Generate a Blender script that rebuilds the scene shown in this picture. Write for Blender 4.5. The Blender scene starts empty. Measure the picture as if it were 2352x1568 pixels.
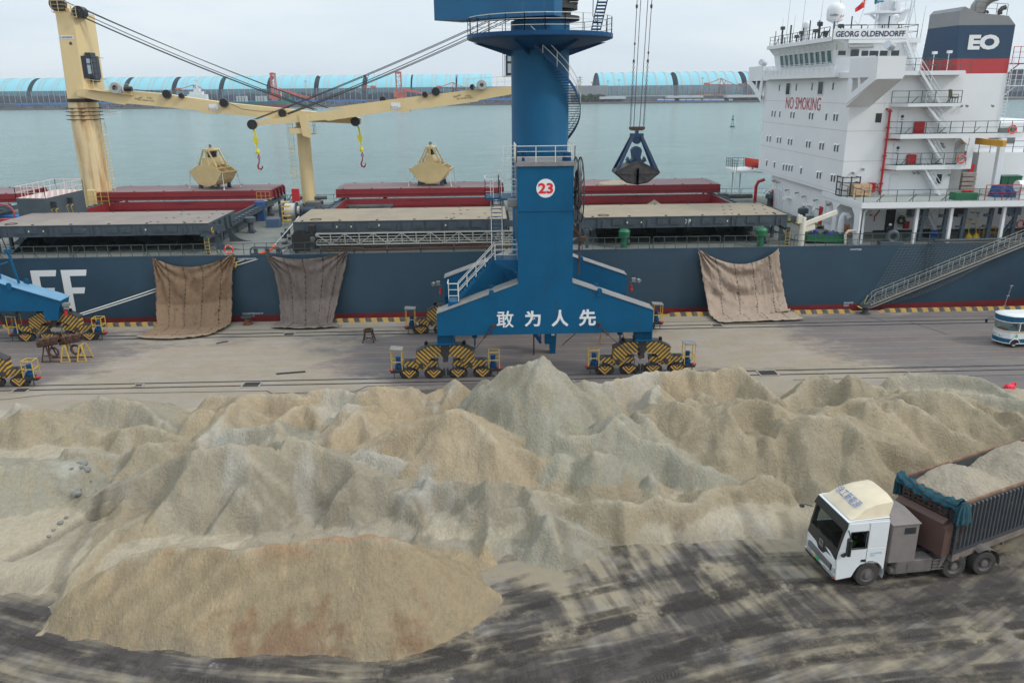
import bpy, bmesh, math, random
import numpy as np
from mathutils import Vector, Matrix, noise as mnoise
R_ = math.radians
rnd = random.Random(7)
CAMH, FPX = 19.8, 1829.0
_th, _yw, _rl = R_(17.55), R_(-1.75), R_(0.58)
_f = np.array([-math.sin(_yw)*math.cos(_th), math.cos(_yw)*math.cos(_th), -math.sin(_th)])
_r0 = np.array([math.cos(_yw), math.sin(_yw), 0.0]); _u0 = np.cross(_r0, _f)
_R = _r0*math.cos(_rl)-_u0*math.sin(_rl); _U = _u0*math.cos(_rl)+_r0*math.sin(_rl)
scene = bpy.context.scene
cam = bpy.data.objects.new('camera', bpy.data.cameras.new('camera'))
scene.collection.objects.link(cam)
cam.data.sensor_width = 36; cam.data.lens = 36*FPX/2352; cam.data.clip_start = .5; cam.data.clip_end = 20000
_m = Matrix(((_R[0], _U[0], -_f[0], 0), (_R[1], _U[1], -_f[1], 0), (_R[2], _U[2], -_f[2], CAMH), (0, 0, 0, 1)))
cam.matrix_world = _m
scene.camera = cam
SUN_EL, SUN_AZ = R_(40), R_(112)      # azimuth clockwise from +Y (north): the light comes from behind, to the right
w = bpy.data.worlds.new('World'); scene.world = w; w.use_nodes = True
nt = w.node_tree; nt.nodes.clear()
out = nt.nodes.new('ShaderNodeOutputWorld'); bg = nt.nodes.new('ShaderNodeBackground')
sky = nt.nodes.new('ShaderNodeTexSky'); sky.sky_type = 'NISHITA'; sky.sun_disc = False
sky.sun_elevation = SUN_EL; sky.sun_rotation = SUN_AZ; sky.air_density = 1.0; sky.dust_density = 3.0
tc = nt.nodes.new('ShaderNodeTexCoord'); mp = nt.nodes.new('ShaderNodeMapping'); mp.inputs['Scale'].default_value = (1, 1, 5)
nz = nt.nodes.new('ShaderNodeTexNoise'); nz.inputs['Scale'].default_value = 2.2; nz.inputs['Detail'].default_value = 6; nz.inputs['Roughness'].default_value = .55
cr = nt.nodes.new('ShaderNodeValToRGB')
cr.color_ramp.elements[0].position = .32; cr.color_ramp.elements[0].color = (6.7, 7.75, 8.75, 1)
cr.color_ramp.elements[1].position = .68; cr.color_ramp.elements[1].color = (8.3, 9.1, 9.6, 1)
mx = nt.nodes.new('ShaderNodeMix'); mx.data_type = 'RGBA'; mx.inputs[0].default_value = .93
L = nt.links.new
L(tc.outputs['Generated'], mp.inputs[0]); L(mp.outputs[0], nz.inputs['Vector']); L(nz.outputs[0], cr.inputs[0])
L(sky.outputs[0], mx.inputs[6]); L(cr.outputs[0], mx.inputs[7])
sxyz = nt.nodes.new('ShaderNodeSeparateXYZ'); cl = nt.nodes.new('ShaderNodeMath'); cl.operation = 'MAXIMUM'; cl.inputs[1].default_value = 0
ma = nt.nodes.new('ShaderNodeMath'); ma.operation = 'MULTIPLY_ADD'; ma.inputs[1].default_value = .75; ma.inputs[2].default_value = 1
vm = nt.nodes.new('ShaderNodeVectorMath'); vm.operation = 'SCALE'
L(tc.outputs['Generated'], sxyz.inputs[0]); L(sxyz.outputs[2], cl.inputs[0]); L(cl.outputs[0], ma.inputs[0]); L(mx.outputs[2], vm.inputs[0]); L(ma.outputs[0], vm.inputs['Scale']); L(vm.outputs[0], bg.inputs[0])
bg.inputs[1].default_value = .10
L(bg.outputs[0], out.inputs[0])
sl = bpy.data.lights.new('sun', 'SUN'); sl.energy = 1.7; sl.angle = R_(10); sl.color = (1, .96, .9)
so = bpy.data.objects.new('sun', sl); scene.collection.objects.link(so)
sd = Vector((math.sin(SUN_AZ)*math.cos(SUN_EL), math.cos(SUN_AZ)*math.cos(SUN_EL), math.sin(SUN_EL)))
so.rotation_euler = sd.to_track_quat('Z', 'Y').to_euler(); so.location = (40, -40, 80)
vs = scene.view_settings; vs.view_transform = 'Standard'; vs.look = 'None'; vs.gamma = 1; vs.exposure = 0; vs.use_curve_mapping = False
scene.cycles.max_bounces = 6; scene.cycles.diffuse_bounces = 3; scene.cycles.glossy_bounces = 2; scene.cycles.transparent_max_bounces = 32
scene.cycles.use_denoising = True
def at(x, y, X=None, Y=None, Z=None):
 """point of the place seen at photo position x,y (2352 px wide) on the plane X, Y or Z = const"""
 d = _f*FPX+_R*(x-1176)-_U*(y-784)
 t = (Y/d[1]) if Y is not None else ((Z-CAMH)/d[2] if Z is not None else X/d[0])
 return np.array([0, 0, CAMH])+d*t
def c3(cx, cy): return (1548.1+cx/2.9257, cy/2.9257)
COL = scene.collection
def nd(t, typ, **kw):
 n = t.nodes.new(typ)
 for k, v in kw.items(): setattr(n, k, v)
 return n
MATS = {}
def M(name, col, rough=.6, metal=0., var=.12, vs=.6, bump=0., bs=8., dirt=None, streak=None, emis=None, trans=0, spec=.5, vcol=False, stretch=(1, 1, 1)):
 """procedural paint/metal/cloth. dirt=(colour, amount 0-1, scale); streak=(colour, amount) runs down"""
 if name in MATS: return MATS[name]
 m = bpy.data.materials.new(name); m.use_nodes = True; t = m.node_tree; t.nodes.clear(); L = t.links.new
 o = nd(t, 'ShaderNodeOutputMaterial'); b = nd(t, 'ShaderNodeBsdfPrincipled'); L(b.outputs[0], o.inputs[0])
 b.inputs['Roughness'].default_value = rough; b.inputs['Metallic'].default_value = metal; b.inputs['Specular IOR Level'].default_value = spec
 if trans: b.inputs['Transmission Weight'].default_value = trans; b.inputs['IOR'].default_value = 1.1
 tc = nd(t, 'ShaderNodeTexCoord'); mp = nd(t, 'ShaderNodeMapping'); mp.inputs['Scale'].default_value = stretch
 L(tc.outputs['Object'], mp.inputs[0])
 n = nd(t, 'ShaderNodeTexNoise'); n.inputs['Scale'].default_value = vs; n.inputs['Detail'].default_value = 5; n.inputs['Roughness'].default_value = .65
 L(mp.outputs[0], n.inputs['Vector'])
 mx = nd(t, 'ShaderNodeMix', data_type='RGBA')
 mr = nd(t, 'ShaderNodeMapRange'); mr.inputs[1].default_value = .3; mr.inputs[2].default_value = .7
 L(n.outputs[0], mr.inputs[0]); L(mr.outputs[0], mx.inputs[0])
 c = np.array(col[:3])
 if vcol:
  at_ = nd(t, 'ShaderNodeVertexColor', layer_name='tint')
  h1 = nd(t, 'ShaderNodeMix', data_type='RGBA', blend_type='MULTIPLY'); h1.inputs[0].default_value = 1; h1.inputs[7].default_value = (1-var, 1-var, 1-var, 1)
  h2 = nd(t, 'ShaderNodeMix', data_type='RGBA', blend_type='MULTIPLY'); h2.inputs[0].default_value = 1; h2.inputs[7].default_value = (1+var, 1+var, 1+var*.9, 1)
  h1.clamp_result = False; L(at_.outputs[0], h1.inputs[6]); L(at_.outputs[0], h2.inputs[6]); L(h1.outputs[2], mx.inputs[6]); L(h2.outputs[2], mx.inputs[7])
 else:
  mx.inputs[6].default_value = (*np.clip(c*(1-var), 0, 1), 1); mx.inputs[7].default_value = (*np.clip(c*(1+var), 0, 1), 1)
 last = mx.outputs[2]
 if streak:
  mp2 = nd(t, 'ShaderNodeMapping'); mp2.inputs['Scale'].default_value = (2.2, 2.2, .22) if len(streak) < 3 else streak[2]
  n2 = nd(t, 'ShaderNodeTexNoise'); n2.inputs['Scale'].default_value = 1.; n2.inputs['Detail'].default_value = 4
  L(tc.outputs['Object'], mp2.inputs[0]); L(mp2.outputs[0], n2.inputs['Vector'])
  r2 = nd(t, 'ShaderNodeMapRange'); r2.inputs[1].default_value = .74-.3*streak[1]; r2.inputs[2].default_value = .9-.2*streak[1]; r2.inputs[4].default_value = min(1, .35+streak[1])
  L(n2.outputs[0], r2.inputs[0]); m2 = nd(t, 'ShaderNodeMix', data_type='RGBA'); L(r2.outputs[0], m2.inputs[0]); L(last, m2.inputs[6]); m2.inputs[7].default_value = (*streak[0], 1); last = m2.outputs[2]
 if dirt:
  n3 = nd(t, 'ShaderNodeTexNoise'); n3.inputs['Scale'].default_value = dirt[2]; n3.inputs['Detail'].default_value = 8; n3.inputs['Roughness'].default_value = .7
  L(tc.outputs['Object'], n3.inputs['Vector'])
  r3 = nd(t, 'ShaderNodeMapRange'); r3.inputs[1].default_value = .68-.3*dirt[1]; r3.inputs[2].default_value = .82-.25*dirt[1]; r3.inputs[4].default_value = .85
  L(n3.outputs[0], r3.inputs[0]); m3 = nd(t, 'ShaderNodeMix', data_type='RGBA'); L(r3.outputs[0], m3.inputs[0]); L(last, m3.inputs[6]); m3.inputs[7].default_value = (*dirt[0], 1); last = m3.outputs[2]
 L(last, b.inputs['Base Color'])
 if emis: b.inputs['Emission Color'].default_value = (*col[:3], 1); b.inputs['Emission Strength'].default_value = emis
 if bump:
  n4 = nd(t, 'ShaderNodeTexNoise'); n4.inputs['Scale'].default_value = bs; n4.inputs['Detail'].default_value = 6; n4.inputs['Roughness'].default_value = .6
  L(mp.outputs[0], n4.inputs['Vector']); bp = nd(t, 'ShaderNodeBump'); bp.inputs['Strength'].default_value = min(1, bump); bp.inputs['Distance'].default_value = .12*max(1, bump)
  L(n4.outputs[0], bp.inputs['Height']); L(bp.outputs[0], b.inputs['Normal'])
 MATS[name] = m
 return m
def stripes(name, c1=(.52, .30, .035), c2=(.035, .035, .035), wdt=.42, sx=1., sz=1., mirror=False, y=0., dirtc=(.05, .045, .04), chev=False):
 """diagonal warning stripes painted on; u = sx*x + sz*z (+ y*y)"""
 if name in MATS: return MATS[name]
 m = bpy.data.materials.new(name); m.use_nodes = True; t = m.node_tree; t.nodes.clear(); L = t.links.new
 o = nd(t, 'ShaderNodeOutputMaterial'); b = nd(t, 'ShaderNodeBsdfPrincipled'); L(b.outputs[0], o.inputs[0]); b.inputs['Roughness'].default_value = .62
 tc = nd(t, 'ShaderNodeTexCoord'); sp = nd(t, 'ShaderNodeSeparateXYZ'); L(tc.outputs['Object'], sp.inputs[0])
 x = sp.outputs[0]
 if mirror:
  a = nd(t, 'ShaderNodeMath', operation='ABSOLUTE'); L(x, a.inputs[0]); x = a.outputs[0]
 def mul(s, k):
  q = nd(t, 'ShaderNodeMath', operation='MULTIPLY'); L(s, q.inputs[0]); q.inputs[1].default_value = k; return q.outputs[0]
 def add(s, k):
  q = nd(t, 'ShaderNodeMath', operation='ADD'); L(s, q.inputs[0]); L(k, q.inputs[1]); return q.outputs[0]
 u = add(add(mul(x, sx/wdt), mul(sp.outputs[2], sz/wdt)), mul(sp.outputs[1], y/wdt))
 fr = nd(t, 'ShaderNodeMath', operation='FRACT'); L(u, fr.inputs[0])
 gt = nd(t, 'ShaderNodeMath', operation='GREATER_THAN'); L(fr.outputs[0], gt.inputs[0]); gt.inputs[1].default_value = .5
 mx = nd(t, 'ShaderNodeMix', data_type='RGBA'); L(gt.outputs[0], mx.inputs[0]); mx.inputs[6].default_value = (*c1, 1); mx.inputs[7].default_value = (*c2, 1)
 n = nd(t, 'ShaderNodeTexNoise'); n.inputs['Scale'].default_value = 3; n.inputs['Detail'].default_value = 7; n.inputs['Roughness'].default_value = .7; L(tc.outputs['Object'], n.inputs['Vector'])
 r = nd(t, 'ShaderNodeMapRange'); r.inputs[1].default_value = .45; r.inputs[2].default_value = .75; r.inputs[4].default_value = .75; L(n.outputs[0], r.inputs[0])
 m2 = nd(t, 'ShaderNodeMix', data_type='RGBA'); L(r.outputs[0], m2.inputs[0]); L(mx.outputs[2], m2.inputs[6]); m2.inputs[7].default_value = (*dirtc, 1)
 L(m2.outputs[2], b.inputs['Base Color'])
 MATS[name] = m
 return m
class MB:
 """collects solids; build() links them as ONE mesh object"""
 def __init__(s): s.v = []; s.f = []; s.mi = []; s.cur = 0
 def add(s, vs, fs, mi=None):
  o = len(s.v); s.v += [tuple(map(float, p)) for p in vs]; s.f += [tuple(i+o for i in f) for f in fs]; s.mi += [s.cur if mi is None else mi]*len(fs); return s
 def box(s, x0, x1, y0, y1, z0, z1, mi=None):
  return s.add([(x0, y0, z0), (x1, y0, z0), (x1, y1, z0), (x0, y1, z0), (x0, y0, z1), (x1, y0, z1), (x1, y1, z1), (x0, y1, z1)],
      [(0, 3, 2, 1), (4, 5, 6, 7), (0, 1, 5, 4), (1, 2, 6, 5), (2, 3, 7, 6), (3, 0, 4, 7)], mi)
 def bbox(s, x0, x1, y0, y1, z0, z1, b=.03, mi=None):
  """box with chamfered vertical and top edges"""
  pr = [(x0+b, y0), (x1-b, y0), (x1, y0+b), (x1, y1-b), (x1-b, y1), (x0+b, y1), (x0, y1-b), (x0, y0+b)]
  pi = [(x0+2*b, y0+b), (x1-2*b, y0+b), (x1-b, y0+2*b), (x1-b, y1-2*b), (x1-2*b, y1-b), (x0+2*b, y1-b), (x0+b, y1-2*b), (x0+b, y0+2*b)]
  vs = [(*p, z0) for p in pr]+[(*p, z1-b) for p in pr]+[(*p, z1) for p in pi]
  fs = [tuple(range(7, -1, -1)), tuple(range(16, 24))]
  for k in (0, 8): fs += [(k+i, k+(i+1) % 8, k+8+(i+1) % 8, k+8+i) for i in range(8)]
  return s.add(vs, fs, mi)
 def frame3(s, p0, p1):
  a = Vector(p0); b = Vector(p1); d = (b-a); l = d.length
  d = d/l if l > 1e-9 else Vector((0, 0, 1))
  u = Vector((0, 0, 1)) if abs(d.z) < .95 else Vector((0, 1, 0))
  r = d.cross(u).normalized(); u = r.cross(d).normalized(); return a, b, d, r, u
 def bar(s, p0, p1, w, h=None, mi=None):
  h = w if h is None else h; a, b, d, r, u = s.frame3(p0, p1); vs = []
  for q in (a, b):
   for sx, sz in ((-1, -1), (1, -1), (1, 1), (-1, 1)): vs.append(q+r*(sx*w/2)+u*(sz*h/2))
  return s.add(vs, [(0, 1, 2, 3), (7, 6, 5, 4), (0, 4, 5, 1), (1, 5, 6, 2), (2, 6, 7, 3), (3, 7, 4, 0)], mi)
 def tube(s, p0, p1, r, n=8, r1=None, mi=None, cap=True):
  r1 = r if r1 is None else r1; a, b, d, x, u = s.frame3(p0, p1); vs = []
  for q, rr in ((a, r), (b, r1)):
   for i in range(n):
    t = 2*math.pi*i/n; vs.append(q+x*(math.cos(t)*rr)+u*(math.sin(t)*rr))
  fs = [(i, i+n, (i+1) % n+n, (i+1) % n) for i in range(n)]
  if cap: fs += [tuple(range(n)), tuple(range(2*n-1, n-1, -1))]
  return s.add(vs, fs, mi)
 def path(s, pts, r, n=6, mi=None):
  """round bar swept through points"""
  P = [Vector(p) for p in pts]; vs = []; pu = None
  for i, q in enumerate(P):
   d = (P[min(i+1, len(P)-1)]-P[max(i-1, 0)]).normalized()
   u = pu if pu is not None else (Vector((0, 0, 1)) if abs(d.z) < .9 else Vector((0, 1, 0)))
   x = d.cross(u).normalized(); u = x.cross(d).normalized(); pu = u
   for k in range(n):
    t = 2*math.pi*k/n; rr = r[i] if isinstance(r, (list, tuple)) else r; vs.append(q+x*(math.cos(t)*rr)+u*(math.sin(t)*rr))
  fs = [(j*n+k, (j+1)*n+k, (j+1)*n+(k+1) % n, j*n+(k+1) % n) for j in range(len(P)-1) for k in range(n)]
  fs += [tuple(range(n)), tuple(range(len(vs)-1, len(vs)-1-n, -1))]
  return s.add(vs, fs, mi)
 def prism(s, pts, axis, a, b, mi=None):
  """closed polygon in the plane across axis ('x','y','z') swept from a to b"""
  n = len(pts)
  def P(p, c): return (c, p[0], p[1]) if axis == 'x' else ((p[0], c, p[1]) if axis == 'y' else (p[0], p[1], c))
  vs = [P(p, a) for p in pts]+[P(p, b) for p in pts]
  fs = [tuple(range(n)), tuple(range(2*n-1, n-1, -1))]+[(i, i+n, (i+1) % n+n, (i+1) % n) for i in range(n)]
  return s.add(vs, fs, mi)
 def lathe(s, prof, c=(0, 0, 0), n=24, axis='z', mi=None, a0=0, a1=2*math.pi):
  vs = []; full = abs(a1-a0-2*math.pi) < 1e-6; m = n if full else n+1
  for r, h in prof:
   for i in range(m):
    t = a0+(a1-a0)*i/n; x, y = r*math.cos(t), r*math.sin(t)
    q = (x, y, h) if axis == 'z' else ((h, x, y) if axis == 'x' else (x, h, y))
    vs.append((q[0]+c[0], q[1]+c[1], q[2]+c[2]))
  fs = []
  for j in range(len(prof)-1):
   for i in range(n): k = (i+1) % m; fs.append((j*m+i, j*m+k, (j+1)*m+k, (j+1)*m+i))
  return s.add(vs, fs, mi)
 def ball(s, c, r, n=12, sz=1., mi=None):
  prof = [(max(1e-4, r*math.sin(math.pi*i/n)), -r*sz*math.cos(math.pi*i/n)) for i in range(n+1)]
  return s.lathe(prof, c, n*2, mi=mi)
 def torus(s, c, R, r, axis='z', n=24, m=8, mi=None):
  vs = []
  for i in range(n):
   t = 2*math.pi*i/n
   for j in range(m):
    p = 2*math.pi*j/m; a = (R+r*math.cos(p))*math.cos(t); b = (R+r*math.cos(p))*math.sin(t); h = r*math.sin(p)
    q = (a, b, h) if axis == 'z' else ((h, a, b) if axis == 'x' else (a, h, b)); vs.append((q[0]+c[0], q[1]+c[1], q[2]+c[2]))
  return s.add(vs, [(i*m+j, ((i+1) % n)*m+j, ((i+1) % n)*m+(j+1) % m, i*m+(j+1) % m) for i in range(n) for j in range(m)], mi)
 def quad(s, *p, mi=None): return s.add(p, [tuple(range(len(p)))], mi)
 def slab(s, pts, off, mi=None):
  """polygon pts extruded by vector off"""
  n = len(pts); o = Vector(off); vs = [Vector(p) for p in pts]; vs += [p+o for p in vs]
  return s.add(vs, [tuple(range(n)), tuple(range(2*n-1, n-1, -1))]+[(i, i+n, (i+1) % n+n, (i+1) % n) for i in range(n)], mi)
 def grid(s, P, mi=None, close=False):
  h = len(P); w_ = len(P[0]); vs = [q for r in P for q in r]
  fs = [(j*w_+i, j*w_+(i+1) % w_, (j+1)*w_+(i+1) % w_, (j+1)*w_+i) for j in range(h-1) for i in range(w_ if close else w_-1)]
  return s.add(vs, fs, mi)
 def rail(s, pts, h=1.05, n=3, step=1.5, r=.025, closed=False, mi=None):
  """deck railing along a floor polyline"""
  P = [Vector(p) for p in pts]; P += [P[0]] if closed else []
  for a, b in zip(P[:-1], P[1:]):
   for k in range(1, n+1): s.bar(a+Vector((0, 0, h*k/n)), b+Vector((0, 0, h*k/n)), r*(2 if k == n else 1.4), mi=mi)
   c = max(1, round((b-a).length/step))
   for i in range(c+1):
    q = a.lerp(b, i/c); s.bar(q, q+Vector((0, 0, h)), r*2, mi=mi)
  return s
 def stair(s, a, b, wv, n=12, rails=True, sd=.05, mi=None, mr=None):
  """open stair from a (bottom) to b (top); wv = width vector"""
  a, b, wv = Vector(a), Vector(b), Vector(wv); up = Vector((0, 0, 1))
  for o in (Vector((0, 0, 0)), wv): s.bar(a+o, b+o, sd, .22, mi=mi)
  for i in range(n+1):
   q = a.lerp(b, (i+.5)/(n+1)); h = Vector(((b-a).x, (b-a).y, 0)).normalized()*.11
   s.slab([q-h, q+h, q+h+wv, q-h+wv], (0, 0, -.03), mi=mi)
  if rails:
   for o in (Vector((0, 0, 0)), wv):
    for k in (.5, 1.): s.bar(a+o+up*k, b+o+up*k, .045, mi=mr)
    c = max(2, round((b-a).length/1.5))
    for i in range(c+1): q = a.lerp(b, i/c)+o; s.bar(q, q+up, .045, mi=mr)
  return s
 def build(s, name, mat, parent=None, org=None, smooth=False, bevel=0):
  me = bpy.data.meshes.new(name); V = np.array(s.v, dtype=float)
  if parent is not None and '_o' not in parent and parent.parent is not None and '_o' in parent.parent: parent = parent.parent
  if org is None and parent is not None: org = parent.get('_o', None)
  if org is not None: V = V-np.array(org)[None, :]
  me.from_pydata(V.tolist(), [], s.f)
  for m in (mat if isinstance(mat, (list, tuple)) else [mat]): me.materials.append(m)
  me.polygons.foreach_set('material_index', s.mi)
  if smooth:
   me.polygons.foreach_set('use_smooth', [True]*len(s.f))
  bm = bmesh.new(); bm.from_mesh(me); bmesh.ops.recalc_face_normals(bm, faces=bm.faces)
  if smooth:
   for e in bm.edges:
    if len(e.link_faces) == 2 and e.calc_face_angle(0) > R_(38): e.smooth = False
  bm.to_mesh(me); bm.free(); me.update()
  o = bpy.data.objects.new(name, me); COL.objects.link(o)
  if parent is not None: o.parent = parent
  if bevel:
   md = o.modifiers.new('bevel', 'BEVEL'); md.width = bevel; md.segments = 2; md.limit_method = 'ANGLE'
  return o
def place(o, org):
 """give a top-level mesh built in place its own origin"""
 o.data.transform(Matrix.Translation(-Vector(org))); o.location = org; return o
def tag(o, label=None, cat=None, group=None, kind=None):
 if label: o['label'] = label
 if cat: o['category'] = cat
 if group: o['group'] = group
 if kind: o['kind'] = kind
 return o
def thing(name, loc, label=None, cat=None, group=None, local=False, rz=0):
 """Empty at the thing's base; its parts are written in scene coordinates unless local"""
 o = bpy.data.objects.new(name, None); COL.objects.link(o); o.location = loc; o.rotation_euler = (0, 0, rz); o.empty_display_size = .5
 if not local: o['_o'] = [float(c) for c in loc]
 return tag(o, label, cat, group)
def sub(o):
 """let a part carry sub-parts written in the same coordinates"""
 if o.parent is not None and '_o' in o.parent: o['_o'] = list(o.parent['_o'])
 return o
KIDS = {}
def copy_tree(o, parent=None, label=None):
 c = o.copy(); COL.objects.link(c)
 if parent is not None: c.parent = parent
 if label: c['label'] = label
 for ch in [q for q in bpy.data.objects if q.parent == o]: copy_tree(ch, c)
 return c
def text_mb(mb, s, mtx, height, width=None, bold=0., mi=None, thick=.01, shear=0):
 """lettering: s laid out in local x (right), y (up), centred, then moved by mtx"""
 cu = bpy.data.curves.new('t', 'FONT'); cu.body = s; cu.size = 1; cu.offset = bold; cu.extrude = 0; cu.resolution_u = 3; cu.shear = shear
 ob = bpy.data.objects.new('t', cu); COL.objects.link(ob)
 dg = bpy.context.evaluated_depsgraph_get(); dg.update(); me = bpy.data.meshes.new_from_object(ob.evaluated_get(dg))
 V = np.array([v.co[:] for v in me.vertices]); F = [tuple(p.vertices) for p in me.polygons]
 bpy.data.objects.remove(ob); bpy.data.curves.remove(cu); bpy.data.meshes.remove(me)
 if len(V) == 0: return mb
 lo, hi = V.min(0), V.max(0); k = height/(hi[1]-lo[1]); kx = k if width is None else width/(hi[0]-lo[0])
 V = (V-(lo+hi)/2)*np.array([kx, k, 0]); V[:, 2] = thick
 mb.add([mtx @ Vector(p) for p in V], F, mi); return mb
def facing(c, normal='-y', rz=0.):
 """matrix for lettering on a wall facing -y / -x / +z at c"""
 if normal == '-y': m = Matrix.Rotation(math.pi/2, 4, 'X')
 elif normal == '-x': m = Matrix.Rotation(-math.pi/2, 4, 'Z') @ Matrix.Rotation(math.pi/2, 4, 'X')
 else: m = Matrix.Identity(4)
 return Matrix.Translation(Vector(c)) @ Matrix.Rotation(rz, 4, 'Z') @ m
BLUE = M('crane_blue', (.001, .082, .182), .5, spec=.22, var=.12, vs=.5, streak=((.03, .05, .07), .35), dirt=((.02, .025, .03), .12, 3))
BLUE2 = M('crane_blue_dark', (.002, .05, .14), .5, spec=.25, var=.15)
GREYTOP = M('dusty_steel_top', (.2, .195, .19), .8, var=.2, vs=2)
WRAIL = M('white_rail_paint', (.62, .61, .56), .5, var=.1)
DARK = M('grimy_black_steel', (.028, .028, .03), .6, var=.4, vs=3, dirt=((.07, .05, .035), .25, 5))
BLACK = M('black_paint', (.012, .012, .014), .4)
RUST = M('rusty_steel', (.075, .036, .022), .85, var=.45, vs=4, bump=.4)
YEL = M('yellow_rail_paint', (.5, .33, .05), .55, var=.2, vs=3, dirt=((.1, .07, .04), .3, 5))
WHITE = M('white_paint', (.72, .73, .73), .45, var=.03)
RED = M('red_paint', (.42, .015, .02), .45)
ROPE = M('white_rope', (.55, .54, .5), .9, var=.2, vs=8)
GLASS = M('dark_window_glass', (.012, .02, .022), .08, spec=.8)
GREEN = M('green_machine_paint', (.01, .13, .055), .5, var=.15)
# ================================================================== ground, quay, sea, far shore
def ground_mat():
 m = bpy.data.materials.new('quay_ground'); m.use_nodes = True; t = m.node_tree; t.nodes.clear(); L = t.links.new
 o = nd(t, 'ShaderNodeOutputMaterial'); b = nd(t, 'ShaderNodeBsdfPrincipled'); L(b.outputs[0], o.inputs[0]); b.inputs['Roughness'].default_value = .85
 tc = nd(t, 'ShaderNodeTexCoord')
 va = nd(t, 'ShaderNodeVertexColor', layer_name='mask'); sp = nd(t, 'ShaderNodeSeparateColor'); L(va.outputs[0], sp.inputs[0])
 def noise(scale, det=6, rough=.6, sc=(1, 1, 1), rot=0, dist=0):
  mp = nd(t, 'ShaderNodeMapping'); mp.inputs['Scale'].default_value = sc; mp.inputs['Rotation'].default_value = (0, 0, rot)
  L(tc.outputs['Object'], mp.inputs[0]); n = nd(t, 'ShaderNodeTexNoise'); n.inputs['Scale'].default_value = scale; n.inputs['Detail'].default_value = det
  n.inputs['Roughness'].default_value = rough; n.inputs['Distortion'].default_value = dist; L(mp.outputs[0], n.inputs['Vector']); return n.outputs[0]
 def rng(s, a, b_, c=0, d=1):
  r = nd(t, 'ShaderNodeMapRange'); r.inputs[1].default_value = a; r.inputs[2].default_value = b_; r.inputs[3].default_value = c; r.inputs[4].default_value = d; L(s, r.inputs[0]); return r.outputs[0]
 def op(kind, a, b_):
  q = nd(t, 'ShaderNodeMath', operation=kind)
  for i, v in enumerate((a, b_)):
   if isinstance(v, (int, float)): q.inputs[i].default_value = v
   else: L(v, q.inputs[i])
  return q.outputs[0]
 def mix(f, a, b_):
  q = nd(t, 'ShaderNodeMix', data_type='RGBA'); L(f, q.inputs[0]) if not isinstance(f, float) else setattr(q.inputs[0], 'default_value', f)
  for i, v in ((6, a), (7, b_)):
   if isinstance(v, tuple): q.inputs[i].default_value = (*v, 1)
   else: L(v, q.inputs[i])
  return q.outputs[2]
 asp = mix(noise(1.2, 8, .7), (0.0918, 0.0802, 0.083), (0.146, 0.128, 0.122))
 asp = mix(rng(noise(.5, 7, .7, (.4, 1, 1)), .35, .7), asp, (0.17, 0.146, 0.133))
 dustc = mix(noise(.8, 8, .65), (0.224, 0.187, 0.139), (0.313, 0.262, 0.194))
 dustc = mix(rng(noise(.45, 8, .7, (.6, 1, 1)), .45, .7), dustc, (0.299, 0.258, 0.224))
 dm = op('ADD', sp.outputs[0], op('MULTIPLY', op('SUBTRACT', noise(.55, 9, .72, (.55, 1, 1)), .5), 1.5))
 c = mix(rng(dm, .35, .65), asp, dustc)
 gm = op('ADD', sp.outputs[1], op('MULTIPLY', op('SUBTRACT', noise(.8, 9, .75, (.4, 1, 1)), .5), 1.3))
 c = mix(rng(gm, .45, .8, 0, .93), c, mix(noise(2.5, 7, .7), (.030, .027, .027), (.095, .082, .078)))
 geo = nd(t, 'ShaderNodeVectorMath', operation='SUBTRACT'); L(tc.outputs['Object'], geo.inputs[0]); geo.inputs[1].default_value = (-4, 63, 0)
 s2 = nd(t, 'ShaderNodeSeparateXYZ'); L(geo.outputs[0], s2.inputs[0])
 rad = op('SQRT', op('ADD', op('MULTIPLY', s2.outputs[0], s2.outputs[0]), op('MULTIPLY', s2.outputs[1], s2.outputs[1])), 0)
 ang = op('ARCTAN2', s2.outputs[0], s2.outputs[1])
 def polar(kr, ka, sc, det=4, off=0.):
  cb = nd(t, 'ShaderNodeCombineXYZ'); L(op('MULTIPLY', rad, kr), cb.inputs[0]); L(op('MULTIPLY', ang, ka), cb.inputs[1]); cb.inputs[2].default_value = off
  n = nd(t, 'ShaderNodeTexNoise'); n.inputs['Scale'].default_value = sc; n.inputs['Detail'].default_value = det; n.inputs['Roughness'].default_value = .6; n.inputs['Distortion'].default_value = .25
  L(cb.outputs[0], n.inputs['Vector']); return n.outputs[0]
 p1 = polar(1.2, 3.2, 1.0, 6); p2 = polar(5., 6., 1., 4, 7.3); p3 = polar(.5, 150., 1., 2, 3.1)
 dn = nd(t, 'ShaderNodeCombineXYZ'); sx_ = nd(t, 'ShaderNodeSeparateXYZ'); L(tc.outputs['Object'], sx_.inputs[0]); L(op('ADD', op('MULTIPLY', sx_.outputs[0], 2.2), op('MULTIPLY', sx_.outputs[1], .55)), dn.inputs[0]); L(op('MULTIPLY', sx_.outputs[1], .16), dn.inputs[1])
 nn = nd(t, 'ShaderNodeTexNoise'); nn.inputs['Scale'].default_value = 1.; nn.inputs['Detail'].default_value = 6; nn.inputs['Distortion'].default_value = .3; L(dn.outputs[0], nn.inputs['Vector']); down = nn.outputs[0]
 va2 = nd(t, 'ShaderNodeVertexColor', layer_name='mask2'); sp2 = nd(t, 'ShaderNodeSeparateColor'); L(va2.outputs[0], sp2.inputs[0]); DK_, WD = sp2.outputs[0], sp2.outputs[1]
 arc_ = op('ADD', op('MULTIPLY', p1, .65), op('MULTIPLY', p2, .35)); mm = nd(t, 'ShaderNodeMix'); L(WD, mm.inputs[0]); L(arc_, mm.inputs[2]); L(down, mm.inputs[3]); st = mm.outputs[0]
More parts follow.
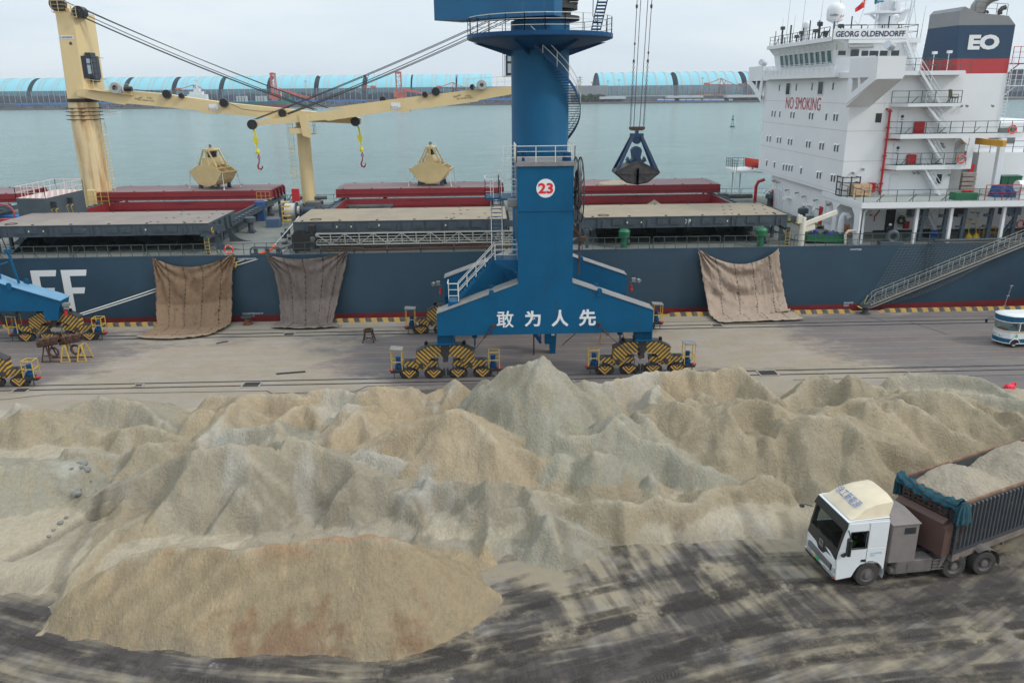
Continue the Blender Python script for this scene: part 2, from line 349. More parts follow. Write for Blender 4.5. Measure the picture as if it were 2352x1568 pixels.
 st = op('ADD', st, op('MULTIPLY', op('SUBTRACT', noise(.7, 7, .62), .5), .7))
 sand = mix(noise(1.6, 8, .7), (0.189, 0.158, 0.108), (0.301, 0.252, 0.175)); sand = mix(rng(noise(.6, 5, .6), .5, .7), sand, (0.21, 0.193, 0.182))
 grime = mix(rng(noise(.9, 9, .8), .3, .7), (.026, .0215, .0195), (.092, .076, .066)); grime = mix(rng(p2, .4, .65), grime, (.066, .055, .049)); grime = mix(op('MULTIPLY', rng(p3, .5, .56), .35), grime, (.02, .018, .017))
 zone = mix(rng(op('ADD', DK_, op('MULTIPLY', op('SUBTRACT', st, .5), 2.2)), .22, .78), sand, grime)
 zone = mix(op('MULTIPLY', rng(op('MULTIPLY', noise(2.2, 9, .85), op('ADD', noise(.3, 3, .5), .5)), .62, .72), .7), zone, (0.294, 0.283, 0.28))
 c = mix(rng(sp.outputs[2], .3, .75), c, zone)
 L(c, b.inputs['Base Color'])
 hh = op('ADD', op('MULTIPLY', noise(14, 6, .7), .5), op('MULTIPLY', p2, .8))
 bp = nd(t, 'ShaderNodeBump'); bp.inputs['Strength'].default_value = .5; bp.inputs['Distance'].default_value = .05; L(hh, bp.inputs['Height']); L(bp.outputs[0], b.inputs['Normal'])
 return m
def sm(a, b, x):
 t = np.clip((x-a)/(b-a), 0, 1); return t*t*(3-2*t)
def blob(X, Y, cx, cy, rx, ry, s=1.):
 return s*np.exp(-(((X-cx)/rx)**2+((Y-cy)/ry)**2))
def segdist(X, Y, a, b):
 dx, dy = b[0]-a[0], b[1]-a[1]; l = dx*dx+dy*dy+1e-9
 t = np.clip(((X-a[0])*dx+(Y-a[1])*dy)/l, 0, 1)
 return np.hypot(X-a[0]-t*dx, Y-a[1]-t*dy), t
def build_ground():
 xs = np.concatenate([[-2500, -600, -200, -90], np.arange(-60, 75.01, .5), [110, 250, 600, 2500]])
 ys = np.concatenate([[-1500, -400, -60, 0, 12], np.arange(16, 70.01, .5)])
 X, Y = np.meshgrid(xs, ys)
 dust = blob(X, Y, -20, 57, 17, 9, 1.1)+blob(X, Y, -32, 50, 16, 4, .9)+blob(X, Y, 19, 60, 8, 9, 1.1)+blob(X, Y, 24, 53, 9, 3, .8)+blob(X, Y, -12, 52, 14, 2, .5)+sm(67.4, 69, Y)*.38+blob(X, Y, -8, 68, 28, 3, .5)
 dust -= blob(X, Y, -38, 57.5, 9, 5, .7)+blob(X, Y, -7, 58, 8, 5, .5)+blob(X, Y, 3, 58, 9, 6, .8)
 grime = blob(X, Y, -5, 51, 13, 1.7, .8)+blob(X, Y, 6, 56, 16, 6, .3)+blob(X, Y, 30, 55, 40, .7, .35)+blob(X, Y, -34, 62.5, 8, 1.2, .35)+blob(X, Y, 45, 48, 14, 4, .35)+blob(X, Y, 3, 54.2, 60, .45, .4)+blob(X, Y, 3, 65.2, 60, .4, .28)
 zone = 1-sm(42, 46, Y)
 def lane(pts, w_):
  P = [at(x, y, Z=0) for x, y in pts]; return np.max([np.exp(-(segdist(X, Y, a, b)[0]/w_)**2) for a, b in zip(P[:-1], P[1:])], 0)
 D = np.maximum(lane([(-200, 1400), (200, 1500), (500, 1555), (900, 1610), (1300, 1640)], 2.0)*.6, lane([(900, 1640), (1300, 1545), (1600, 1465), (1850, 1400), (2100, 1390), (2450, 1340)], 2.1)*.6)
 D = np.maximum(D, lane([(1500, 1640), (1900, 1570), (2400, 1500)], 2.6)*.34); D = np.maximum(D, lane([(1370, 1245), (1480, 1275)], .8)*.28); D = np.maximum(D, lane([(1560, 1240), (1640, 1275)], .8)*.36)
 D = np.maximum(D, lane([(1560, 1300), (1600, 1390)], .8)*.8); D = np.maximum(D, lane([(1430, 1330), (1500, 1390)], .7)*.5); D = np.maximum(D, lane([(1720, 1280), (1740, 1340)], .8)*.6); D = np.maximum(D, lane([(50, 1300), (230, 1230), (330, 1160)], 1.4)*.6); D = np.maximum(D, lane([(0, 1400), (90, 1410)], 1.2)*.6); D = np.maximum(D, lane([(1180, 1370), (1270, 1400), (1150, 1450)], .9)*.62); D = np.clip(D+.17, 0, 1)
 WD = sm(1, 3, X)*sm(16, 13, X)*sm(24.6, 26.5, Y)
 V = np.stack([X, Y, np.zeros_like(X)], -1).reshape(-1, 3); w_ = len(xs); h_ = len(ys)
 F = [(j*w_+i, j*w_+i+1, (j+1)*w_+i+1, (j+1)*w_+i) for j in range(h_-1) for i in range(w_-1)]
 me = bpy.data.meshes.new('quay_ground'); me.from_pydata(V.tolist(), [], F)
 ca = me.color_attributes.new('mask', 'FLOAT_COLOR', 'POINT')
 ca.data.foreach_set('color', np.stack([np.clip(dust, 0, 1), np.clip(grime, 0, 1), zone, np.ones_like(zone)], -1).reshape(-1).astype(np.float32))
 ca = me.color_attributes.new('mask2', 'FLOAT_COLOR', 'POINT'); ca.data.foreach_set('color', np.stack([D, WD, D*0, D*0+1], -1).reshape(-1).astype(np.float32))
 me.materials.append(ground_mat()); o = bpy.data.objects.new('quay_ground', me); COL.objects.link(o); tag(o, kind='structure')
 CONC = M('quay_concrete', (.3, .27, .24), .9, var=.2, streak=((.1, .08, .06), .4))
 tag(MB().box(-2500, 2500, 66, 70, -8, -.004).build('quay_wall', CONC), kind='structure')
build_ground()
def sea_mat():
 m = bpy.data.materials.new('sea'); m.use_nodes = True; t = m.node_tree; t.nodes.clear(); L = t.links.new
 o = nd(t, 'ShaderNodeOutputMaterial'); b = nd(t, 'ShaderNodeBsdfPrincipled'); L(b.outputs[0], o.inputs[0])
 b.inputs['Roughness'].default_value = .15; b.inputs['IOR'].default_value = 1.33
 tc = nd(t, 'ShaderNodeTexCoord')
 def nz(sc, st, det=5, ro=.6):
  mp = nd(t, 'ShaderNodeMapping'); mp.inputs['Scale'].default_value = st; mp.inputs['Rotation'].default_value = (0, 0, .3); L(tc.outputs['Object'], mp.inputs[0])
  n = nd(t, 'ShaderNodeTexNoise'); n.inputs['Scale'].default_value = sc; n.inputs['Detail'].default_value = det; n.inputs['Roughness'].default_value = ro; L(mp.outputs[0], n.inputs['Vector']); return n.outputs[0]
 mx = nd(t, 'ShaderNodeMix', data_type='RGBA'); L(nz(.006, (1, 3, 1), 4), mx.inputs[0]); mx.inputs[6].default_value = (.175, .275, .265, 1); mx.inputs[7].default_value = (.24, .345, .325, 1)
 wv = nd(t, 'ShaderNodeMix', data_type='RGBA', blend_type='MULTIPLY'); wv.inputs[0].default_value = 1; wr = nd(t, 'ShaderNodeMapRange'); wr.inputs[1].default_value = .35; wr.inputs[2].default_value = .65; wr.inputs[3].default_value = .72; wr.inputs[4].default_value = 1.12; L(nz(.22, (.35, 1.3, 1), 9, .72), wr.inputs[0]); L(mx.outputs[2], wv.inputs[6]); L(wr.outputs[0], wv.inputs[7]); L(wv.outputs[2], b.inputs['Base Color'])
 a = nd(t, 'ShaderNodeMath', operation='MULTIPLY_ADD'); L(nz(.32, (.55, 1.4, 1), 8, .68), a.inputs[0]); a.inputs[1].default_value = 1.; L(nz(.05, (.6, 1.5, 1), 4), a.inputs[2])
 bp = nd(t, 'ShaderNodeBump'); bp.inputs['Strength'].default_value = 1.; bp.inputs['Distance'].default_value = 2.5; L(a.outputs[0], bp.inputs['Height']); L(bp.outputs[0], b.inputs['Normal'])
 return m
tag(MB().quad((-6000, 70, -3.5), (6000, 70, -3.5), (6000, 9000, -3.5), (-6000, 9000, -3.5)).build('sea', sea_mat()), kind='structure')
def lines():
 OR = M('orange_line_paint', (.36, .2, .1), .8, var=.3, vs=2, dirt=((.15, .13, .125), .6, 1.2))
 mb = MB()
 for i, y in enumerate((56.1, 57.5, 58.9, 60.3, 61.7, 63.1)):
  mb.quad((-45, y, .004), (75, y+.05, .004), (75, y+.12, .004), (-45, y+.07, .004))
 tag(mb.build('bay_lines', OR), kind='structure')
 ST = M('rail_steel', (.11, .1, .1), .45, .6, var=.3, vs=2); GR = M('rail_groove_dirt', (.05, .045, .042), .95, var=.3, vs=2)
 for yc in (54.3, 65.3):
  g = MB(); s = MB()
  for y in (yc, yc-.9 if yc < 60 else yc+.95):
   g.box(-90, 120, y-.09, y+.09, -.05, .006); s.box(-90, 120, y-.035, y+.035, 0, .04)
  tag(g.build('rail_groove', GR), kind='structure'); tag(s.build('rail_track', ST), kind='structure')
 j = MB(); JD = M('slab_joint', (.055, .048, .045), .95)
 for x0, y0, x1, y1 in ((-60, 51.9, -33, 51.7), (-33, 51.7, -30.6, 52.45), (-30.6, 52.45, -15.5, 52.3), (-15.5, 52.3, -15, 51.75), (-15, 51.75, -9.3, 51.8), (-9.3, 51.8, -8.6, 52.8), (-8.6, 52.8, 0, 52.85),
         (-60, 67.3, 90, 67.5), (21.5, 52.3, 60, 52.4), (35, 66.3, 33.5, 69.2), (37, 66, 38.2, 62.3)):
  a = Vector((x0, y0, .006)); b = Vector((x1, y1, .006)); n = Vector((-(b-a).y, (b-a).x, 0)).normalized()*.055
  j.quad(a-n, b-n, b+n, a+n)
 tag(j.build('slab_joints', JD), kind='structure')
lines()
def kerbs():
 ST = stripes('kerb_stripes', wdt=1.02, sx=1, sz=.35, c1=(.5, .3, .06), c2=(.06, .06, .055), dirtc=(.2, .17, .13))
 names = ['striped kerb at the far left edge behind the left crane bogies', 'striped kerb between the left crane and the brown tarpaulin', 'striped kerb right of the grey tarpaulin leading to the blue crane', 'striped kerb right of the blue crane beside the beige tarpaulin', 'short striped kerb between the beige tarpaulin and the ship gangway', 'long striped kerb from the gangway foot to the right edge']
 for (x0, x1), nm in zip(((-44, -37.0), (-35.9, -24.5), (-17.6, -1.2), (16.0, 20.8), (27.0, 33.7), (35.8, 70)), names):
  mb = MB()
  mb.add([(x0, 69.15, 0), (x1, 69.15, 0), (x1, 69.55, 0), (x0, 69.55, 0), (x0+.6, 69.22, .3), (x1-.6, 69.22, .3), (x1-.6, 69.5, .3), (x0+.6, 69.5, .3)],
      [(0, 3, 2, 1), (4, 5, 6, 7), (0, 1, 5, 4), (1, 2, 6, 5), (2, 3, 7, 6), (3, 0, 4, 7)])
  o = place(mb.build('quay_kerb', ST), (x0, 69.3, 0)); tag(o, nm, 'kerb', 'striped kerbs along the quay edge')
kerbs()
def bollard(x, y, label, capc):
 t = thing('bollard', (x, y, 0), label, 'bollard', 'bollards on the quay edge')
 MB().lathe([(.45, 0), (.45, .06), (.3, .08), (.26, .2), (.26, .55), (.3, .62)], (x, y, 0), 20).build('post', M('bollard_post_'+capc, (.16, .07, .035) if capc == 'r' else (.045, .045, .05), .8, var=.4, vs=5), t, smooth=True)
 MB().lathe([(.01, .62), (.5, .62), (.55, .68), (.5, .76), (.3, .82), (.01, .84)], (x, y, 0), 24).build('cap', DARK, t, smooth=True)
b1 = at(567, 747, Z=0); bollard(b1[0], b1[1]+.35, 'rusty mooring bollard on the quay edge between the brown and grey tarpaulins', 'r')
b2 = at(1990, 722, Z=0); bollard(b2[0], b2[1]+.3, 'dark mooring bollard under the foot of the ship gangway', 'k')
# ================================================================== sand
def Lc(x, y): return (x/2.156, 861.3+y/2.156)
def Rc(x, y): return (976.2+x/2.218, 861.3+y/2.218)
def Sc(x, y): return (1548+x/2.9257, 402+y/2.9257)
def Fc(x, y): return (x, y)
TAN = (.455, .36, .24); OLV = (.40, .33, .225); GRY = (.38, .35, .275); GBR = (.375, .328, .248); PAL = (.46, .42, .35); GRN = (.365, .34, .265)
RIDGES = [  # frame, colour, slope, base height, [(x, y, y of the foot of the near face)]
 (Lc, OLV, .62, .5, [(-60, 230, 350), (30, 210, 350), (120, 178, 370), (200, 205, 340), (260, 240, 330)]),
 (Lc, OLV, .7, .4, [(300, 310, 400), (380, 248, 370), (500, 290, 380)]),
 (Lc, GBR, .6, .5, [(330, 170, 260), (430, 135, 250), (520, 126, 250), (650, 140, 250), (770, 190, 290), (850, 250, 330), (900, 300, 340)]),
 (Lc, OLV, .65, .5, [(640, 265, 400), (700, 250, 400), (860, 300, 420), (980, 380, 440)]),
 (Lc, OLV, .6, .7, [(560, 440, 560), (640, 385, 560), (720, 355, 560), (860, 350, 545), (900, 400, 530)]),
 (Lc, GRY, .7, .6, [(270, 400, 480), (330, 370, 500), (430, 378, 490)]),
 (Lc, GRN, .62, 0., [(-250, 480, 960), (-120, 460, 920), (0, 455, 870), (100, 453, 840), (170, 458, 810), (300, 478, 740), (400, 520, 600)]),
 (Lc, OLV, .62, .2, [(880, 470, 700), (800, 540, 800), (740, 600, 870), (640, 690, 900)]),
 (Lc, OLV, .55, 0., [(640, 690, 960), (500, 830, 1050), (380, 980, 1130), (260, 1160, 1220)]),
 (Lc, TAN, .62, .6, [(970, 330, 380), (1060, 260, 370), (1140, 160, 350), (1190, 105, 280), (1260, 92, 260), (1350, 96, 250), (1500, 108, 250)]),
 (Lc, TAN, .62, .8, [(1500, 106, 250), (1560, 85, 260), (1700, 83, 260), (1780, 98, 300), (1870, 66, 300), (2040, 72, 250), (2150, 60, 250), (2250, 25, 230)]),
 (Lc, TAN, .7, .8, [(1230, 270, 330), (1400, 205, 310), (1490, 158, 290), (1530, 148, 290), (1545, 180, 300)]),
 (Lc, GRY, .68, .7, [(1080, 300, 370), (1150, 275, 370), (1300, 262, 375), (1400, 238, 380), (1480, 310, 390)]),
 (Lc, TAN, .66, 1., [(1620, 300, 380), (1700, 240, 370), (1760, 178, 360), (1800, 225, 360), (1850, 300, 380)]),
 (Lc, TAN, .7, 1., [(1850, 350, 410), (1950, 258, 400), (2010, 262, 400), (2060, 300, 410)]),
 (Lc, TAN, .68, 1., [(2030, 340, 430), (2080, 262, 480), (2130, 225, 520), (2200, 200, 560), (2260, 192, 560), (2352, 235, 560), (2440, 330, 560)]),
 (Lc, GBR, .85, .3, [(880, 480, 850), (930, 415, 860), (1000, 385, 860), (1100, 374, 850), (1190, 385, 850), (1290, 366, 850), (1380, 370, 840), (1450, 425, 820), (1530, 480, 700)]),
 (Lc, PAL, .7, .8, [(1690, 405, 520), (1750, 380, 520), (1820, 373, 530), (1960, 405, 540), (2100, 445, 560), (2140, 500, 570)]),
 (Lc, GBR, .85, .5, [(1560, 555, 820), (1620, 520, 820), (1700, 503, 820), (1830, 518, 800), (1880, 585, 760)]),
 (Lc, GBR, .85, .5, [(1890, 570, 780), (1940, 540, 800), (2000, 532, 800), (2110, 558, 780), (2190, 592, 740)]),
 (Rc, GBR, .8, .4, [(70, 610, 830), (110, 580, 850), (200, 558, 870), (350, 564, 880), (450, 600, 860), (520, 720, 890)]),
 (Rc, GRN, .8, 1.3, [(330, 30, 200), (440, -25, 480), (520, -52, 540), (585, -72, 560), (640, -45, 400), (700, 10, 250), (780, 75, 240), (850, 130, 240), (930, 185, 260)]),
 (Rc, GRN, .78, 1., [(640, 210, 540), (690, 280, 540), (740, 310, 545), (900, 310, 560), (935, 270, 560), (970, 236, 560), (1010, 275, 560), (1080, 338, 560), (1240, 358, 540), (1350, 450, 570), (1440, 482, 600)]),
 (Rc, OLV, .74, 1.2, [(980, 245, 340), (1060, 225, 340), (1150, 208, 350), (1220, 185, 400), (1280, 146, 420), (1360, 190, 440), (1450, 238, 460), (1560, 218, 500), (1620, 185, 510), (1690, 146, 520), (1760, 225, 520), (1870, 240, 520), (1960, 228, 560), (2038, 222, 560), (2150, 235, 560), (2230, 300, 580)]),
 (Rc, TAN, .7, 1., [(800, 40, 180), (870, 50, 180), (960, 38, 180), (1060, 18, 170), (1150, -8, 150), (1240, -5, 150), (1340, -18, 140), (1460, -5, 150), (1530, -28, 150), (1583, -40, 150), (1700, 48, 170), (1830, 128, 220)]),
 (Rc, OLV, .7, 1., [(1830, 128, 210), (1900, 98, 200), (1960, 28, 200), (2038, 8, 200), (2120, 60, 210)]),
 (Rc, TAN, .75, 1., [(950, 190, 240), (1010, 142, 230), (1080, 190, 240)]),
 (Rc, OLV, .75, 1., [(1130, 160, 215), (1190, 92, 205), (1260, 150, 215)]),
 (Rc, TAN, .7, 1., [(1380, 120, 190), (1400, 98, 190), (1500, 130, 200), (1640, 160, 210)]),
 (Rc, GRN, .8, .8, [(740, 540, 600), (800, 470, 640), (870, 402, 650), (890, 470, 640)]),
 (Rc, GRN, .75, .8, [(1130, 395, 560), (1150, 470, 580), (1190, 560, 660)]),
 (Rc, OLV, .75, .8, [(1160, 610, 660), (1195, 560, 660), (1240, 610, 660)]),
 (Rc, OLV, .8, .2, [(480, 592, 780), (560, 590, 800), (680, 618, 800), (780, 650, 800), (860, 645, 860), (940, 648, 870), (1100, 662, 830), (1190, 625, 830), (1280, 655, 830), (1380, 655, 800), (1440, 605, 780), (1500, 570, 720), (1600, 562, 700), (1700, 515, 700), (1760, 520, 700), (1830, 560, 690), (1880, 640, 700)]),
 (Rc, GRY, .75, .1, [(575, 770, 990), (595, 735, 1000), (660, 830, 1000), (700, 900, 1010)]),
 (Rc, GRN, .78, .9, [(1530, 395, 520), (1580, 450, 530), (1700, 520, 560)]),
 (Rc, OLV, .8, .8, [(1740, 250, 520), (1800, 238, 530), (1870, 262, 530), (1920, 370, 540), (1935, 470, 550)]),
 (Rc, OLV, .75, .4, [(1900, 520, 640), (1950, 500, 660), (2010, 560, 700)]),
 (Sc, OLV, .68, .5, [(820, 1470, 1500), (870, 1420, 1490), (930, 1362, 1470), (970, 1370, 1480), (1010, 1430, 1500), (1190, 1418, 1560), (1300, 1412, 1560), (1390, 1420, 1560), (1470, 1530, 1600)]),
 (Sc, GRY, .62, .4, [(1440, 1385, 1430), (1600, 1365, 1430), (1800, 1357, 1430), (1950, 1352, 1450), (2100, 1400, 1490), (2270, 1480, 1560), (2400, 1560, 1640)]),
 (Sc, OLV, .7, .5, [(1440, 1560, 1700), (1500, 1520, 1740), (1600, 1475, 1780), (1700, 1452, 1800), (1850, 1468, 1800), (2000, 1555, 1800), (2200, 1590, 1850), (2400, 1640, 1900)]),
 (Fc, OLV, .72, .2, [(1815, 1000, 1150), (1850, 960, 1150), (1900, 948, 1150), (1960, 933, 1140), (2040, 923, 1120), (2100, 938, 1110), (2180, 985, 1100), (2240, 1010, 1100)]),
 (Fc, GRY, .7, .4, [(2130, 930, 1010), (2200, 905, 1010), (2280, 912, 1020), (2352, 925, 1040), (2480, 935, 1050)]),
]
FORE = [(215, 1250, 1262), (300, 1150, 1235), (420, 1040, 1300), (560, 950, 1320), (700, 895, 1340), (830, 862, 1370), (1060, 858, 1390), (1290, 850, 1410), (1480, 838, 1420), (1650, 820, 1430), (1870, 813, 1450), (2030, 825, 1400)]
FORE2 = [(-60, 862, 1370), (40, 885, 1280), (140, 950, 1110)]
def node(fr, x, y, y2, hb, k):
 px, py = fr(x, y); qx, qy = fr(x, y2)
 a0 = at(px, py, Z=0.); c1 = (a0[1])/CAMH; b0 = at(qx, qy, Z=hb)
 h = (c1*CAMH-b0[1]+hb/k)/(1/k+c1)
 h = max(hb+.25, h); p = at(px, py, Z=h); return p[0], p[1], h
GX0, GX1, GY0, GY1, GS = -52., 62., 20.5, 52.5, .14
class Fld: pass
def fbm(X, Y, s, seed, octv=4, ro=.5):
 """value noise by smooth interpolation of a random lattice"""
 out = np.zeros_like(X); amp = 1.; tot = 0.
 for o in range(octv):
  g = np.random.RandomState(seed+o).rand(256, 256); u = X/s+37.3*o; v = Y/s+91.7*o
  i = np.floor(u).astype(int); j = np.floor(v).astype(int); a = u-i; b = v-j; a = a*a*(3-2*a); b = b*b*(3-2*b)
  i0, i1, j0, j1 = i % 256, (i+1) % 256, j % 256, (j+1) % 256
  out += amp*(g[j0, i0]*(1-a)*(1-b)+g[j0, i1]*a*(1-b)+g[j1, i0]*(1-a)*b+g[j1, i1]*a*b); tot += amp; amp *= ro; s = s/2.03
 return out/tot
def build_sand():
 xs = np.arange(GX0, GX1+.01, GS); ys = np.arange(GY0, GY1+.01, GS); X, Y = np.meshgrid(xs, ys)
 wx = X+(fbm(X, Y, 3.2, 11)-.5)*.8+(fbm(X, Y, .6, 15)-.5)*.2; wy = Y+(fbm(X, Y, 3.2, 21)-.5)*.8+(fbm(X, Y, .6, 25)-.5)*.2
 Hh = np.full_like(X, -1.); ID = np.full(X.shape, -1); CR = np.zeros_like(X); TI = np.zeros_like(X)
 allr = RIDGES+[(Lc, (.42, .325, .20), .62, 0., FORE), (Rc, (.42, .325, .20), .62, 0., FORE2)]
 feet = []
 for r, (fr, col, k, hb, pts) in enumerate(allr):
  my = np.mean([fr(x, y)[1] for x, y, _ in pts]); mxx = np.mean([fr(x, y)[0] for x, y, _ in pts]); nr_ = r >= len(RIDGES)
  kb = .85 if nr_ else (.85 if my < 925 else .42); kf = k*(1.12 if nr_ else 1.4)
  if hb >= .5 and not nr_: hb = (1.15 if my < 910 else 1.35 if my < 990 else .95 if my < 1060 else .6)*(.65 if mxx < 450 else 1)
  if r == 6: kb, kf = .35, .7
  N = [node(fr, x, y, y+(y2-y)*(.98 if nr_ else .88), hb, kf) for x, y, y2 in pts]
  if col is GBR and k > .7: feet += [(fr, x, y2, n[2]) for (x, y, y2), n in zip(pts[::2], N[::2])]
  for a, b in zip(N[:-1], N[1:]):
   d, t = segdist(wx, wy, a, b)
   back = sm(-.25, .25, (wy-(a[1]+(b[1]-a[1])*t)))
   kk = (kf+(kb-kf)*back)*(.88+.24*fbm(X, Y, 2.8, 40+r))
   h = a[2]+(b[2]-a[2])*t-(np.sqrt(d*d+.01)-.1)*kk
   m = h > Hh
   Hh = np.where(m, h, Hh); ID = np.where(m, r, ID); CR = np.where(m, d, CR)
 rs = np.random.RandomState(17); nR = len(RIDGES)
 def ptop(x, y): i = min(max(int((x-GX0)/GS), 0), X.shape[1]-1); j = min(max(int((y-GY0)/GS), 0), X.shape[0]-1); return Hh[j, i], ID[j, i]
 for q in range(80):
  cx, cy = rs.uniform(-46, 58), rs.uniform(29.5, 51); h0, i0 = ptop(cx, cy); tn = rs.uniform(-1, 1)
  if h0 < .5 or i0 >= nR or (i0 in (6, 21) and rs.rand() < .8) or cy < 33: continue
  hh = h0+rs.uniform(.12, .55); a = (cx, cy); an = rs.uniform(0, math.pi); l = rs.uniform(.0, 1.8); b = (cx+l*math.cos(an), cy+l*math.sin(an)*.5)
  d, t = segdist(wx, wy, a, b); h = hh-.25*t-(np.sqrt(d*d+.01)-.1)*rs.uniform(.68, .85); m = h > Hh
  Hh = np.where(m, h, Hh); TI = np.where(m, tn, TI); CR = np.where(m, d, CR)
 bites = [(*at(*fr(x, y2-40), Z=.5)[:2], .4, 1.25) for fr, x, y2, _ in feet]+[(rs.uniform(-30, 34), rs.uniform(34, 47), None, rs.uniform(.8, 1.7)) for _ in range(26)]
 for bx, by, z0, r_ in bites:
  h0, i0 = ptop(bx, by)
  if i0 >= nR or h0 < .4 or (bx < -2 and by < 31.5) or i0 in (6,): continue
  z_ = z0 if z0 is not None else max(.5, h0-rs.uniform(.3, .7)); dy = wy-by; d = np.hypot((wx-bx), np.maximum(0, dy)*1.1); cut = z_+np.maximum(0, d-r_*.5)*1.15+np.maximum(0, -dy-2.2)*2; m = (cut < Hh); TI = np.where(m & (d < r_*2), TI-.4, TI); Hh = np.where(m, cut, Hh)
 g = fbm(X*1.9, Y*.55, 1.1, 60, 4, .55)-.5
 rg = 1-np.abs(2*fbm(X*2.2, Y*.5, 1.2, 65, 4, .55)-1)
 fm = (ID >= nR); big_ = np.clip(Hh, 0, 1.)
 H1 = Hh+g*np.where(fm, .07, .13)*big_-(rg-.75)*np.where(fm, .03, .09)*big_+(fbm(X, Y, .7, 70, 4, .6)-.5)*.16*big_+(fbm(X, Y, .33, 75, 3, .6)-.5)*np.where(fm, .07, .11)*big_
 fl = sm(27.5, 31, Y)*sm(52.2, 47, Y)*(1-sm(-9, 0, X)*(1-sm(30.5, 33, Y)))*(sm(-60, -34, X-(40-Y)*1.0+ 0))
 floor_ = .75*fl*(.6+.8*fbm(X, Y, 5, 80))-.12
 soft = .18; m = np.maximum(H1, floor_); H2 = m+soft*np.log1p(np.exp(-np.abs(H1-floor_)/soft))*.5-.08
 isfl = floor_ > H1
 def blur(A, n):
  for ax in (0, 1):
   P = np.pad(A, [(n+1, n) if q == ax else (0, 0) for q in (0, 1)], 'edge'); S = np.cumsum(P, ax); A = (np.take(S, range(2*n+1, S.shape[ax]), ax)-np.take(S, range(0, S.shape[ax]-2*n-1), ax))/(2*n+1)
  return A
 H2 = H2+np.where(fm, .3, .6)*(H2-blur(blur(H2, 5), 5))*sm(.2, .6, H2); H2 = H2-(.2*fbm(X, Y, .6, 171, 3)+.16*fbm(X, Y, .3, 174, 2))*(1-sm(0, .7, H2))+.07
 H2 = H2*sm(0, .35, H2+.12)-.03
 cols = np.array([c for _, c, *_ in allr]); C = cols[np.clip(ID, 0, None)]
 C = np.where(isfl[..., None], np.array([.50, .43, .32]), C)
 n1 = (fbm(X*.9, Y*.7, 4.5, 90, 4)-.5*fm)[..., None]; n2 = fbm(X*2.2, Y*.8, 1.6, 95, 4)[..., None]; n3 = fbm(X*1.8, Y*.6, 1.3, 99, 5, .6)
 west = sm(2, -8, X)[..., None]; east = sm(-4, 8, X)[..., None]
 C = C*(1+.17*TI[..., None]); C = C*(1-.28*sm(.5, .68, n1))+np.array(GRN)*(.28*sm(.5, .68, n1))
 n2 = n2-.3*fm[..., None]; C = C*(1-.35*sm(.55, .7, n2))+np.array([.45, .365, .24])*(.35*sm(.55, .7, n2))
 C = C*(1-.35*sm(.62, .74, 1-n2))+np.array([.24, .20, .14])*(.35*sm(.62, .74, 1-n2))
 crest_highlight = np.exp(-(CR/.22)**2)*(n3 > .45)*(~isfl); C = C*(1-.35*crest_highlight[..., None])+np.array([.55, .49, .38])*(.35*crest_highlight[..., None])  # highlight along the ridge tops, painted into the sand colour
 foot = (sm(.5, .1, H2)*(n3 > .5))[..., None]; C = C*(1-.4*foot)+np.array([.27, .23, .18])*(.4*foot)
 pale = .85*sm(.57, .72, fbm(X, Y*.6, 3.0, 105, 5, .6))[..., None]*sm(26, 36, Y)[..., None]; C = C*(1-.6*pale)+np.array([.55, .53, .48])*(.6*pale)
 fore = (ID >= len(RIDGES)) & (Y < 33)
 rd = .7*(sm(.5, .68, fbm(X*1.3, Y*1.1, 1.2, 120, 5, .7)*.85+.16*sm(27, 24.5, Y))*fore*(sm(-17, -11, X)*sm(3, 1, X)))[..., None]
 C = C*(1-.75*rd)+np.array([.235, .11, .06])*(.75*rd)
 topb = (fore*np.exp(-(CR/.45)**2)*sm(-13, -6, X)*(fbm(X*.5, Y*3, 1., 130) > .48))[..., None]; C = C*(1-.6*topb)+np.array([.43, .22, .12])*(.6*topb)
 rr = np.hypot(X+5, Y-16.5); rut = np.sin(rr*6.2+2*fbm(X, Y, 2, 140)); lf = fore*sm(-5.5, -9, X)
 lf = lf*sm(.3, .7, H2); H2 = H2+lf*rut*.06; C = C*(1+.07*(lf*rut)[..., None])
 cl = np.sin((X+.25*(Y-26))*4.3+5*fbm(X, Y*.4, 2.2, 150)); fr_ = fore*sm(-8, -3, X)*sm(.2, .8, H2); H2 = H2+fr_*cl*.05
 for (xa, ya), (xb, yb) in (((1285, 1235), (1350, 1410)), ((1410, 1210), (1470, 1380)), ((1550, 1220), (1640, 1400)), ((1690, 1160), (1760, 1290)), ((1790, 1180), (1860, 1320)), ((230, 1185), (20, 1300)), ((255, 1145), (120, 1360))):
  a = at(xa, ya, Z=.2); b = at(xb, yb, Z=.1); d, t = segdist(X, Y, a, b)
  for off in (0.,):
   q = np.exp(-((d-off)/.32)**4)*(t > .001)*(t < .999); H2 = H2-q*(.10+.06*np.sin(t*np.hypot(b[0]-a[0], b[1]-a[1])*16)); C = C*(1-.28*q[..., None])
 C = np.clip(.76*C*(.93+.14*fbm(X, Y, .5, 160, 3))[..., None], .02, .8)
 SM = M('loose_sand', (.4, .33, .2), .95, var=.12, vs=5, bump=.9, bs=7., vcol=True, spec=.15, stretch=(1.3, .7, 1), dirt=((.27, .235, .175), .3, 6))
 big = {6: 'left', 16: 'mid', 21: 'tall', nR: 'fore', nR+1: 'fore'}
 G = np.zeros(ID.shape, int); key = {'left': 1, 'mid': 2, 'tall': 3, 'fore': 4}
 for r, nm in big.items(): G[(ID == r) & ~isfl] = key[nm]
 G[(G == 4) & ~(Y < 36)] = 0
 Z = H2; hh, ww = X.shape
 V = np.stack([X, Y, Z], -1).reshape(-1, 3); Cf = np.concatenate([C, np.ones(C.shape[:2]+(1,))], -1).reshape(-1, 4).astype(np.float32)
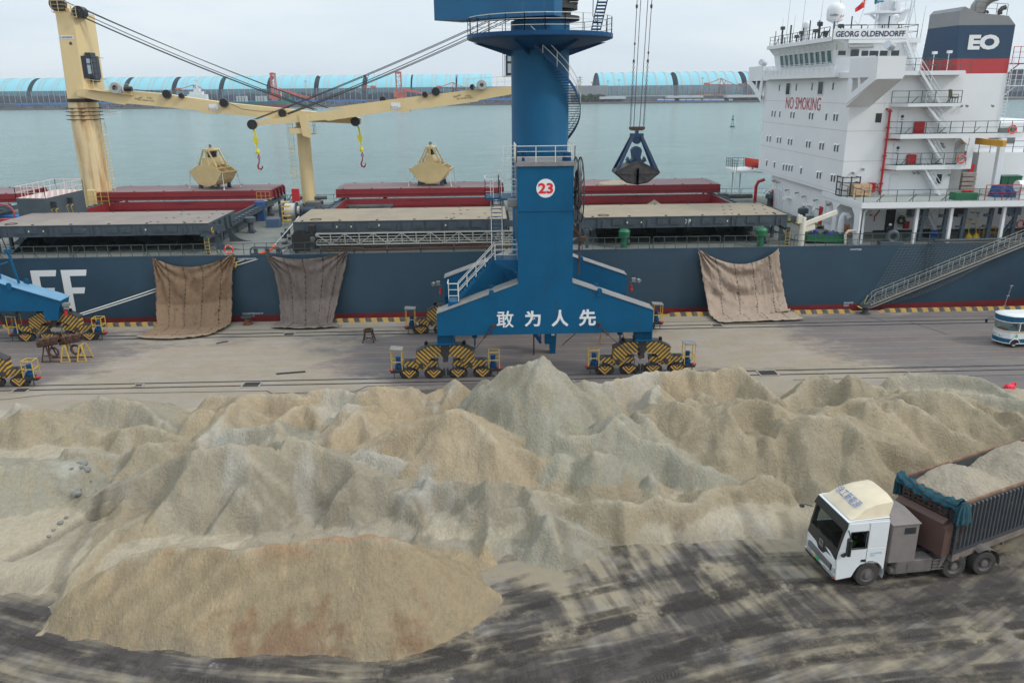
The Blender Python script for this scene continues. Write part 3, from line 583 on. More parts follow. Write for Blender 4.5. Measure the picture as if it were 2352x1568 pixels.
 idx = np.arange(hh*ww).reshape(hh, ww); q = np.stack([idx[:-1, :-1], idx[:-1, 1:], idx[1:, 1:], idx[1:, :-1]], -1).reshape(-1, 4)
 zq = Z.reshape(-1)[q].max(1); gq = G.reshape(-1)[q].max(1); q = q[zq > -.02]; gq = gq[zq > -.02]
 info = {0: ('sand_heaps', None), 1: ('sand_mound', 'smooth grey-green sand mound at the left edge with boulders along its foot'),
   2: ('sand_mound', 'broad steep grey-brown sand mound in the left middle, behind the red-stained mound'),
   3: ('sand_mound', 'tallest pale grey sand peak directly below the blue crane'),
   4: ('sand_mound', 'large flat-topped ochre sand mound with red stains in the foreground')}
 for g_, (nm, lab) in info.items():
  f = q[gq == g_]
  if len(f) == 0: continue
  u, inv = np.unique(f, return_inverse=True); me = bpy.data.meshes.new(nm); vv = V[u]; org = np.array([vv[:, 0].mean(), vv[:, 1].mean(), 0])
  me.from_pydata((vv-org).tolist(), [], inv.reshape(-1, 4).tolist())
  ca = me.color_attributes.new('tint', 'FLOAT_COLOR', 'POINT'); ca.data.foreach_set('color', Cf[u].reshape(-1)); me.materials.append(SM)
  me.polygons.foreach_set('use_smooth', [True]*len(me.polygons)); o = bpy.data.objects.new(nm, me); COL.objects.link(o); o.location = org
  if lab: tag(o, lab, 'sand mound', 'large sand mounds')
  else: tag(o, 'patchwork of small tan and grey tipped sand heaps covering the yard', 'sand', kind='stuff')
 def hz(x, y):
  i = int(round((x-GX0)/GS)); j = int(round((y-GY0)/GS)); return Z[min(max(j, 0), hh-1), min(max(i, 0), ww-1)]
 return hz
HZ = build_sand()
def rock(mb, c, r, seed):
 bm = bmesh.new(); bmesh.ops.create_icosphere(bm, subdivisions=2, radius=r)
 for v in bm.verts:
  n = mnoise.noise(v.co*2.2/r+Vector((seed*3.1, 0, 0))); v.co *= 1+.35*n; v.co.z *= .75
 mb.add([v.co+Vector(c) for v in bm.verts], [[v.index for v in f.verts] for f in bm.faces]); bm.free()
RK = M('boulder_stone', (.19, .19, .175), .9, var=.2, vs=4, bump=.4)
for i, (x, y, r) in enumerate([(430, 512, .2), (438, 530, .22), (390, 628, .22), (402, 618, .12), (300, 735, .13), (418, 540, .13), (405, 500, .12), (330, 715, .1), (240, 790, .09), (450, 545, .1), (265, 765, .09), (375, 560, .09)]):
 px, py = Lc(x, y); p = at(px, py, Z=.4); mb = MB(); rock(mb, (p[0], p[1], HZ(p[0], p[1])+r*.4), r, i)
 o = place(mb.build('boulder', RK, smooth=True), tuple(p)); tag(o, 'grey boulder at the foot of the grey-green sand mound at the left edge', 'boulder', 'boulders along the foot of the grey-green mound')
# ================================================================== portal cranes
def cc(x, y): return ((1300+x/1.68)/1.7415, (700+y/1.68)/1.7415)
def c2(x, y): return ((1300+x/1.68)/1.7415, (y/1.68)/1.7415)
STM = stripes('bogie_stripes_mirrored', wdt=.34, sx=-1, sz=1, mirror=True)
STL = stripes('bogie_stripes', wdt=.34, sx=1, sz=-1)
CHV = stripes('bogie_chevrons', wdt=.26, sx=-1, sz=1, mirror=True, c1=(.6, .32, .05))
def build_bogie(parent, x, y, tall=True):
 """rail travelling gear of one corner; written about (x, y)"""
 def P(mb, name, mat, par=bog if False else None, **k): pass
 root = MB()
 hub = MB(); hub.cur = 0
 prof = [(-2.1, 1.05), (-1.75, .85), (-1.35, 1.0), (-1.1, 1.5), (-.62, 1.72), (.62, 1.72), (1.1, 1.5), (1.35, 1.0), (1.75, .85), (2.1, 1.05), (2.05, 2.02), (1.15, 2.5), (-1.15, 2.5), (-2.05, 2.02)]
 m = MB(); m.prism(prof, 'y', -.34, .34, 0)
 m.slab([(-2.09, -.37, 2.04), (-1.17, -.37, 2.52), (-1.17, .37, 2.52), (-2.09, .37, 2.04)], (0, 0, .05), 1); m.slab([(-1.17, -.37, 2.525), (1.17, -.37, 2.525), (1.17, .37, 2.525), (-1.17, .37, 2.525)], (0, 0, .05), 1)
 m.slab([(1.17, -.37, 2.52), (2.09, -.37, 2.04), (2.09, .37, 2.04), (1.17, .37, 2.52)], (0, 0, .05), 1)
 m.prism([(-.3, 2.6), (.3, 2.6), (.3, 1.9), (.12, 1.55), (-.12, 1.55), (-.3, 1.9)], 'y', -.4, .4, 1)
 m.tube((0, -.5, 2.0), (0, .5, 2.0), .16, 16, mi=1); m.bar((0, -.42, 1.42), (0, .42, 1.42), .34, .26, mi=1)
 for sx in (-1, 1):
  m.tube((sx*1.75, -.5, 1.06), (sx*1.75, .5, 1.06), .17, 16, mi=1)
  m.lathe([(.001, -.05), (.13, -.05), (.13, .05), (.001, .05)], (sx*1.35, 0, 2.66), 12, 'y', mi=1); m.box(sx*1.35-.12, sx*1.35+.12, -.05, .05, 2.45, 2.66, mi=1)
 bog = m.build('bogie', [STM, DARK], parent); bog.location = (x-parent['_o'][0], y-parent['_o'][1], 0)
 for v in bog.data.vertices: pass
 fix = parent['_o']
 bog.data.transform(Matrix.Translation((fix[0], fix[1], fix[2])))
 def kid(mb, name, mat, loc=(0, 0, 0), smooth=False):
  o = mb.build(name, mat, smooth=smooth); o.parent = bog; o.location = loc; return o
 for sx in (-1, 1):
  b = MB(); b.prism([(-1.2, .42), (-1.2, .1), (-.5, -.08), (-.3, -.22), (.3, -.22), (.5, -.08), (1.2, .1), (1.2, .42)], 'y', -.26, .26, 0)
  b.box(-1.22, 1.22, -.28, .28, .423, .45, 1); b.lathe([(.001, .45), (.16, .45), (.16, .5), (.001, .5)], (-.75*1, 0, 0), 12, mi=1); b.lathe([(.001, .45), (.16, .45), (.16, .5), (.001, .5)], (.75, 0, 0), 12, mi=1)
  kid(b, 'equaliser_beam', [STL, DARK], (sx*1.75, 0, .95))
 for wx in (-2.63, -.87, .87, 2.63):
  b = MB(); b.prism([(-.42, .62), (-.5, .42), (-.3, .2), (-.12, .02), (.12, .02), (.3, .2), (.5, .42), (.42, .62)], 'y', -.24, .24, 0)
  b.box(-.16, .16, -.2, .2, .6, .95, 1); b.box(-.42, .42, -.26, .26, .62, .66, 1)
  wc = kid(b, 'wheel_carrier', [CHV, DARK], (wx, 0, .05))
  for sx in (-.36, .36):
   q = MB(); q.lathe([(.001, -.2), (.12, -.2), (.12, -.14), (.3, -.14), (.31, -.1), (.31, .1), (.3, .14), (.12, .14), (.12, .2), (.001, .2)], (0, 0, 0), 20, 'y'); q.lathe([(.34, -.12), (.34, -.09), (.3, -.09)], (0, 0, 0), 20, 'y')
   kid(q, 'wheel', DARK, (wx+sx, 0, .36), True)
 d = MB()
 for sx in (-1, 1):
  d.bar((sx*3.1, 0, .55), (sx*3.95, 0, .55), .5, .16); d.bar((sx*3.7, -.3, .12), (sx*3.7, -.3, .75), .05); d.bar((sx*.12, -.1, .2), (sx*.12, -.1, .75), .14, .3); d.box(sx*3.35-.3, sx*3.35+.3, -.3, .3, .6, .75)
  d.path([(sx*.7, -.3, 1.5), (sx*.5, -.36, 1.2), (sx*.55, -.38, .8), (sx*.9, -.34, .75)], .03)
 kid(d, 'chassis', DARK)
 for sx in (-1, 1):
  q = MB(); q.lathe([(.001, .75), (.24, .75), (.26, .95), (.17, 1.0), (.17, 1.5), (.19, 1.52), (.19, 1.62), (.05, 1.66), (.001, 1.66)], (sx*3.4, 0, 0), 16); q.tube((sx*3.1, 0, .9), (sx*3.62, 0, .9), .15, 12)
  kid(q, 'drive_motor', BLUE2, smooth=True)
  q = MB(); x0, x1 = sorted((sx*3.1, sx*3.85)); hh_ = 2.25 if ((sx < 0) == tall) else 1.95
  for px, py in ((x0, -.38), (x1, -.38), (x0, .38), (x1, .38)): q.bar((px, py, .75), (px, py, hh_), .05)
  for z in (1.35, hh_):
   for a_, b_ in (((x0, -.38), (x1, -.38)), ((x1, -.38), (x1, .38)), ((x0, .38), (x1, .38)), ((x0, -.38), (x0, .38))): q.bar((*a_, z), (*b_, z), .05)
  kid(q, 'motor_cage', YEL)
  if (sx < 0) == tall:
   q = MB(); q.slab([(x0-.08, -.46, 2.3), (x1+.08, -.46, 2.24), (x1+.08, .46, 2.24), (x0-.08, .46, 2.3)], (0, 0, .035)); kid(q, 'cage_roof', GREYTOP)
  q = MB(); q.lathe([(.001, 0), (.13, 0), (.13, .12), (.1, .14), (.1, .3), (.001, .32)], (0, 0, 0), 14, 'x'); o = kid(q, 'buffer', RED, (sx*3.75, 0, .62), True)
  if sx < 0: o.rotation_euler = (0, 0, math.pi)
 return bog
def gantry_beam(parent, y, zt=None, lugs=True, name='portal_beam', x0=-3.6, x1=11.6, cx=4.0):
 y0, y1 = (y-.75, y+.75)
 prof = [(x0, 3.36), (x0, 4.93), (2.1, 7.0), (2.1, 7.25), (5.86, 7.25), (5.86, 7.0), (x1, 4.93), (x1, 3.36)]
 prof = [(p[0]+cx-4, p[1]) for p in prof]
 m = MB(); m.prism(prof, 'y', y0, y1, 0)
 for a_, b_ in (((x0-.02, 4.95), (2.1, 7.02)), ((5.86, 7.02), (x1+.02, 4.95))):
  m.slab([(a_[0]+cx-4, y0-.06, a_[1]), (b_[0]+cx-4, y0-.06, b_[1]), (b_[0]+cx-4, y1+.06, b_[1]), (a_[0]+cx-4, y1+.06, a_[1])], (0, 0, .05), 1)
 o = m.build(name, [BLUE, GREYTOP], parent, bevel=.015); sub(o)
 for sx in (-1, 1):
  for yy in (y0-.05, y1-.1):
   lg = MB(); cxx = cx+sx*3.75; z = 6.35
   lg.prism([(cxx-.18, z-.35), (cxx+.18, z-.35), (cxx+.18, z+.1), (cxx+.1, z+.26), (cxx-.1, z+.26), (cxx-.18, z+.1)], 'y', yy-.02, yy+.08); lg.tube((cxx, yy-.05, z+.06), (cxx, yy+.12, z+.06), .1, 12); lg.build('lifting_lug', BLUE, o)
 return o
def text_part(name, s, par, mtx, h, mat, width=None, bold=0., **k):
 return text_mb(MB(), s, mtx, h, width, bold, **k).build(name, mat, par)
def portal_crane():
 t = thing('portal_crane', (4, 59.8, 0), 'blue portal crane marked 23, whole tower and legs standing on the quay rails', 'portal crane', 'blue portal cranes on the quay')
 YF, YR = 54.3, 65.3
 fb = gantry_beam(t, YF); gantry_beam(t, YR)
 for sx, s in zip((0, 1, 2, 3), '敢为人先'):
  text_part('beam_lettering', s, fb, facing((1.17+sx*1.925, YF-.756, 4.5)), 1.22 if sx != 1 else 1.15, WHITE, width=1.2 if sx != 1 else 1.13, bold=.012 if sx == 0 else .03)
 box = MB(); box.bbox(2.09, 5.86, YF-.75, 58.2, 7.25, 15.0, .02); box.bar((2.07, YF-.77, 12.0), (5.88, YF-.77, 12.0), .05);
 bx = box.build('column_box', BLUE, t); sub(bx)
 rim = MB(); rim.box(2.0, 5.95, YF-.85, 58.3, 14.95, 15.2); rim.build('box_top_platform', [GREYTOP], bx)
 d = MB(); d.lathe([(.001, 0), (.62, 0), (.62, .02), (.001, .02)], (3.98, YF-.775, 13.5), 40, 'y'); d.build('number_disc', WHITE, bx)
 text_part('crane_number', '23', bx, facing((3.98, YF-.783, 13.5)), .7, M('number_red', (.62, .01, .025), .5), width=1.0, bold=.035)
 r = MB(); r.rail([(2.05, YF-.8, 15.2), (5.9, YF-.8, 15.2), (5.9, 58.2, 15.2)], 1.05, 3, 1.3); r.rail([(2.05, YF-.8, 15.2), (2.05, 57.6, 15.2)], 1.05, 3, 1.5); r.build('guard_rail', WRAIL, t)
 lp = MB(); lp.lathe([(.02, 16.0), (.3, 15.85), (.26, 15.75), (.1, 15.75), (.1, 15.2)], (2.55, 54.6, 0), 16); lp.lathe([(.3, 15.2), (.3, 15.75), (.001, 15.8)], (5.45, 54.4, 0), 14); lp.build('vent_cowl', BLUE2, bx, smooth=True)
 cy = MB(); cy.lathe([(2.06, 6.5), (2.06, 9.5), (2.065, 9.52), (2.06, 9.54), (2.06, 15.6), (2.068, 15.62), (2.06, 15.64), (2.06, 24.3), (1.7, 24.3)], (4.02, 59.8, 0), 64)
 cy.prism([(YF, 6.4), (58.5, 7.8), (58.5, 5.5), (YF, 4.6)], 'x', 2.7, 5.3); cy.prism([(YR, 6.4), (61, 7.8), (61, 5.5), (YR, 4.6)], 'x', 2.7, 5.3)
 cy.build('tower_column', BLUE, t, smooth=True)
 pf = MB(); pf.lathe([(2.0, 22.4), (4.75, 23.0), (5.1, 23.12), (5.12, 23.15), (5.12, 23.42), (5.08, 23.42), (5.08, 23.2), (2.0, 23.2)], (4.0, 59.8, 0), 48)
 for a_ in (-115, -60, 0, 60, 120, 180):
  c_, s_ = math.cos(R_(a_)), math.sin(R_(a_)); pf.slab([(4+2*c_, 59.8+2*s_, 22.0), (4+4.7*c_, 59.8+4.7*s_, 22.9), (4+2*c_, 59.8+2*s_, 22.9)], (s_*.04, -c_*.04, 0))
 p = pf.build('round_platform', BLUE2, t); sub(p)
 r = MB(); ring = [(4+5.05*math.cos(2*math.pi*i/24), 59.8+5.05*math.sin(2*math.pi*i/24), 23.4) for i in range(24)]
 r.rail(ring, 1.1, 3, 9, .022, True); r.build('guard_rail', WRAIL, p)
 A = at(*c2(735, 140), Z=24.4); B = at(*c2(1540, 103), Z=24.45); Cc = at(*c2(1594, 115), Z=24.4); D = A+(Cc-B)*1.9+np.array([.6, .8, 0])
 D = A+np.array([1.9, 1.9, 0]); E_ = Cc+np.array([-2.5, 1.9, 0])
 cw = MB(); cw.slab([A, B, Cc, E_, D], (0, 0, 5.5)); cw.build('counterweight_box', M('machinery_house_blue', (.002, .10, .225), .5, var=.1, vs=.6, streak=((.05, .13, .25), .5), dirt=((.04, .05, .06), .1, 3)), t)
 sl_ = MB(); sl_.lathe([(1.2, 24.3), (2.1, 24.3), (2.3, 24.35), (2.3, 24.6), (1.7, 24.65), (1.7, 25.0), (2.15, 25.05), (2.15, 25.3), (1.6, 25.35), (1.6, 27)], (4.5, 60, 0), 40)
 for k in range(5): sl_.box(5.4+.12*k, 6.6+.1*k, 59.2, 60.4, 25.35+.28*k, 25.5+.28*k)
 sl_.build('slewing_ring', DARK, t, smooth=True)
 ub = MB(); ub.box(5.6, 8.6, 58.9, 60.8, 26.4, 28.5); ub.build('upper_frame', BLUE, t)
 la = MB()
 a_ = at(*c2(1790, 205), Y=61); b_ = at(*c2(1850, 205), Y=61); a2 = at(*c2(1870, -160), Y=61); b2_ = at(*c2(1935, -160), Y=61)
 la.bar(a_, a2, .08); la.bar(b_, b2_, .08); A_, B_, A2, B2 = map(Vector, (a_, b_, a2, b2_))
 for i in range(16): la.bar(A_.lerp(A2, (i+.3)/16), B_.lerp(B2, (i+.3)/16), .06, .12)
 q1 = Vector(at(*c2(1800, 110), Y=61)); la.bar(q1, q1+Vector((0, 0, 3)), .05); la.bar(q1, q1+Vector((.5, 0, -.7)), .04)
 la.build('hanging_ladder', BLUE2, t)
 st = MB(); sr = MB(); n = 40; c = (4.02, 59.8); pts = []
 for i in range(n):
  a0 = R_(48-158*i/n); a1 = R_(48-158*(i+.8)/n); z = 15.9+7.1*i/n
  st.slab([(c[0]+r_*math.cos(a_), c[1]+r_*math.sin(a_), z) for r_, a_ in ((2.06, a0), (2.9, a0), (2.9, a1), (2.06, a1))], (0, 0, .05)); pts.append((c[0]+2.92*math.cos(a0), c[1]+2.92*math.sin(a0), z))
 for p0, p1 in zip(pts[:-1], pts[1:]):
  st.bar(p0, p1, .03, .2)
  for k in (.5, 1.): sr.bar(np.array(p0)+(0, 0, k), np.array(p1)+(0, 0, k), .035)
 for i in range(0, n, 5): sr.bar(pts[i], np.array(pts[i])+(0, 0, 1), .04)
 s = st.build('spiral_stair', BLUE2, t); sub(s); sr.build('handrail', WRAIL, s)
 cr_ = MB(); rc = (6.35, 55.3, 13.15)
 for dx in (-.16, .16):
  cr_.torus((rc[0]+dx, rc[1], rc[2]), 2.2, .05, 'x', 40, 6)
  for k in range(12):
   a_ = math.pi*2*k/12; cr_.bar((rc[0]+dx, rc[1], rc[2]), (rc[0]+dx, rc[1]+2.2*math.cos(a_), rc[2]+2.2*math.sin(a_)), .04, .06)
 cr_.torus((rc[0], rc[1], rc[2]), 1.25, .14, 'x', 32, 8); cr_.tube((5.8, rc[1], rc[2]), (6.6, rc[1], rc[2]), .22, 14)
 for yy in (-1.2, 1.2): cr_.bar((5.86, rc[1]+yy*.3, rc[2]-1), (6.35, rc[1], rc[2]), .1)
 cr_.build('cable_reel', M('reel_steel', (.05, .045, .05), .6, .3), t)
 gd = MB(); gd.bar((5.9, 55.3, 10.9), (6.6, 55.3, 9.9), .1, .2); gd.bar((6.6, 55.3, 9.9), (6.6, 55.3, 9.3), .08); gd.bar((5.9, 55.3, 9.9), (6.6, 55.3, 9.9), .08); gd.box(6.45, 6.9, 55.1, 55.5, 9.6, 9.9); gd.bar((6.5, 55.3, 9.6), (6.5, 55.3, 7.2), .12, .12); gd.build('cable_guide', RUST, t)
 ac = MB(); wr = MB()
 z1 = 8.55; ac.box(.55, 2.1, 54.3, 56.0, z1-.25, z1); ac.prism([(.55, z1-.25), (2.1, z1-.25), (2.1, z1-.9)], 'y', 54.3, 54.4)
 wr.rail([(2.1, 54.3, z1), (.55, 54.3, z1)], 1.1, 3, 1.2); wr.rail([(.55, 55.9, z1), (2.1, 55.9, z1)], 1.1, 3, 1.2)
 ac.stair((-2.1, 54.6, 5.75), (.5, 54.6, z1), (0, .75, 0), 11, rails=False); ac.box(-2.8, -2.0, 54.2, 55.5, 5.25, 5.65)
 for k in (.5, 1.05):
  for yy in (54.6, 55.35): wr.bar((-2.1, yy, 5.75+k), (.55, yy, z1+k), .05)
 for f_ in (0, .25, .5, .75):
  q = Vector((-2.1, 54.6, 5.75)).lerp(Vector((.5, 54.6, z1)), f_); wr.bar(q, q+Vector((0, 0, 1.05)), .05); wr.bar(q+Vector((0, .75, 0)), q+Vector((0, .75, 1.05)), .05)
 wr.rail([(-2.05, 54.2, 5.65), (-2.8, 54.2, 5.65), (-2.8, 55.5, 5.65)], 1.3, 3, .8)
 z2 = 12.75; ac.box(.95, 2.1, 54.4, 57.5, z2-.12, z2); ac.box(1.5, 2.15, 54.2, 54.9, 12.2, 12.35); ac.box(-.05, .9, 54.9, 57.4, z2-.12, z2)
 wr.rail([(2.1, 54.4, z2), (.95, 54.4, z2), (.95, 55.4, z2)], 1.25, 3, 1.1); wr.rail([(-.05, 54.9, z2), (-.05, 57.4, z2), (.9, 57.4, z2), (.95, 57.5, z2+.4)], 1.25, 3, 1.2); wr.rail([(-.05, 54.9, z2), (.5, 54.9, z2)], 1.25, 3, 1)
 ac.stair((.35, 55.3, z1), (.35, 56.4, z2), (.75, 0, 0), 15, rails=False, sd=.07)
 for xx in (.35, 1.1): wr.bar((xx-.02, 54.9, z1+.9), (xx-.02, 56.0, z2+.9), .05); wr.bar((xx-.02, 55.2, z1+.2), (xx-.02, 56.3, z2), .04)
 for xx in (1.75, 2.0): wr.bar((xx, 55.0, 12.8), (xx, 55.0, 16.3), .04)
 for k in range(12): wr.bar((1.75, 55., 12.9+.28*k), (2.0, 55, 12.9+.28*k), .03)
 for z in (14.0, 14.8, 15.4, 16.2): wr.bar((2.0, 54.9, z), (1.2, 54.9, z), .03)
 wr.bar((1.2, 54.9, 14), (1.2, 54.9, 16.2), .03)
 o = ac.build('access_stair', BLUE, t); sub(o); wr.build('handrail', WRAIL, o)
 fl = MB(); fl.bbox(1.45, 2.15, 54.0, 54.4, 12.25, 12.75); [fl.box(1.42, 2.18, 53.97, 54.0, 12.3+.1*k, 12.34+.1*k) for k in range(5)]; fl.build('floodlight', M('lamp_housing', (.25, .25, .24), .5, .3), t)
 gs = MB(); gs.stair((4.0, 58.2, 1.2), (1.2, 58.2, 5.6), (0, .8, 0), 14, sd=.06); gs.build('ground_stair', BLUE2, t)
 gp = MB(); gp.prism([(4.25, 3.4), (5.75, 3.4), (5.35, 2.6), (5.2, .0), (4.8, .0), (4.6, 2.6)], 'y', 59.2, 59.9); gp.box(4.35, 4.7, 58.9, 59.4, .9, 1.7); g = gp.build('cable_post', BLUE, t); sub(g)
 gb = MB(); gb.bar((3.5, 59, 0), (3.5, 59, 3.5), .1); gb.build('support_pipe', DARK, t)
 sg = MB(); sg.box(4.83, 5.17, 59.17, 59.195, 1.95, 2.4); sg.box(4.88, 5.12, 59.17, 59.195, 1.5, 1.86); sg.build('sign_plate', WHITE, g)
 sg = MB(); sg.prism([(4.89, 2.12), (5.11, 2.12), (5.0, 2.33)], 'y', 59.15, 59.168, 0); sg.bar((5.0, 59.147, 2.16), (5.0, 59.147, 2.27), .03, mi=1); sg.build('warning_triangle', [M('sign_yellow', (.7, .5, .02)), BLACK], g)
 text_part('sign_number', '23', g, facing((5.0, 59.155, 1.68)), .16, BLACK)
 for (cx_, s_) in ((-3.05, -1), (11.05, 1)):
  for yy in (YF, YR):
   pm = MB(); pm.bbox(cx_-.6, cx_+.6, yy-.5, yy+.5, 2.72, 3.37)
   for k in range(9): pm.box(cx_-.55+.13*k, cx_-.53+.13*k, yy-.56, yy-.49, 2.75, 3.3)
   pm.box(cx_-.65, cx_+.65, yy-.6, yy+.6, 2.64, 2.74); pm.build('leg_foot', BLUE, t); build_bogie(t, cx_-.07, yy, cx_ < 4)
 for sx in (-1, 1):    # storm chains from the front beam
  xx = 3.4+sx*3.6 if False else (.35 if sx < 0 else 7.75)
  ch = MB(); a = Vector((xx, YF-.86, 3.95)); b = a+Vector((sx*.62, -.1, -.65)); c_ = a+Vector((sx*(2.3 if sx < 0 else 3.0), .0, -2.45))
  for k in range(8): q = a.lerp(b, k/7); ch.torus(q, .075, .022, 'y' if k % 2 else 'x', 10, 5)
  ch.box(a.x-.12, a.x+.12, a.y, a.y+.12, a.z, a.z+.18); ch.tube(a.lerp(b, .5), b, .05)
  ch.path([b, b.lerp(c_, .35)-Vector((0, 0, .12)), b.lerp(c_, .7)-Vector((0, 0, .15)), c_], .028); ch.torus(c_, .1, .03, 'y', 12, 6)
  ch.build('storm_tie', RUST, t)
 for xx, yy in ((-1.0, YF), (9.4, YF)):
  c_ = MB(); c_.box(xx-.17, xx+.17, yy-.2, yy+.2, 3.0, 3.36); [c_.path([(xx+.05*k, yy-.1, 3.0), (xx+.05*k, yy-.12, 2.5), (xx-.02*k, yy-.1, 2.2)], .02) for k in (-1, 0, 1)]; c_.build('junction_box', BLUE2, t)
 for xx, zz, s_ in ((-3.8, 4.3, -1), (11.9, 4.3, 1)):     # lamps, sirens on the rear beam
  l = MB(); l.bar((xx, YR-.5, zz), (xx+s_*.6, YR-.6, zz+.05), .05); l.box(xx+s_*.3-.15, xx+s_*.3+.15, YR-.8, YR-.5, zz+.1, zz+.4); l.tube((xx+s_*.6, YR-.8, zz+.3), (xx+s_*.75, YR-1.0, zz+.2), .12, 12, .18); ll = l.build('work_lamp', M('lamp_housing', (.25, .25, .24)), t); sub(ll)
  q = MB(); q.lathe([(.001, 0), (.12, 0), (.12, .1), (.17, .12), (.12, .16), (.1, .5), (.001, .52)], (xx+s_*.12, YR-.6, zz-.7), 12); q.build('siren', RED, ll, smooth=True)
 mh = MB(); mh.bar((6.1, YF-.8, 3.36), (5.2, YF-.7, 2.5), .06); mh.build('cable_hanger', DARK, t)
 return t
portal_crane()
def left_crane():
 t = thing('portal_crane', (-43, 59.8, 0), 'blue portal crane cut off at the left edge, only beam end and striped wheels showing', 'portal crane', 'blue portal cranes on the quay')
 bm_ = MB(); bm_.prism([(-50, 3.1), (-36.6, 2.75), (-36.6, 1.98), (-35.6, 1.98), (-35.1, 3.5), (-35.1, 3.62), (-39.4, 5.1), (-47, 8.5), (-50, 8.5)], 'y', 64.5, 66.0)
 b = bm_.build('portal_beam', BLUE, t, bevel=.015); sub(b)
 tp = MB(); tp.slab([(-35.02, 64.38, 3.63), (-39.4, 64.38, 5.13), (-39.4, 66.1, 5.13), (-35.02, 66.1, 3.63)], (0, 0, .05)); tp.slab([(-39.4, 64.38, 5.13), (-47, 64.38, 8.53), (-47, 66.1, 8.53), (-39.4, 66.1, 5.13)], (0, 0, .05)); tp.build('beam_cap', M('faded_blue_top', (.13, .27, .4), .6, var=.15), b)
 lg = MB()
 for x_, y_, z_ in ((-38.9, 64.4, 4.9), (-38.3, 65.9, 4.9)):
  lg.prism([(x_-.2, z_-.3), (x_+.2, z_-.3), (x_+.2, z_+.15), (x_+.1, z_+.33), (x_-.1, z_+.33), (x_-.2, z_+.15)], 'y', y_-.06, y_+.06)
 lg.build('lifting_lug', BLUE, b)
 ms = MB(); ms.bar((-38.5, 65.2, 5.0), (-38.9, 65.2, 7.6), .14); ms.path([(-39.9, 65.2, 5.4), (-39.9, 65.2, 6.5), (-39.0, 65.2, 6.8)], .07); ms.box(-39.1, -38.75, 65.0, 65.4, 7.5, 7.85); ms.build('rope_mast', BLUE, t); sub(ms_ := t.children[-1])
 an = MB(); an.bar((-38.95, 65.2, 7.8), (-39.9, 65.2, 12.6), .07); an.build('antenna', DARK, t)
 l = MB(); l.box(-35.0, -34.5, 64.5, 64.9, 3.15, 3.4); l.box(-34.9, -34.6, 64.5, 64.8, 2.9, 3.1); l.build('work_lamp', M('lamp_housing', (.25, .25, .24)), t)
 q = MB(); q.lathe([(.001, 0), (.13, 0), (.13, .4), (.001, .45)], (-34.85, 64.6, 2.35), 12); q.build('siren', RED, t)
 kn = MB(); kn.bar((-41.3, 65.5, 3.0), (-40.2, 65.5, 1.2), .25); kn.bar((-39.2, 65.5, 2.9), (-39.6, 65.5, 1.6), .15); kn.build('brace', DARK, t)
 build_bogie(t, -36.15, 65.3, True); build_bogie(t, -35.95, 54.3, True)
left_crane()
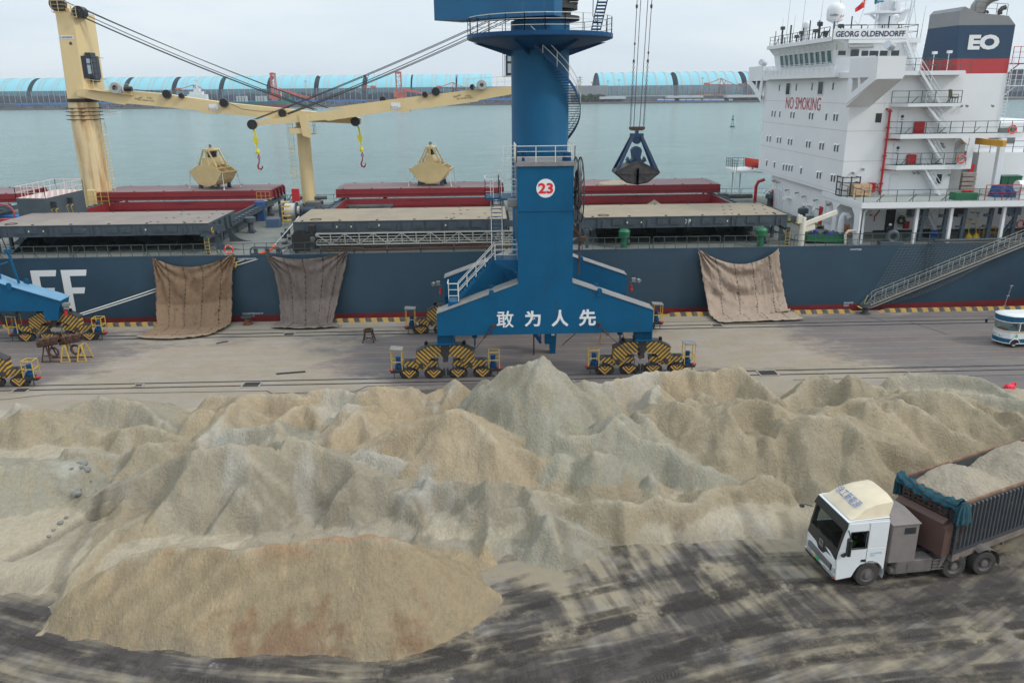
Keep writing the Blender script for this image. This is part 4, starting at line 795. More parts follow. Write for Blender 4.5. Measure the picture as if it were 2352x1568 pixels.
def hanging_grab():
 X0, Y0 = 16.35, 88.0
 t = thing('grab_bucket', (X0, Y0, 9.77), 'blue four-rope clamshell grab hanging closed over the open hold', 'grab')
 gb = M('grab_blue', (.008, .034, .085), .55, var=.3, vs=2, dirt=((.05, .045, .04), .3, 3)); shell = M('grab_shell_steel', (.065, .06, .06), .6, .2, var=.3, vs=2, dirt=((.3, .25, .17), .22, 3))
 for s in (-1, 1):   # jaws open upwards, meeting below
  m = MB(); prof = [(0, 9.85), (s*1.15, 10.05), (s*2.35, 11.0), (s*2.3, 11.35), (s*.25, 12.35), (0, 12.35)]
  for y_ in (Y0-1.35, Y0+1.27): m.prism([(X0+a, z) for a, z in prof], 'y', y_, y_+.08)
  pr = prof[:4]
  for (a, z), (b, z2) in zip(pr[:-1], pr[1:]): m.slab([(X0+a, Y0-1.35, z), (X0+b, Y0-1.35, z2), (X0+b, Y0+1.35, z2), (X0+a, Y0+1.35, z)], (-s*.05, 0, .08))
  m.slab([(X0+s*2.3, Y0-1.35, 11.35), (X0+s*.9, Y0-1.35, 12.03), (X0+s*.9, Y0+1.35, 12.03), (X0+s*2.3, Y0+1.35, 11.35)], (0, 0, -.06))
  m.bar((X0+s*2.3, Y0-1.42, 11.1), (X0+s*.1, Y0-1.42, 11.0), .06, .1); m.bar((X0+s*.1, Y0-1.42, 11.2), (X0+s*1.2, Y0-1.42, 10.1), .06, .1); m.bar((X0, Y0-1.44, 9.85), (X0, Y0-1.44, 11.6), .26, .06)
  m.bar((X0+s*2.3, Y0-1.40, 11.3), (X0+s*.2, Y0-1.40, 12.3), .1, .1)
  j = m.build('jaw', shell, t); sub(j)
  q = MB(); q.torus((X0+s*2.3, Y0-1.3, 11.15), .1, .05, 'y', 10, 6); q.build('jaw_pin', DARK, j)
  for y_ in (-1.15, 1.15):
   a = MB(); a.slab([(X0+s*.25, Y0+y_*.35-.07, 15.05), (X0+s*.55, Y0+y_*.35-.07, 15.05), (X0+s*2.42, Y0+y_-.07, 11.15), (X0+s*2.05, Y0+y_-.07, 11.15)], (0, .16, 0)); a.build('arm', gb, t)
 h = MB(); h.box(X0-.68, X0+.68, Y0-.45, Y0+.45, 14.8, 15.15); h.tube((X0, Y0-.4, 14.5), (X0, Y0+.4, 14.5), .45, 18); h.box(X0-.15, X0+.15, Y0-.3, Y0+.3, 15.15, 15.5); h.build('head', gb, t)
 k = MB(); k.prism([(X0-.85, 15.85), (X0+.85, 15.85), (X0+.85, 15.6), (X0+.6, 15.45), (X0-.6, 15.45), (X0-.85, 15.6)], 'y', Y0-.15, Y0+.15); k.build('spreader', RUST, t)
 l = MB(); l.tube((X0, Y0-.45, 13.3), (X0, Y0+.45, 13.3), .52, 20); l.prism([(X0-.55, 13.4), (X0-.35, 13.7), (X0+.35, 13.7), (X0+.55, 13.4), (X0+.4, 12.6), (X0+.9, 11.9), (X0-.9, 11.9), (X0-.4, 12.6)], 'y', Y0-.6, Y0+.6)
 l.tube((X0+.1, Y0-.75, 12.5), (X0+.1, Y0+.7, 12.5), .22, 14); l.prism([(X0-.9, 12.7), (X0-1.1, 12.3), (X0-.6, 12.0)], 'y', Y0-.5, Y0+.5); l.prism([(X0+.9, 12.7), (X0+1.1, 12.3), (X0+.6, 12.0)], 'y', Y0-.5, Y0+.5); l.build('lower_crosshead', gb, t)
 r = MB()
 for x0, x1, ch in ((-.72, -.42, 1), (-.35, -.05, 0), (.28, .7, 0), (.72, 1.1, 1)):
  zt = 30.; zc = 22.4 if ch else 15.85
  fx = lambda z: X0+x0+(x1-x0)*(z-15.8)/(zt-15.8)
  r.bar((fx(zc), Y0, zc), (fx(zt), Y0, zt), .06, .06)
  if ch:
   n = 30
   for i in range(n):
    z = 15.9+(zc-15.9)*i/n; r.torus((fx(z), Y0, z+.1), .1, .028, 'y' if i % 2 else 'x', 8, 5)
   r.ball((fx(22.5), Y0, 22.5), .12, 6, 1.6); r.ball((fx(27.8), Y0, 27.8), .13, 6, 1.8); r.ball((fx(24.2 if x0 < 0 else 23.3), Y0, 24.2 if x0 < 0 else 23.3), .1, 6, 1.6)
 r.build('hoist_rope', M('oily_wire_rope', (.05, .045, .05), .6, .3), t)
hanging_grab()
# ================================================================== bulk carrier
def c1(x, y): return (x/2.9257, y/2.9257)
def q5(x, y): return ((900+x/2.94)/1.7415, (260+y/2.94)/1.7415)
def pm(x, y): return ((200+x/3.483)/1.7415, (y/3.483)/1.7415)
def p3(x, y): return (x/5.2267/1.7415, (700+y/5.2267)/1.7415)
YH, DK = 71.2, 5.8
HULL = M('hull_blue_grey', (.022, .055, .086), .5, var=.16, vs=.25, streak=((.02, .035, .055), .25, (.6, .6, .12)))
HULLR = M('hull_red', (.17, .012, .014), .6, var=.2)
HGREY = M('hatch_grey', (.048, .066, .08), .55, var=.15, vs=1., dirt=((.1, .08, .06), .12, 2))
HTOP = M('hatch_top_dusty', (.22, .185, .165), .8, var=.1, vs=.4, dirt=((.3, .25, .185), .55, .16))
HTOP2 = M('hatch_top_sandy', (.28, .23, .165), .85, var=.12, vs=.5, dirt=((.2, .165, .16), .4, .2))
HTOP3 = M('hatch_top_far', (.2, .13, .13), .75, var=.1, vs=.5)
HRED = M('hatch_red', (.215, .017, .022), .5, var=.12, vs=.5, streak=((.1, .012, .012), .3))
DECKM = M('deck_paint', (.15, .16, .145), .8, var=.15, vs=.6, dirt=((.22, .195, .165), .5, .25))
CREAM = M('cream_paint', (.66, .51, .27), .5, var=.06, vs=.3, streak=((.6, .42, .2), .25))
CREAMR = M('cream_paint_rusty', (.66, .52, .30), .6, var=.08, vs=.5, streak=((.36, .14, .035), .8, (1.6, 1.6, .16)), dirt=((.35, .14, .04), .2, 1.5))
SHW = M('ship_white', (.70, .71, .72), .5, var=.03, vs=.3, streak=((.5, .42, .33), .12, (1.2, 1.2, .1)))
SHW2 = M('ship_white_frames', (.66, .68, .70), .5, var=.04)
SHGREEN = M('scupper_green', (.015, .06, .045), .7)
RAILG = M('rail_dark_green', (.06, .085, .085), .6)
ship = thing('bulk_carrier', (10, YH, -3.5), 'long dark blue bulk carrier moored alongside, white bridge house on the right', 'cargo ship')
def part(mb, name, mat, par=None, **k):
 o = mb.build(name, mat, par if par is not None else ship, **k)
 if par is None: sub(o)
 return o
def hull():
 xs = list(np.arange(-150, 37, 8.))+list(np.arange(38, 72, 2.)); zs = [5.8, 5.2, 3.5, 2., 1.2, .3, .28, -1, -2.5, -4.5]
 def yo(x, z):
  a = max(0, (x-36)/30.); return YH+min(9, 7.5*a*a*max(0, (5.0-z)/9.)**1.1)+ (0 if x < 60 else ((x-60)/12.)**2*9*.5)
 m = MB(); P = [[(x, yo(x, z), z) for x in xs] for z in zs]; m.grid(P[:7], 0)
 m2 = MB(); m2.grid(P[6:], 0)
 m.quad((-150, 106.5, 5.8), (70, 106.5, 5.8), (70, 106.5, .3), (-150, 106.5, .3)); m.quad((-150, YH, 5.8), (-150, 106.5, 5.8), (-150, 106.5, -3), (-150, YH, -3)); m.quad((70, 76, 5.8), (70, 106.5, 5.8), (70, 106.5, -3), (70, 76, -3))
 h = part(m, 'hull', HULL, smooth=True)
 part(m2, 'boot_topping', HULLR, smooth=True)
 d = MB(); d.box(-150, 70, YH+.02, 106.4, 5.3, DK); part(d, 'main_deck', DECKM)
 e = MB(); e.box(-150, 60, YH-.02, YH+.1, 5.72, 5.86); part(e, 'sheer_strake', HULL)
 def poly(pts):
  q = MB(); q.add([tuple(at(*c1(x, y+1), Y=YH-.02))for x, y in pts], [tuple(range(len(pts)))]); return q
 for n_, o_ in (('F', -1), ('F', 0)):
  xa, xb = (-33.1, -27.5) if o_ == -1 else (-27.0, -24.0)
 zt_, zb_ = at(139, 620, Y=YH)[2], at(160, 714.7, Y=YH)[2]; hh_ = (zt_-zb_)
 def FF(x0):
  q = MB(); Y = YH-.02; w_ = 2.3; sw = .72; e = .56
  q.add([(x0, Y, zb_), (x0+sw, Y, zb_), (x0+sw, Y, zt_), (x0, Y, zt_)], [(0, 1, 2, 3)])
  q.add([(x0+sw, Y, zt_-e), (x0+w_-.14, Y, zt_-e), (x0+w_, Y, zt_), (x0+sw, Y, zt_)], [(0, 1, 2, 3)])
  zm = zb_+hh_*.43; q.add([(x0+sw, Y, zm), (x0+w_-.55, Y, zm), (x0+w_-.4, Y, zm+e), (x0+sw, Y, zm+e)], [(0, 1, 2, 3)]); return q
 part(FF(at(139, 620, Y=YH)[0]), 'name_letter', WHITE, h); part(FF(at(69, 621, Y=YH)[0]), 'name_letter', WHITE, h)
 rr = MB(); x0 = at(0, 640, Y=YH)[0]-1.8; rr.box(x0-.5, x0+.3, YH-.022, YH-.02, zb_, zt_); pts = [(x0+.3+1.5*math.cos(t), zt_-1.25+1.25*math.sin(t)) for t in np.linspace(-math.pi/2, math.pi/2, 12)]
 pin = [(x0+.3+.75*math.cos(t), zt_-1.25+.65*math.sin(t)) for t in np.linspace(-math.pi/2, math.pi/2, 12)]
 rr.grid([[(a, YH-.02, b) for a, b in pts], [(a, YH-.02, b) for a, b in pin]]); part(rr, 'name_letter', WHITE, h)
 dm = M('draft_mark_white', (.6, .62, .64), .6)
 for s_, cx_, cy_, hh in (('FWWTP|ER', *[(2696+1223/1.68)/1.7415, (700+502/1.68)/1.7415], .2), ('FWWTP\n7CH', *[(2696+1172/1.68)/1.7415, (700+868/1.68)/1.7415], .42), ('SGWBTP|FWWTP', 1660/1.68/1.7415, (700+565/1.68)/1.7415, .2), ('SGWBTP|FWWTP\nSCHTSCH', 1700/1.68/1.7415, (700+939/1.68)/1.7415, .42)):
  p = at(cx_, cy_, Y=YH-.03); text_part('draft_marking', s_, h, facing(p), hh, dm, bold=.02)
 for i, s_ in enumerate(('16M', '8', '6', '4', '2', '15M', '8', '6', '4', '2', '14M')):
  px = (2280-35*i/10)/1.68; py = (748+14*i)/1.68; x_, y_ = (2696+px)/1.7415, (700+py)/1.7415; p = at(x_, y_, Y=YH+.2); p[1] = yo(p[0], p[2])-.06; text_part('draft_marking', s_, h, facing(p), .13, dm, bold=.02)
 r = MB(); x = -50.
 while x < 32:
  if not (x > -16.5 and x < -2.2):
   a, b = x+.12, min(x+6.3, 34);
   for k in (.55, 1.1): r.bar((a, YH+.15, DK+k), (b, YH+.15, DK+k), .045)
   n = 6
   for i in range(n+1): q = a+(b-a)*i/n; r.bar((q, YH+.15, DK), (q, YH+.15, DK+1.1), .045)
   for q in (a, (a+b)/2, b): r.bar((q, YH+.15, DK+.5), (q+.12, YH+.5, DK), .04)
  x += 6.5
 r.rail([(34, YH+.15, DK), (42, YH+.15, DK)], 1.1, 2, 1.4); r.rail([(-150, 106.2, DK), (40, 106.2, DK)], 1.1, 2, 2.)
 part(r, 'deck_rail', RAILG)
hull()
def hatch(n, x0, x1, top, openx=True, sand=False):
 xc = (x0+x1)/2
 m = MB(); t_ = .18; a0, a1, b0, b1, zc = x0+1.0, x1-.9, 79.6, 95., 7.7
 for bx_ in ((a0, a1, b0, b0+t_), (a0, a1, b1-t_, b1), (a0, a0+t_, b0+t_, b1-t_), (a1-t_, a1, b0+t_, b1-t_)): m.box(*bx_, DK-3, zc)
 cm = part(m, 'hatch_coaming', HGREY)
 i = MB()
 i.quad((a0+t_, b1-t_-.005, zc-.02), (a1-t_, b1-t_-.005, zc-.02), (a1-t_, b1-t_-.005, -8), (a0+t_, b1-t_-.005, -8)); i.quad((a1-t_-.005, b0+t_, zc-.02), (a1-t_-.005, b1-t_, zc-.02), (a1-t_-.005, b1-t_, -8), (a1-t_-.005, b0+t_, -8)); i.quad((a0+t_+.005, b0+t_, zc-.02), (a0+t_+.005, b1-t_, zc-.02), (a0+t_+.005, b1-t_, -8), (a0+t_+.005, b0+t_, -8))
 i.quad((a0, b0, -8), (a1, b0, -8), (a1, b1, -8), (a0, b1, -8)); i.bar((a0, b1-.25, 6.9), (a1, b1-.25, 6.9), .06); i.prism([(xc-1.2, zc-.01), (xc+1.2, zc-.01), (xc+.9, zc-.2), (xc-.9, zc-.2)], 'y', b1-.25, b1-.19)
 part(i, 'hold_lining', HRED, cm)
 for sx, xe in ((1, x1-.1), (-1, x0+.2)):
  k = MB(); k.bar((xe, 72.1, 7.3), (xe, 102.2, 7.3), .3, .34); k.bar((xe-.35*sx, 72.1, 7.48), (xe-.35*sx, 102.2, 7.48), .25, .08)
  for yy in (72.4, 76.3, 99, 102): k.box(xe-.12, xe+.12, yy-.15, yy+.15, DK, 7.2)
  for yy in (74.5, 78.6):
   pts = [(xe, 7.15), (xe+sx*.25, 7.15)]+[(xe+sx*(.3+1.9*(1-math.cos(t))), 7.1-1.28*math.sin(t)) for t in np.linspace(.1, math.pi/2, 7)]+[(xe, DK)]
   k.prism(pts, 'y', yy-.03, yy+.03)
  for yy in range(12): k.box(xe-.25, xe+.25, 80+yy*1.25, 80.3+yy*1.25, 7.5, 7.62)
  part(k, 'hatch_track', HGREY, cm)
 u = MB()
 for q in np.arange(x0+1.5, x1-.5, 2.9): u.prism([(73.6, DK), (79.5, DK), (79.5, 7.6), (78.9, 7.6)], 'x', q, q+.06)
 u.box(x0+.8, x1-.8, 79.3, 79.6, 7.35, 7.7); u.box(x0+1, x1-1, 79.45, 79.6, 6.7, 6.8); part(u, 'coaming_stay', HGREY, cm)
 for nm, y0, y1, z0, z1, mt in (('near', 72.9, 81.0, 7.48, 8.5, top), ('far', 95.0, 101.5, 7.86, 8.82, HTOP3)):
  c = MB(); c.prism([(x0, z0), (x1, z0), (x1, z1), (x0, z1)], 'y', y0, y1, 0)
  c.slab([(x0+.05, y0+.05, z1+.004), (x1-.05, y0+.05, z1+.004), (x1-.05, y1-.05, z1+.004), (x0+.05, y1-.05, z1+.004)], (0, 0, .02), 1)
  body = HGREY if nm == 'near' else HRED
  hc = part(c, 'hatch_cover', [body, mt])
  e = MB()
  for q in np.arange(x0+.8, x1, 3.4): e.lathe([(.001, z1+.02), (.12, z1+.02), (.12, z1+.1), (.001, z1+.1)], (q, y0+.3, 0), 8); e.lathe([(.001, z1+.02), (.1, z1+.02), (.1, z1+.12), (.001, z1+.12)], (q+.5, y1-.25, 0), 8)
  for yy in (y0+1.5, y0+3, y0+4.6, y0+6):
   e.prism([(yy-.2, z1-.1), (yy+.25, z1-.3), (yy+.1, z0-.25), (yy-.1, z0-.1)], 'x', x1, x1+.25)
  if nm == 'near':
   for q in np.arange(x0+1.2, x1-.4, 4.15):
    e.box(q, q+.14, y0-.12, y0, z0+.1, z1-.12); e.box(q+.45, q+.75, y0-.08, y0, z0+.05, z1-.25)
    for dx in (1.4, 2.6):
     e.box(q+dx, q+dx+.95, y0-.09, y0, z0+.32, z1-.12); e.box(q+dx+.3, q+dx+.5, y0-.12, y0-.09, z0+.5, z0+.6)
   e.bar((x0, y0-.03, z1-.02), (x1, y0-.03, z1-.02), .05)
   for yy in (74, 76.3, 78.6):
    for q in (x1-5.6, x1-4.9, x1-2.6, x1-1.6): e.lathe([(.001, z1+.02), (.12, z1+.02), (.12, z1+.06), (.001, z1+.06)], (q+(yy-74)*.25, yy, 0), 8)
  else:
   e.bar((x0, y0-.04, z0+.42), (x1, y0-.04, z0+.42), .1); e.bar((x0, y0-.06, z0+.05), (x1, y0-.06, z0+.05), .12)
  part(e, 'cover_fittings', HGREY if nm == 'near' else HRED, hc)
  if nm == 'near':
   g = MB(); g.torus((x0+1.9, y0+1.0, z1+.06), .5, .03, 'z', 20, 6); g.torus((x1-1.0, y0+1.0, z1+.06), .12, .03, 'z', 10, 6); part(g, 'grab_ring', RUST, hc)
   s_ = MB(); [s_.box(q, q+.12, y0-.1, y0-.09, z1-.55, z1-.4) for q in (x0+3.9, x0+5.2, x1-5.7)]; part(s_, 'cover_label', M('label_cream', (.6, .6, .42)), hc)
   if n != 4: text_part('hatch_number', '%dP' % n, hc, facing((x0+(8.65 if n == 5 else 7.6 if n == 6 else 9.6), y0-.012, 8.02)), .42, WHITE, bold=.03)
 if n != 4:
  lad = MB();
  for dx in (0, .4): lad.bar((x1-.3+dx, 72.2, DK), (x1-.3+dx, 72.2, 7.3), .05)
  for kk in range(5): lad.bar((x1-.3, 72.2, 6+.3*kk), (x1+.1, 72.2, 6+.3*kk), .04)
  part(lad, 'ladder', YEL, cm)
  ww = MB(); [ww.torus((x1+.05, yy, 7.75), .22, .05, 'x', 14, 6) for yy in (73.6,)]; part(ww, 'cover_wheel', YEL, cm)
hatch(4, -73.5, -54.3, HTOP); hatch(5, -45.2, -25.2, HTOP); hatch(6, -17.6, 1.9, HTOP2); hatch(7, 9., 27.9, HTOP2)
def cargo_in_hold():
 SM = MATS['loose_sand']
 def heap(x, y, z, r, h, nm, lab, kind=None):
  me = MB(); P = []
  for j in range(9):
   rr = r*j/8+.001; P.append([(rr*math.cos(t)*(1+.12*math.sin(3*t+x)), rr*.8*math.sin(t), h*(1-j/8)**1.15+.05*math.sin(5*t+j)) for t in np.linspace(0, 2*math.pi, 25)[:-1]])
  me.grid(P, close=True); o = me.build(nm, SM, smooth=True); o.location = (x, y, z); ca = o.data.color_attributes.new('tint', 'FLOAT_COLOR', 'POINT'); ca.data.foreach_set('color', np.tile(np.array([.40, .345, .265, 1], np.float32), len(o.data.vertices))); tag(o, lab, 'sand')
 heap(18.6, 88, 4.9, 5.2, 3.1, 'sand_pile', 'rounded sand pile rising inside the open hold under the hanging grab')
 heap(15.7, 97.5, 8.84, 2.2, .45, 'sand_pile', 'small spill of sand on the red hatch cover below the hanging grab')
cargo_in_hold()
def sheave(mb, p, r, y0=-.18, y1=.18):
 mb.lathe([(.001, y0), (r*.3, y0-.03), (r*.35, y0), (r*.78, y0+.02), (r, y0), (r, y1), (.001, y1)], (p[0], p[1], p[2]), 24, 'y')
def deck_crane():
 YC = 95.0
 xb0, xb1 = at(*pm(250, 1400), Y=96.5)[0], at(*pm(645, 1400), Y=96.5)[0]; cx = (xb0+xb1)/2; r = (xb1-xb0)/2*.97; zr = at(*pm(400, 1385), Y=96.5)[2]
 ped = MB(); ped.lathe([(r*1.03, DK), (r*1.0, 8), (r, zr-3.2), (r, zr-.3)], (cx, 96.6, 0), 48); p_ = part(ped, 'crane_pedestal', CREAMR, smooth=True)
 fl = MB()
 for i, dz in enumerate((.95, 1.35, 1.75, 2.2)):
  for k in range(8):
   a = 2*math.pi*k/8+.3; fl.box(cx+(r+.05)*math.cos(a)-.28, cx+(r+.05)*math.cos(a)+.28, 96.6+(r+.05)*math.sin(a)-.2, 96.6+(r+.05)*math.sin(a)+.2, zr-dz-.05, zr-dz+.03)
  fl.torus((cx, 96.6, zr-dz), r+.02, .035, 'z', 40, 5)
 part(fl, 'bracket_rings', RUST, p_)
 rg = MB(); rg.lathe([(r, zr-.32), (r*1.06, zr-.3), (r*1.06, zr+.05), (r, zr+.08)], (cx, 96.6, 0), 48); part(rg, 'slewing_bearing', BLACK, p_)
 zt = at(*pm(240, 180), Y=YC)[2]; z0 = zr+.08
 def sec(z, xl, xr): w_ = xr-xl; return [(xl, YC+.35, z), (xl+.25, YC, z), (xr-w_*.30, YC, z), (xr, YC+1.0, z), (xr, YC+3.2, z), (xl, YC+3.2, z)]
 S = [sec(z0, at(*pm(218, 1360), Y=YC)[0], at(*pm(600, 1360), Y=YC)[0]), sec(zt-1, at(*pm(75, 330), Y=YC)[0], at(*pm(448, 330), Y=YC)[0]), sec(zt, at(*pm(50, 180), Y=YC)[0], at(*pm(437, 240), Y=YC)[0])]
 m = MB(); m.grid(S, close=True); m.add(S[2], [tuple(range(6))]); m.add(S[0], [tuple(range(6))])
 pl = [at(*pm(x, y), Y=YC+.8) for x, y in ((40, 180), (60, 100), (170, 10), (215, 100), (260, 120), (290, 190))]; m.slab([tuple(q) for q in pl], (0, 1.2, 0))
 pl = [at(*pm(x, y), Y=YC+.3) for x, y in ((300, 250), (300, 110), (380, 100), (430, 170), (432, 250))]; m.slab([tuple(q) for q in pl], (0, 1.4, 0))
 mast = part(m, 'crane_mast', CREAM)
 sh = MB(); a = at(*pm(110, 60), Y=YC+.4); sheave(sh, a, .75, -.5, .5); b = at(*pm(400, 170), Y=YC); sheave(sh, b, .62, -.2, .9); part(sh, 'mast_sheave', BLACK, mast, smooth=True)
 r_ = MB(); A = [at(*pm(x, y), Y=YC-.5) for x, y in ((25, 170), (215, 170), (310, 240), (370, 240))]; r_.rail(A, 1.15, 3, .9, .02); r_.bar(A[0], A[1], .2, .05); r_.bar(A[2], A[3], .3, .05); part(r_, 'mast_rail', CREAM, mast)
 st = MB(); A = at(*pm(230, 522), Y=YC-.01); st.box(A[0]-.75, A[0]+.75, YC-.02, YC-.005, A[2]-.17, A[2]+.17); part(st, 'maker_plate', WHITE, mast)
 text_part('maker_name', 'MACGREGOR', mast, facing((A[0]+.12, YC-.03, A[2])), .17, M('plate_ink', (.05, .06, .14)), width=1.1, bold=.03)
 t2 = MB(); t2.torus((A[0]-.62, YC-.03, A[2]), .07, .018, 'y', 12, 5); part(t2, 'maker_emblem', MATS['plate_ink'], mast)
 A = at(*pm(288, 607), Y=YC-.01); hl = MB(); hl.lathe([(.001, -.02), (.17, -.02), (.17, 0)], (A[0], YC, A[2]), 16, 'y'); part(hl, 'port_hole', M('hole_brown', (.09, .05, .035)), mast)
 A = [at(*pm(x, y), Y=YC-.2) for x, y in ((510, 760), (575, 760), (690, 810), (700, 1085), (550, 1130))];
 cb = MB(); C0 = at(*pm(520, 780), Y=YC+.2); C1 = at(*pm(625, 1090), Y=YC+.2); C2 = at(*pm(545, 1090), Y=YC+.2)
 cb.box(C2[0]-.5, C1[0], YC+.1, YC+1.9, C1[2], C0[2]); cb.box(C2[0]-.1, C2[0]+.5, YC+.3, YC+1.5, C0[2], C0[2]+.35); cb.box(C2[0]+.05, C2[0]+.7, YC+.3, YC+1.4, C1[2]-.45, C1[2])
 cab = part(cb, 'crane_cab', M('cab_navy', (.02, .025, .04), .4), mast)
 x_ = C2[0]; w1 = MB(); w1.box(x_+.05, x_+.42, YC+.08, YC+.1, C1[2]+1.55, C1[2]+2.05); w1.box(x_+.05, x_+.42, YC+.08, YC+.1, C1[2]+.45, C1[2]+1.4); w1.box(x_+.6, C1[0]-.08, YC+.08, YC+.1, C1[2]+.3, C1[2]+2.0); part(w1, 'cab_window', M('pale_glass', (.35, .42, .45), .1), mast)
 cg = MB(); xg = C1[0]+.55
 for q in (C1[0]+.15, xg): cg.bar((q, YC, C1[2]-.1), (q, YC, C0[2]-.2), .04)
 for z in np.linspace(C1[2]-.1, C0[2]-.2, 5): cg.bar((C1[0]-.2, YC, z), (xg, YC, z), .04)
 for z in (C1[2]-.1, C0[2]-.2): cg.bar((xg, YC, z), (xg, YC+1.8, z), .04)
 part(cg, 'cab_guard', BLACK, mast)
 jn = [(366, 1235), (520, 1262), (850, 1300), (1150, 1330)]
 top = [at(*c1(x, y), Y=94.6) for x, y in ((513, 597), (890, 614), (1100, 632), (1500, 690), (2060, 748), (2420, 795))]
 bot = [at(*c1(x, y), Y=94.6) for x, y in ((2420, 835), (2060, 818), (1800, 796), (1465, 762), (1430, 768), (1350, 757), (1340, 745), (1000, 710), (850, 697), (838, 706), (620, 668), (520, 645))]
 j = MB(); j.slab([tuple(p) for p in top+bot], (0, 1.5, 0), 0); jib = part(j, 'crane_jib', CREAM)
 fp = MB(); a = at(*c1(585, 603), Y=94.2); b = at(*c1(885, 640), Y=94.2); fp.slab([a, b, b+np.array([0, .6, 0]), a+np.array([0, .6, 0])], (0, 0, .05)); fp.rail([a, b], 1.1, 2, .8, .022); part(fp, 'jib_walkway', CREAM, jib)
 d = MB(); A = at(*c1(778, 592), Y=94.3); d.lathe([(.3, -.25), (.58, -.25), (.6, -.2), (.6, .3), (.001, .3)], A, 28, 'y'); d.box(A[0]-.25, A[0]+.55, A[1]-.2, A[1]+.3, A[2]-.6, A[2]-.2); part(d, 'luffing_fan', M('fan_grey', (.36, .37, .37), .5), jib, smooth=True)
 d = MB(); A = at(*c1(862, 598), Y=94.3); d.tube((A[0]-.4, A[1], A[2]), (A[0]+.4, A[1], A[2]), .27, 16); part(d, 'winch_motor', BLACK, jib, smooth=True)
 for (x, y, rr) in ((1122, 634, 27), (1220, 645, 17), (1505, 693, 27), (1898, 762, 25), (2388, 818, 30)):
  s = MB(); sheave(s, at(*c1(x, y), Y=94.4), rr/27*.47); part(s, 'sheave', BLACK, jib, smooth=True)
 ink = M('stencil_ink', (.04, .04, .05), .6)
 def sten(y_, f, x, yy, s, h, rot):
  p = at(*f(x, yy), Y=y_-.012); return text_part('load_marking', s, None, facing(p) @ Matrix.Rotation(rot, 4, 'Z'), h, ink)
 def mark(y_, f, c, rot, par, dx):
  for s, x, yy, h in (('SWL', -52, 0, .2), ('40T', -28, -8, .17), ('4-30m', 30, -6, .17), ('32T GRAB 4-30m', 8, 10, .17)):
   p = at(*f(c[0]+x, c[1]+yy), Y=y_-.012); text_part('load_marking', s, par, facing(p) @ Matrix.Rotation(rot, 4, 'Z'), h, ink)
 mark(94.6, c1, (975, 665), -.10, jib, 0)
 sp = MB(); a = at(*c1(1435, 722), Y=94.58); sp.box(a[0]-.52, a[0]+.52, 94.57, 94.59, a[2]-.34, a[2]+.34); part(sp, 'notice_plate', WHITE, jib)
 text_part('notice', 'KEEP OUT OF\nWORKING RANGE', jib, facing((a[0], 94.56, a[2]-.17)), .24, ink)
 def c21(x, y): return (746.5+x/2.9257, y/2.9257)
 YJ = 93.0
 top = [at(*q5(x, y), Y=YJ) for x, y in ((365, 660), (930, 577), (1400, 512))]+[at(*c21(x, y), Y=YJ) for x, y in ((0, 730), (500, 662), (1080, 593), (1400, 572))]
 bot = [at(*c21(x, y), Y=YJ) for x, y in ((1400, 606), (1250, 635), (1035, 674), (1030, 682), (960, 692), (790, 715), (570, 740), (568, 752), (500, 758), (490, 742))]+[at(*q5(x, y), Y=YJ) for x, y in ((1330, 640), (1210, 663), (1190, 645), (970, 668), (370, 713))]
 j = MB(); j.slab([tuple(p) for p in top+bot], (0, 1.5, 0), 0); jib2 = part(j, 'crane_jib', CREAM)
 for f, x, y, rr, yy in ((c1, 1695, 838, 31, YJ-.1), (c21, 745, 617, 26, YJ-.1), (c21, 672, 637, 18, YJ-.1), (c21, 390, 672, 20, YJ+.2), (c21, 990, 586, 17, YJ-.1)):
  s = MB(); sheave(s, at(*f(x, y), Y=yy), rr/27*.47); part(s, 'sheave', BLACK, jib2, smooth=True)
 d = MB(); A = at(*c21(1053, 572), Y=YJ-.3); d.lathe([(.2, -.25), (.5, -.25), (.56, -.2), (.56, .3), (.001, .3)], A, 28, 'y'); part(d, 'luffing_fan', MATS['fan_grey'], jib2, smooth=True)
 fp = MB(); a = at(*c21(950, 605), Y=YJ-.4); b = at(*c21(1260, 580), Y=YJ-.4); fp.rail([a, b], 1.1, 2, .8, .02); part(fp, 'jib_walkway', CREAM, jib2)
 mark(YJ, c21, (930, 650), .10, jib2, 0)
 sp = MB(); a = at(*c21(475, 712), Y=YJ-.02); sp.box(a[0]-.52, a[0]+.52, YJ-.03, YJ-.01, a[2]-.34, a[2]+.34); part(sp, 'notice_plate', WHITE, jib2)
 text_part('notice', 'KEEP OUT OF\nWORKING RANGE', jib2, facing((a[0], YJ-.04, a[2]-.17)), .24, ink)
 mm = MB(); mm.box(5.5, 8.8, 95, 98, DK, 30); m2 = part(mm, 'crane_mast', CREAM)
 A = at(*c2(1200, 372), Y=95); B = at(*c2(1262, 510), Y=95); cb = MB(); cb.box(A[0]+.25, B[0]+3.5, 95, 96.8, B[2], A[2]); part(cb, 'crane_cab', MATS['cab_navy'], m2)
 w1 = MB(); [w1.box(A[0]+.45, A[0]+1.1, 94.97, 94.99, B[2]+z, B[2]+z+h_) for z, h_ in ((.3, 1.), (1.55, .55))]; part(w1, 'cab_window', MATS['pale_glass'], m2)
 cg = MB(); [cg.bar((A[0]+q, 94.9, B[2]-.1), (A[0]+q, 94.9, A[2]+.1), .05) for q in (-.1, .12)]; [cg.bar((A[0]-.1, 94.9, z), (A[0]+.9, 94.9, z), .05) for z in (B[2]-.1, A[2]+.1)]; part(cg, 'cab_guard', BLACK, m2)
 w_ = MB()
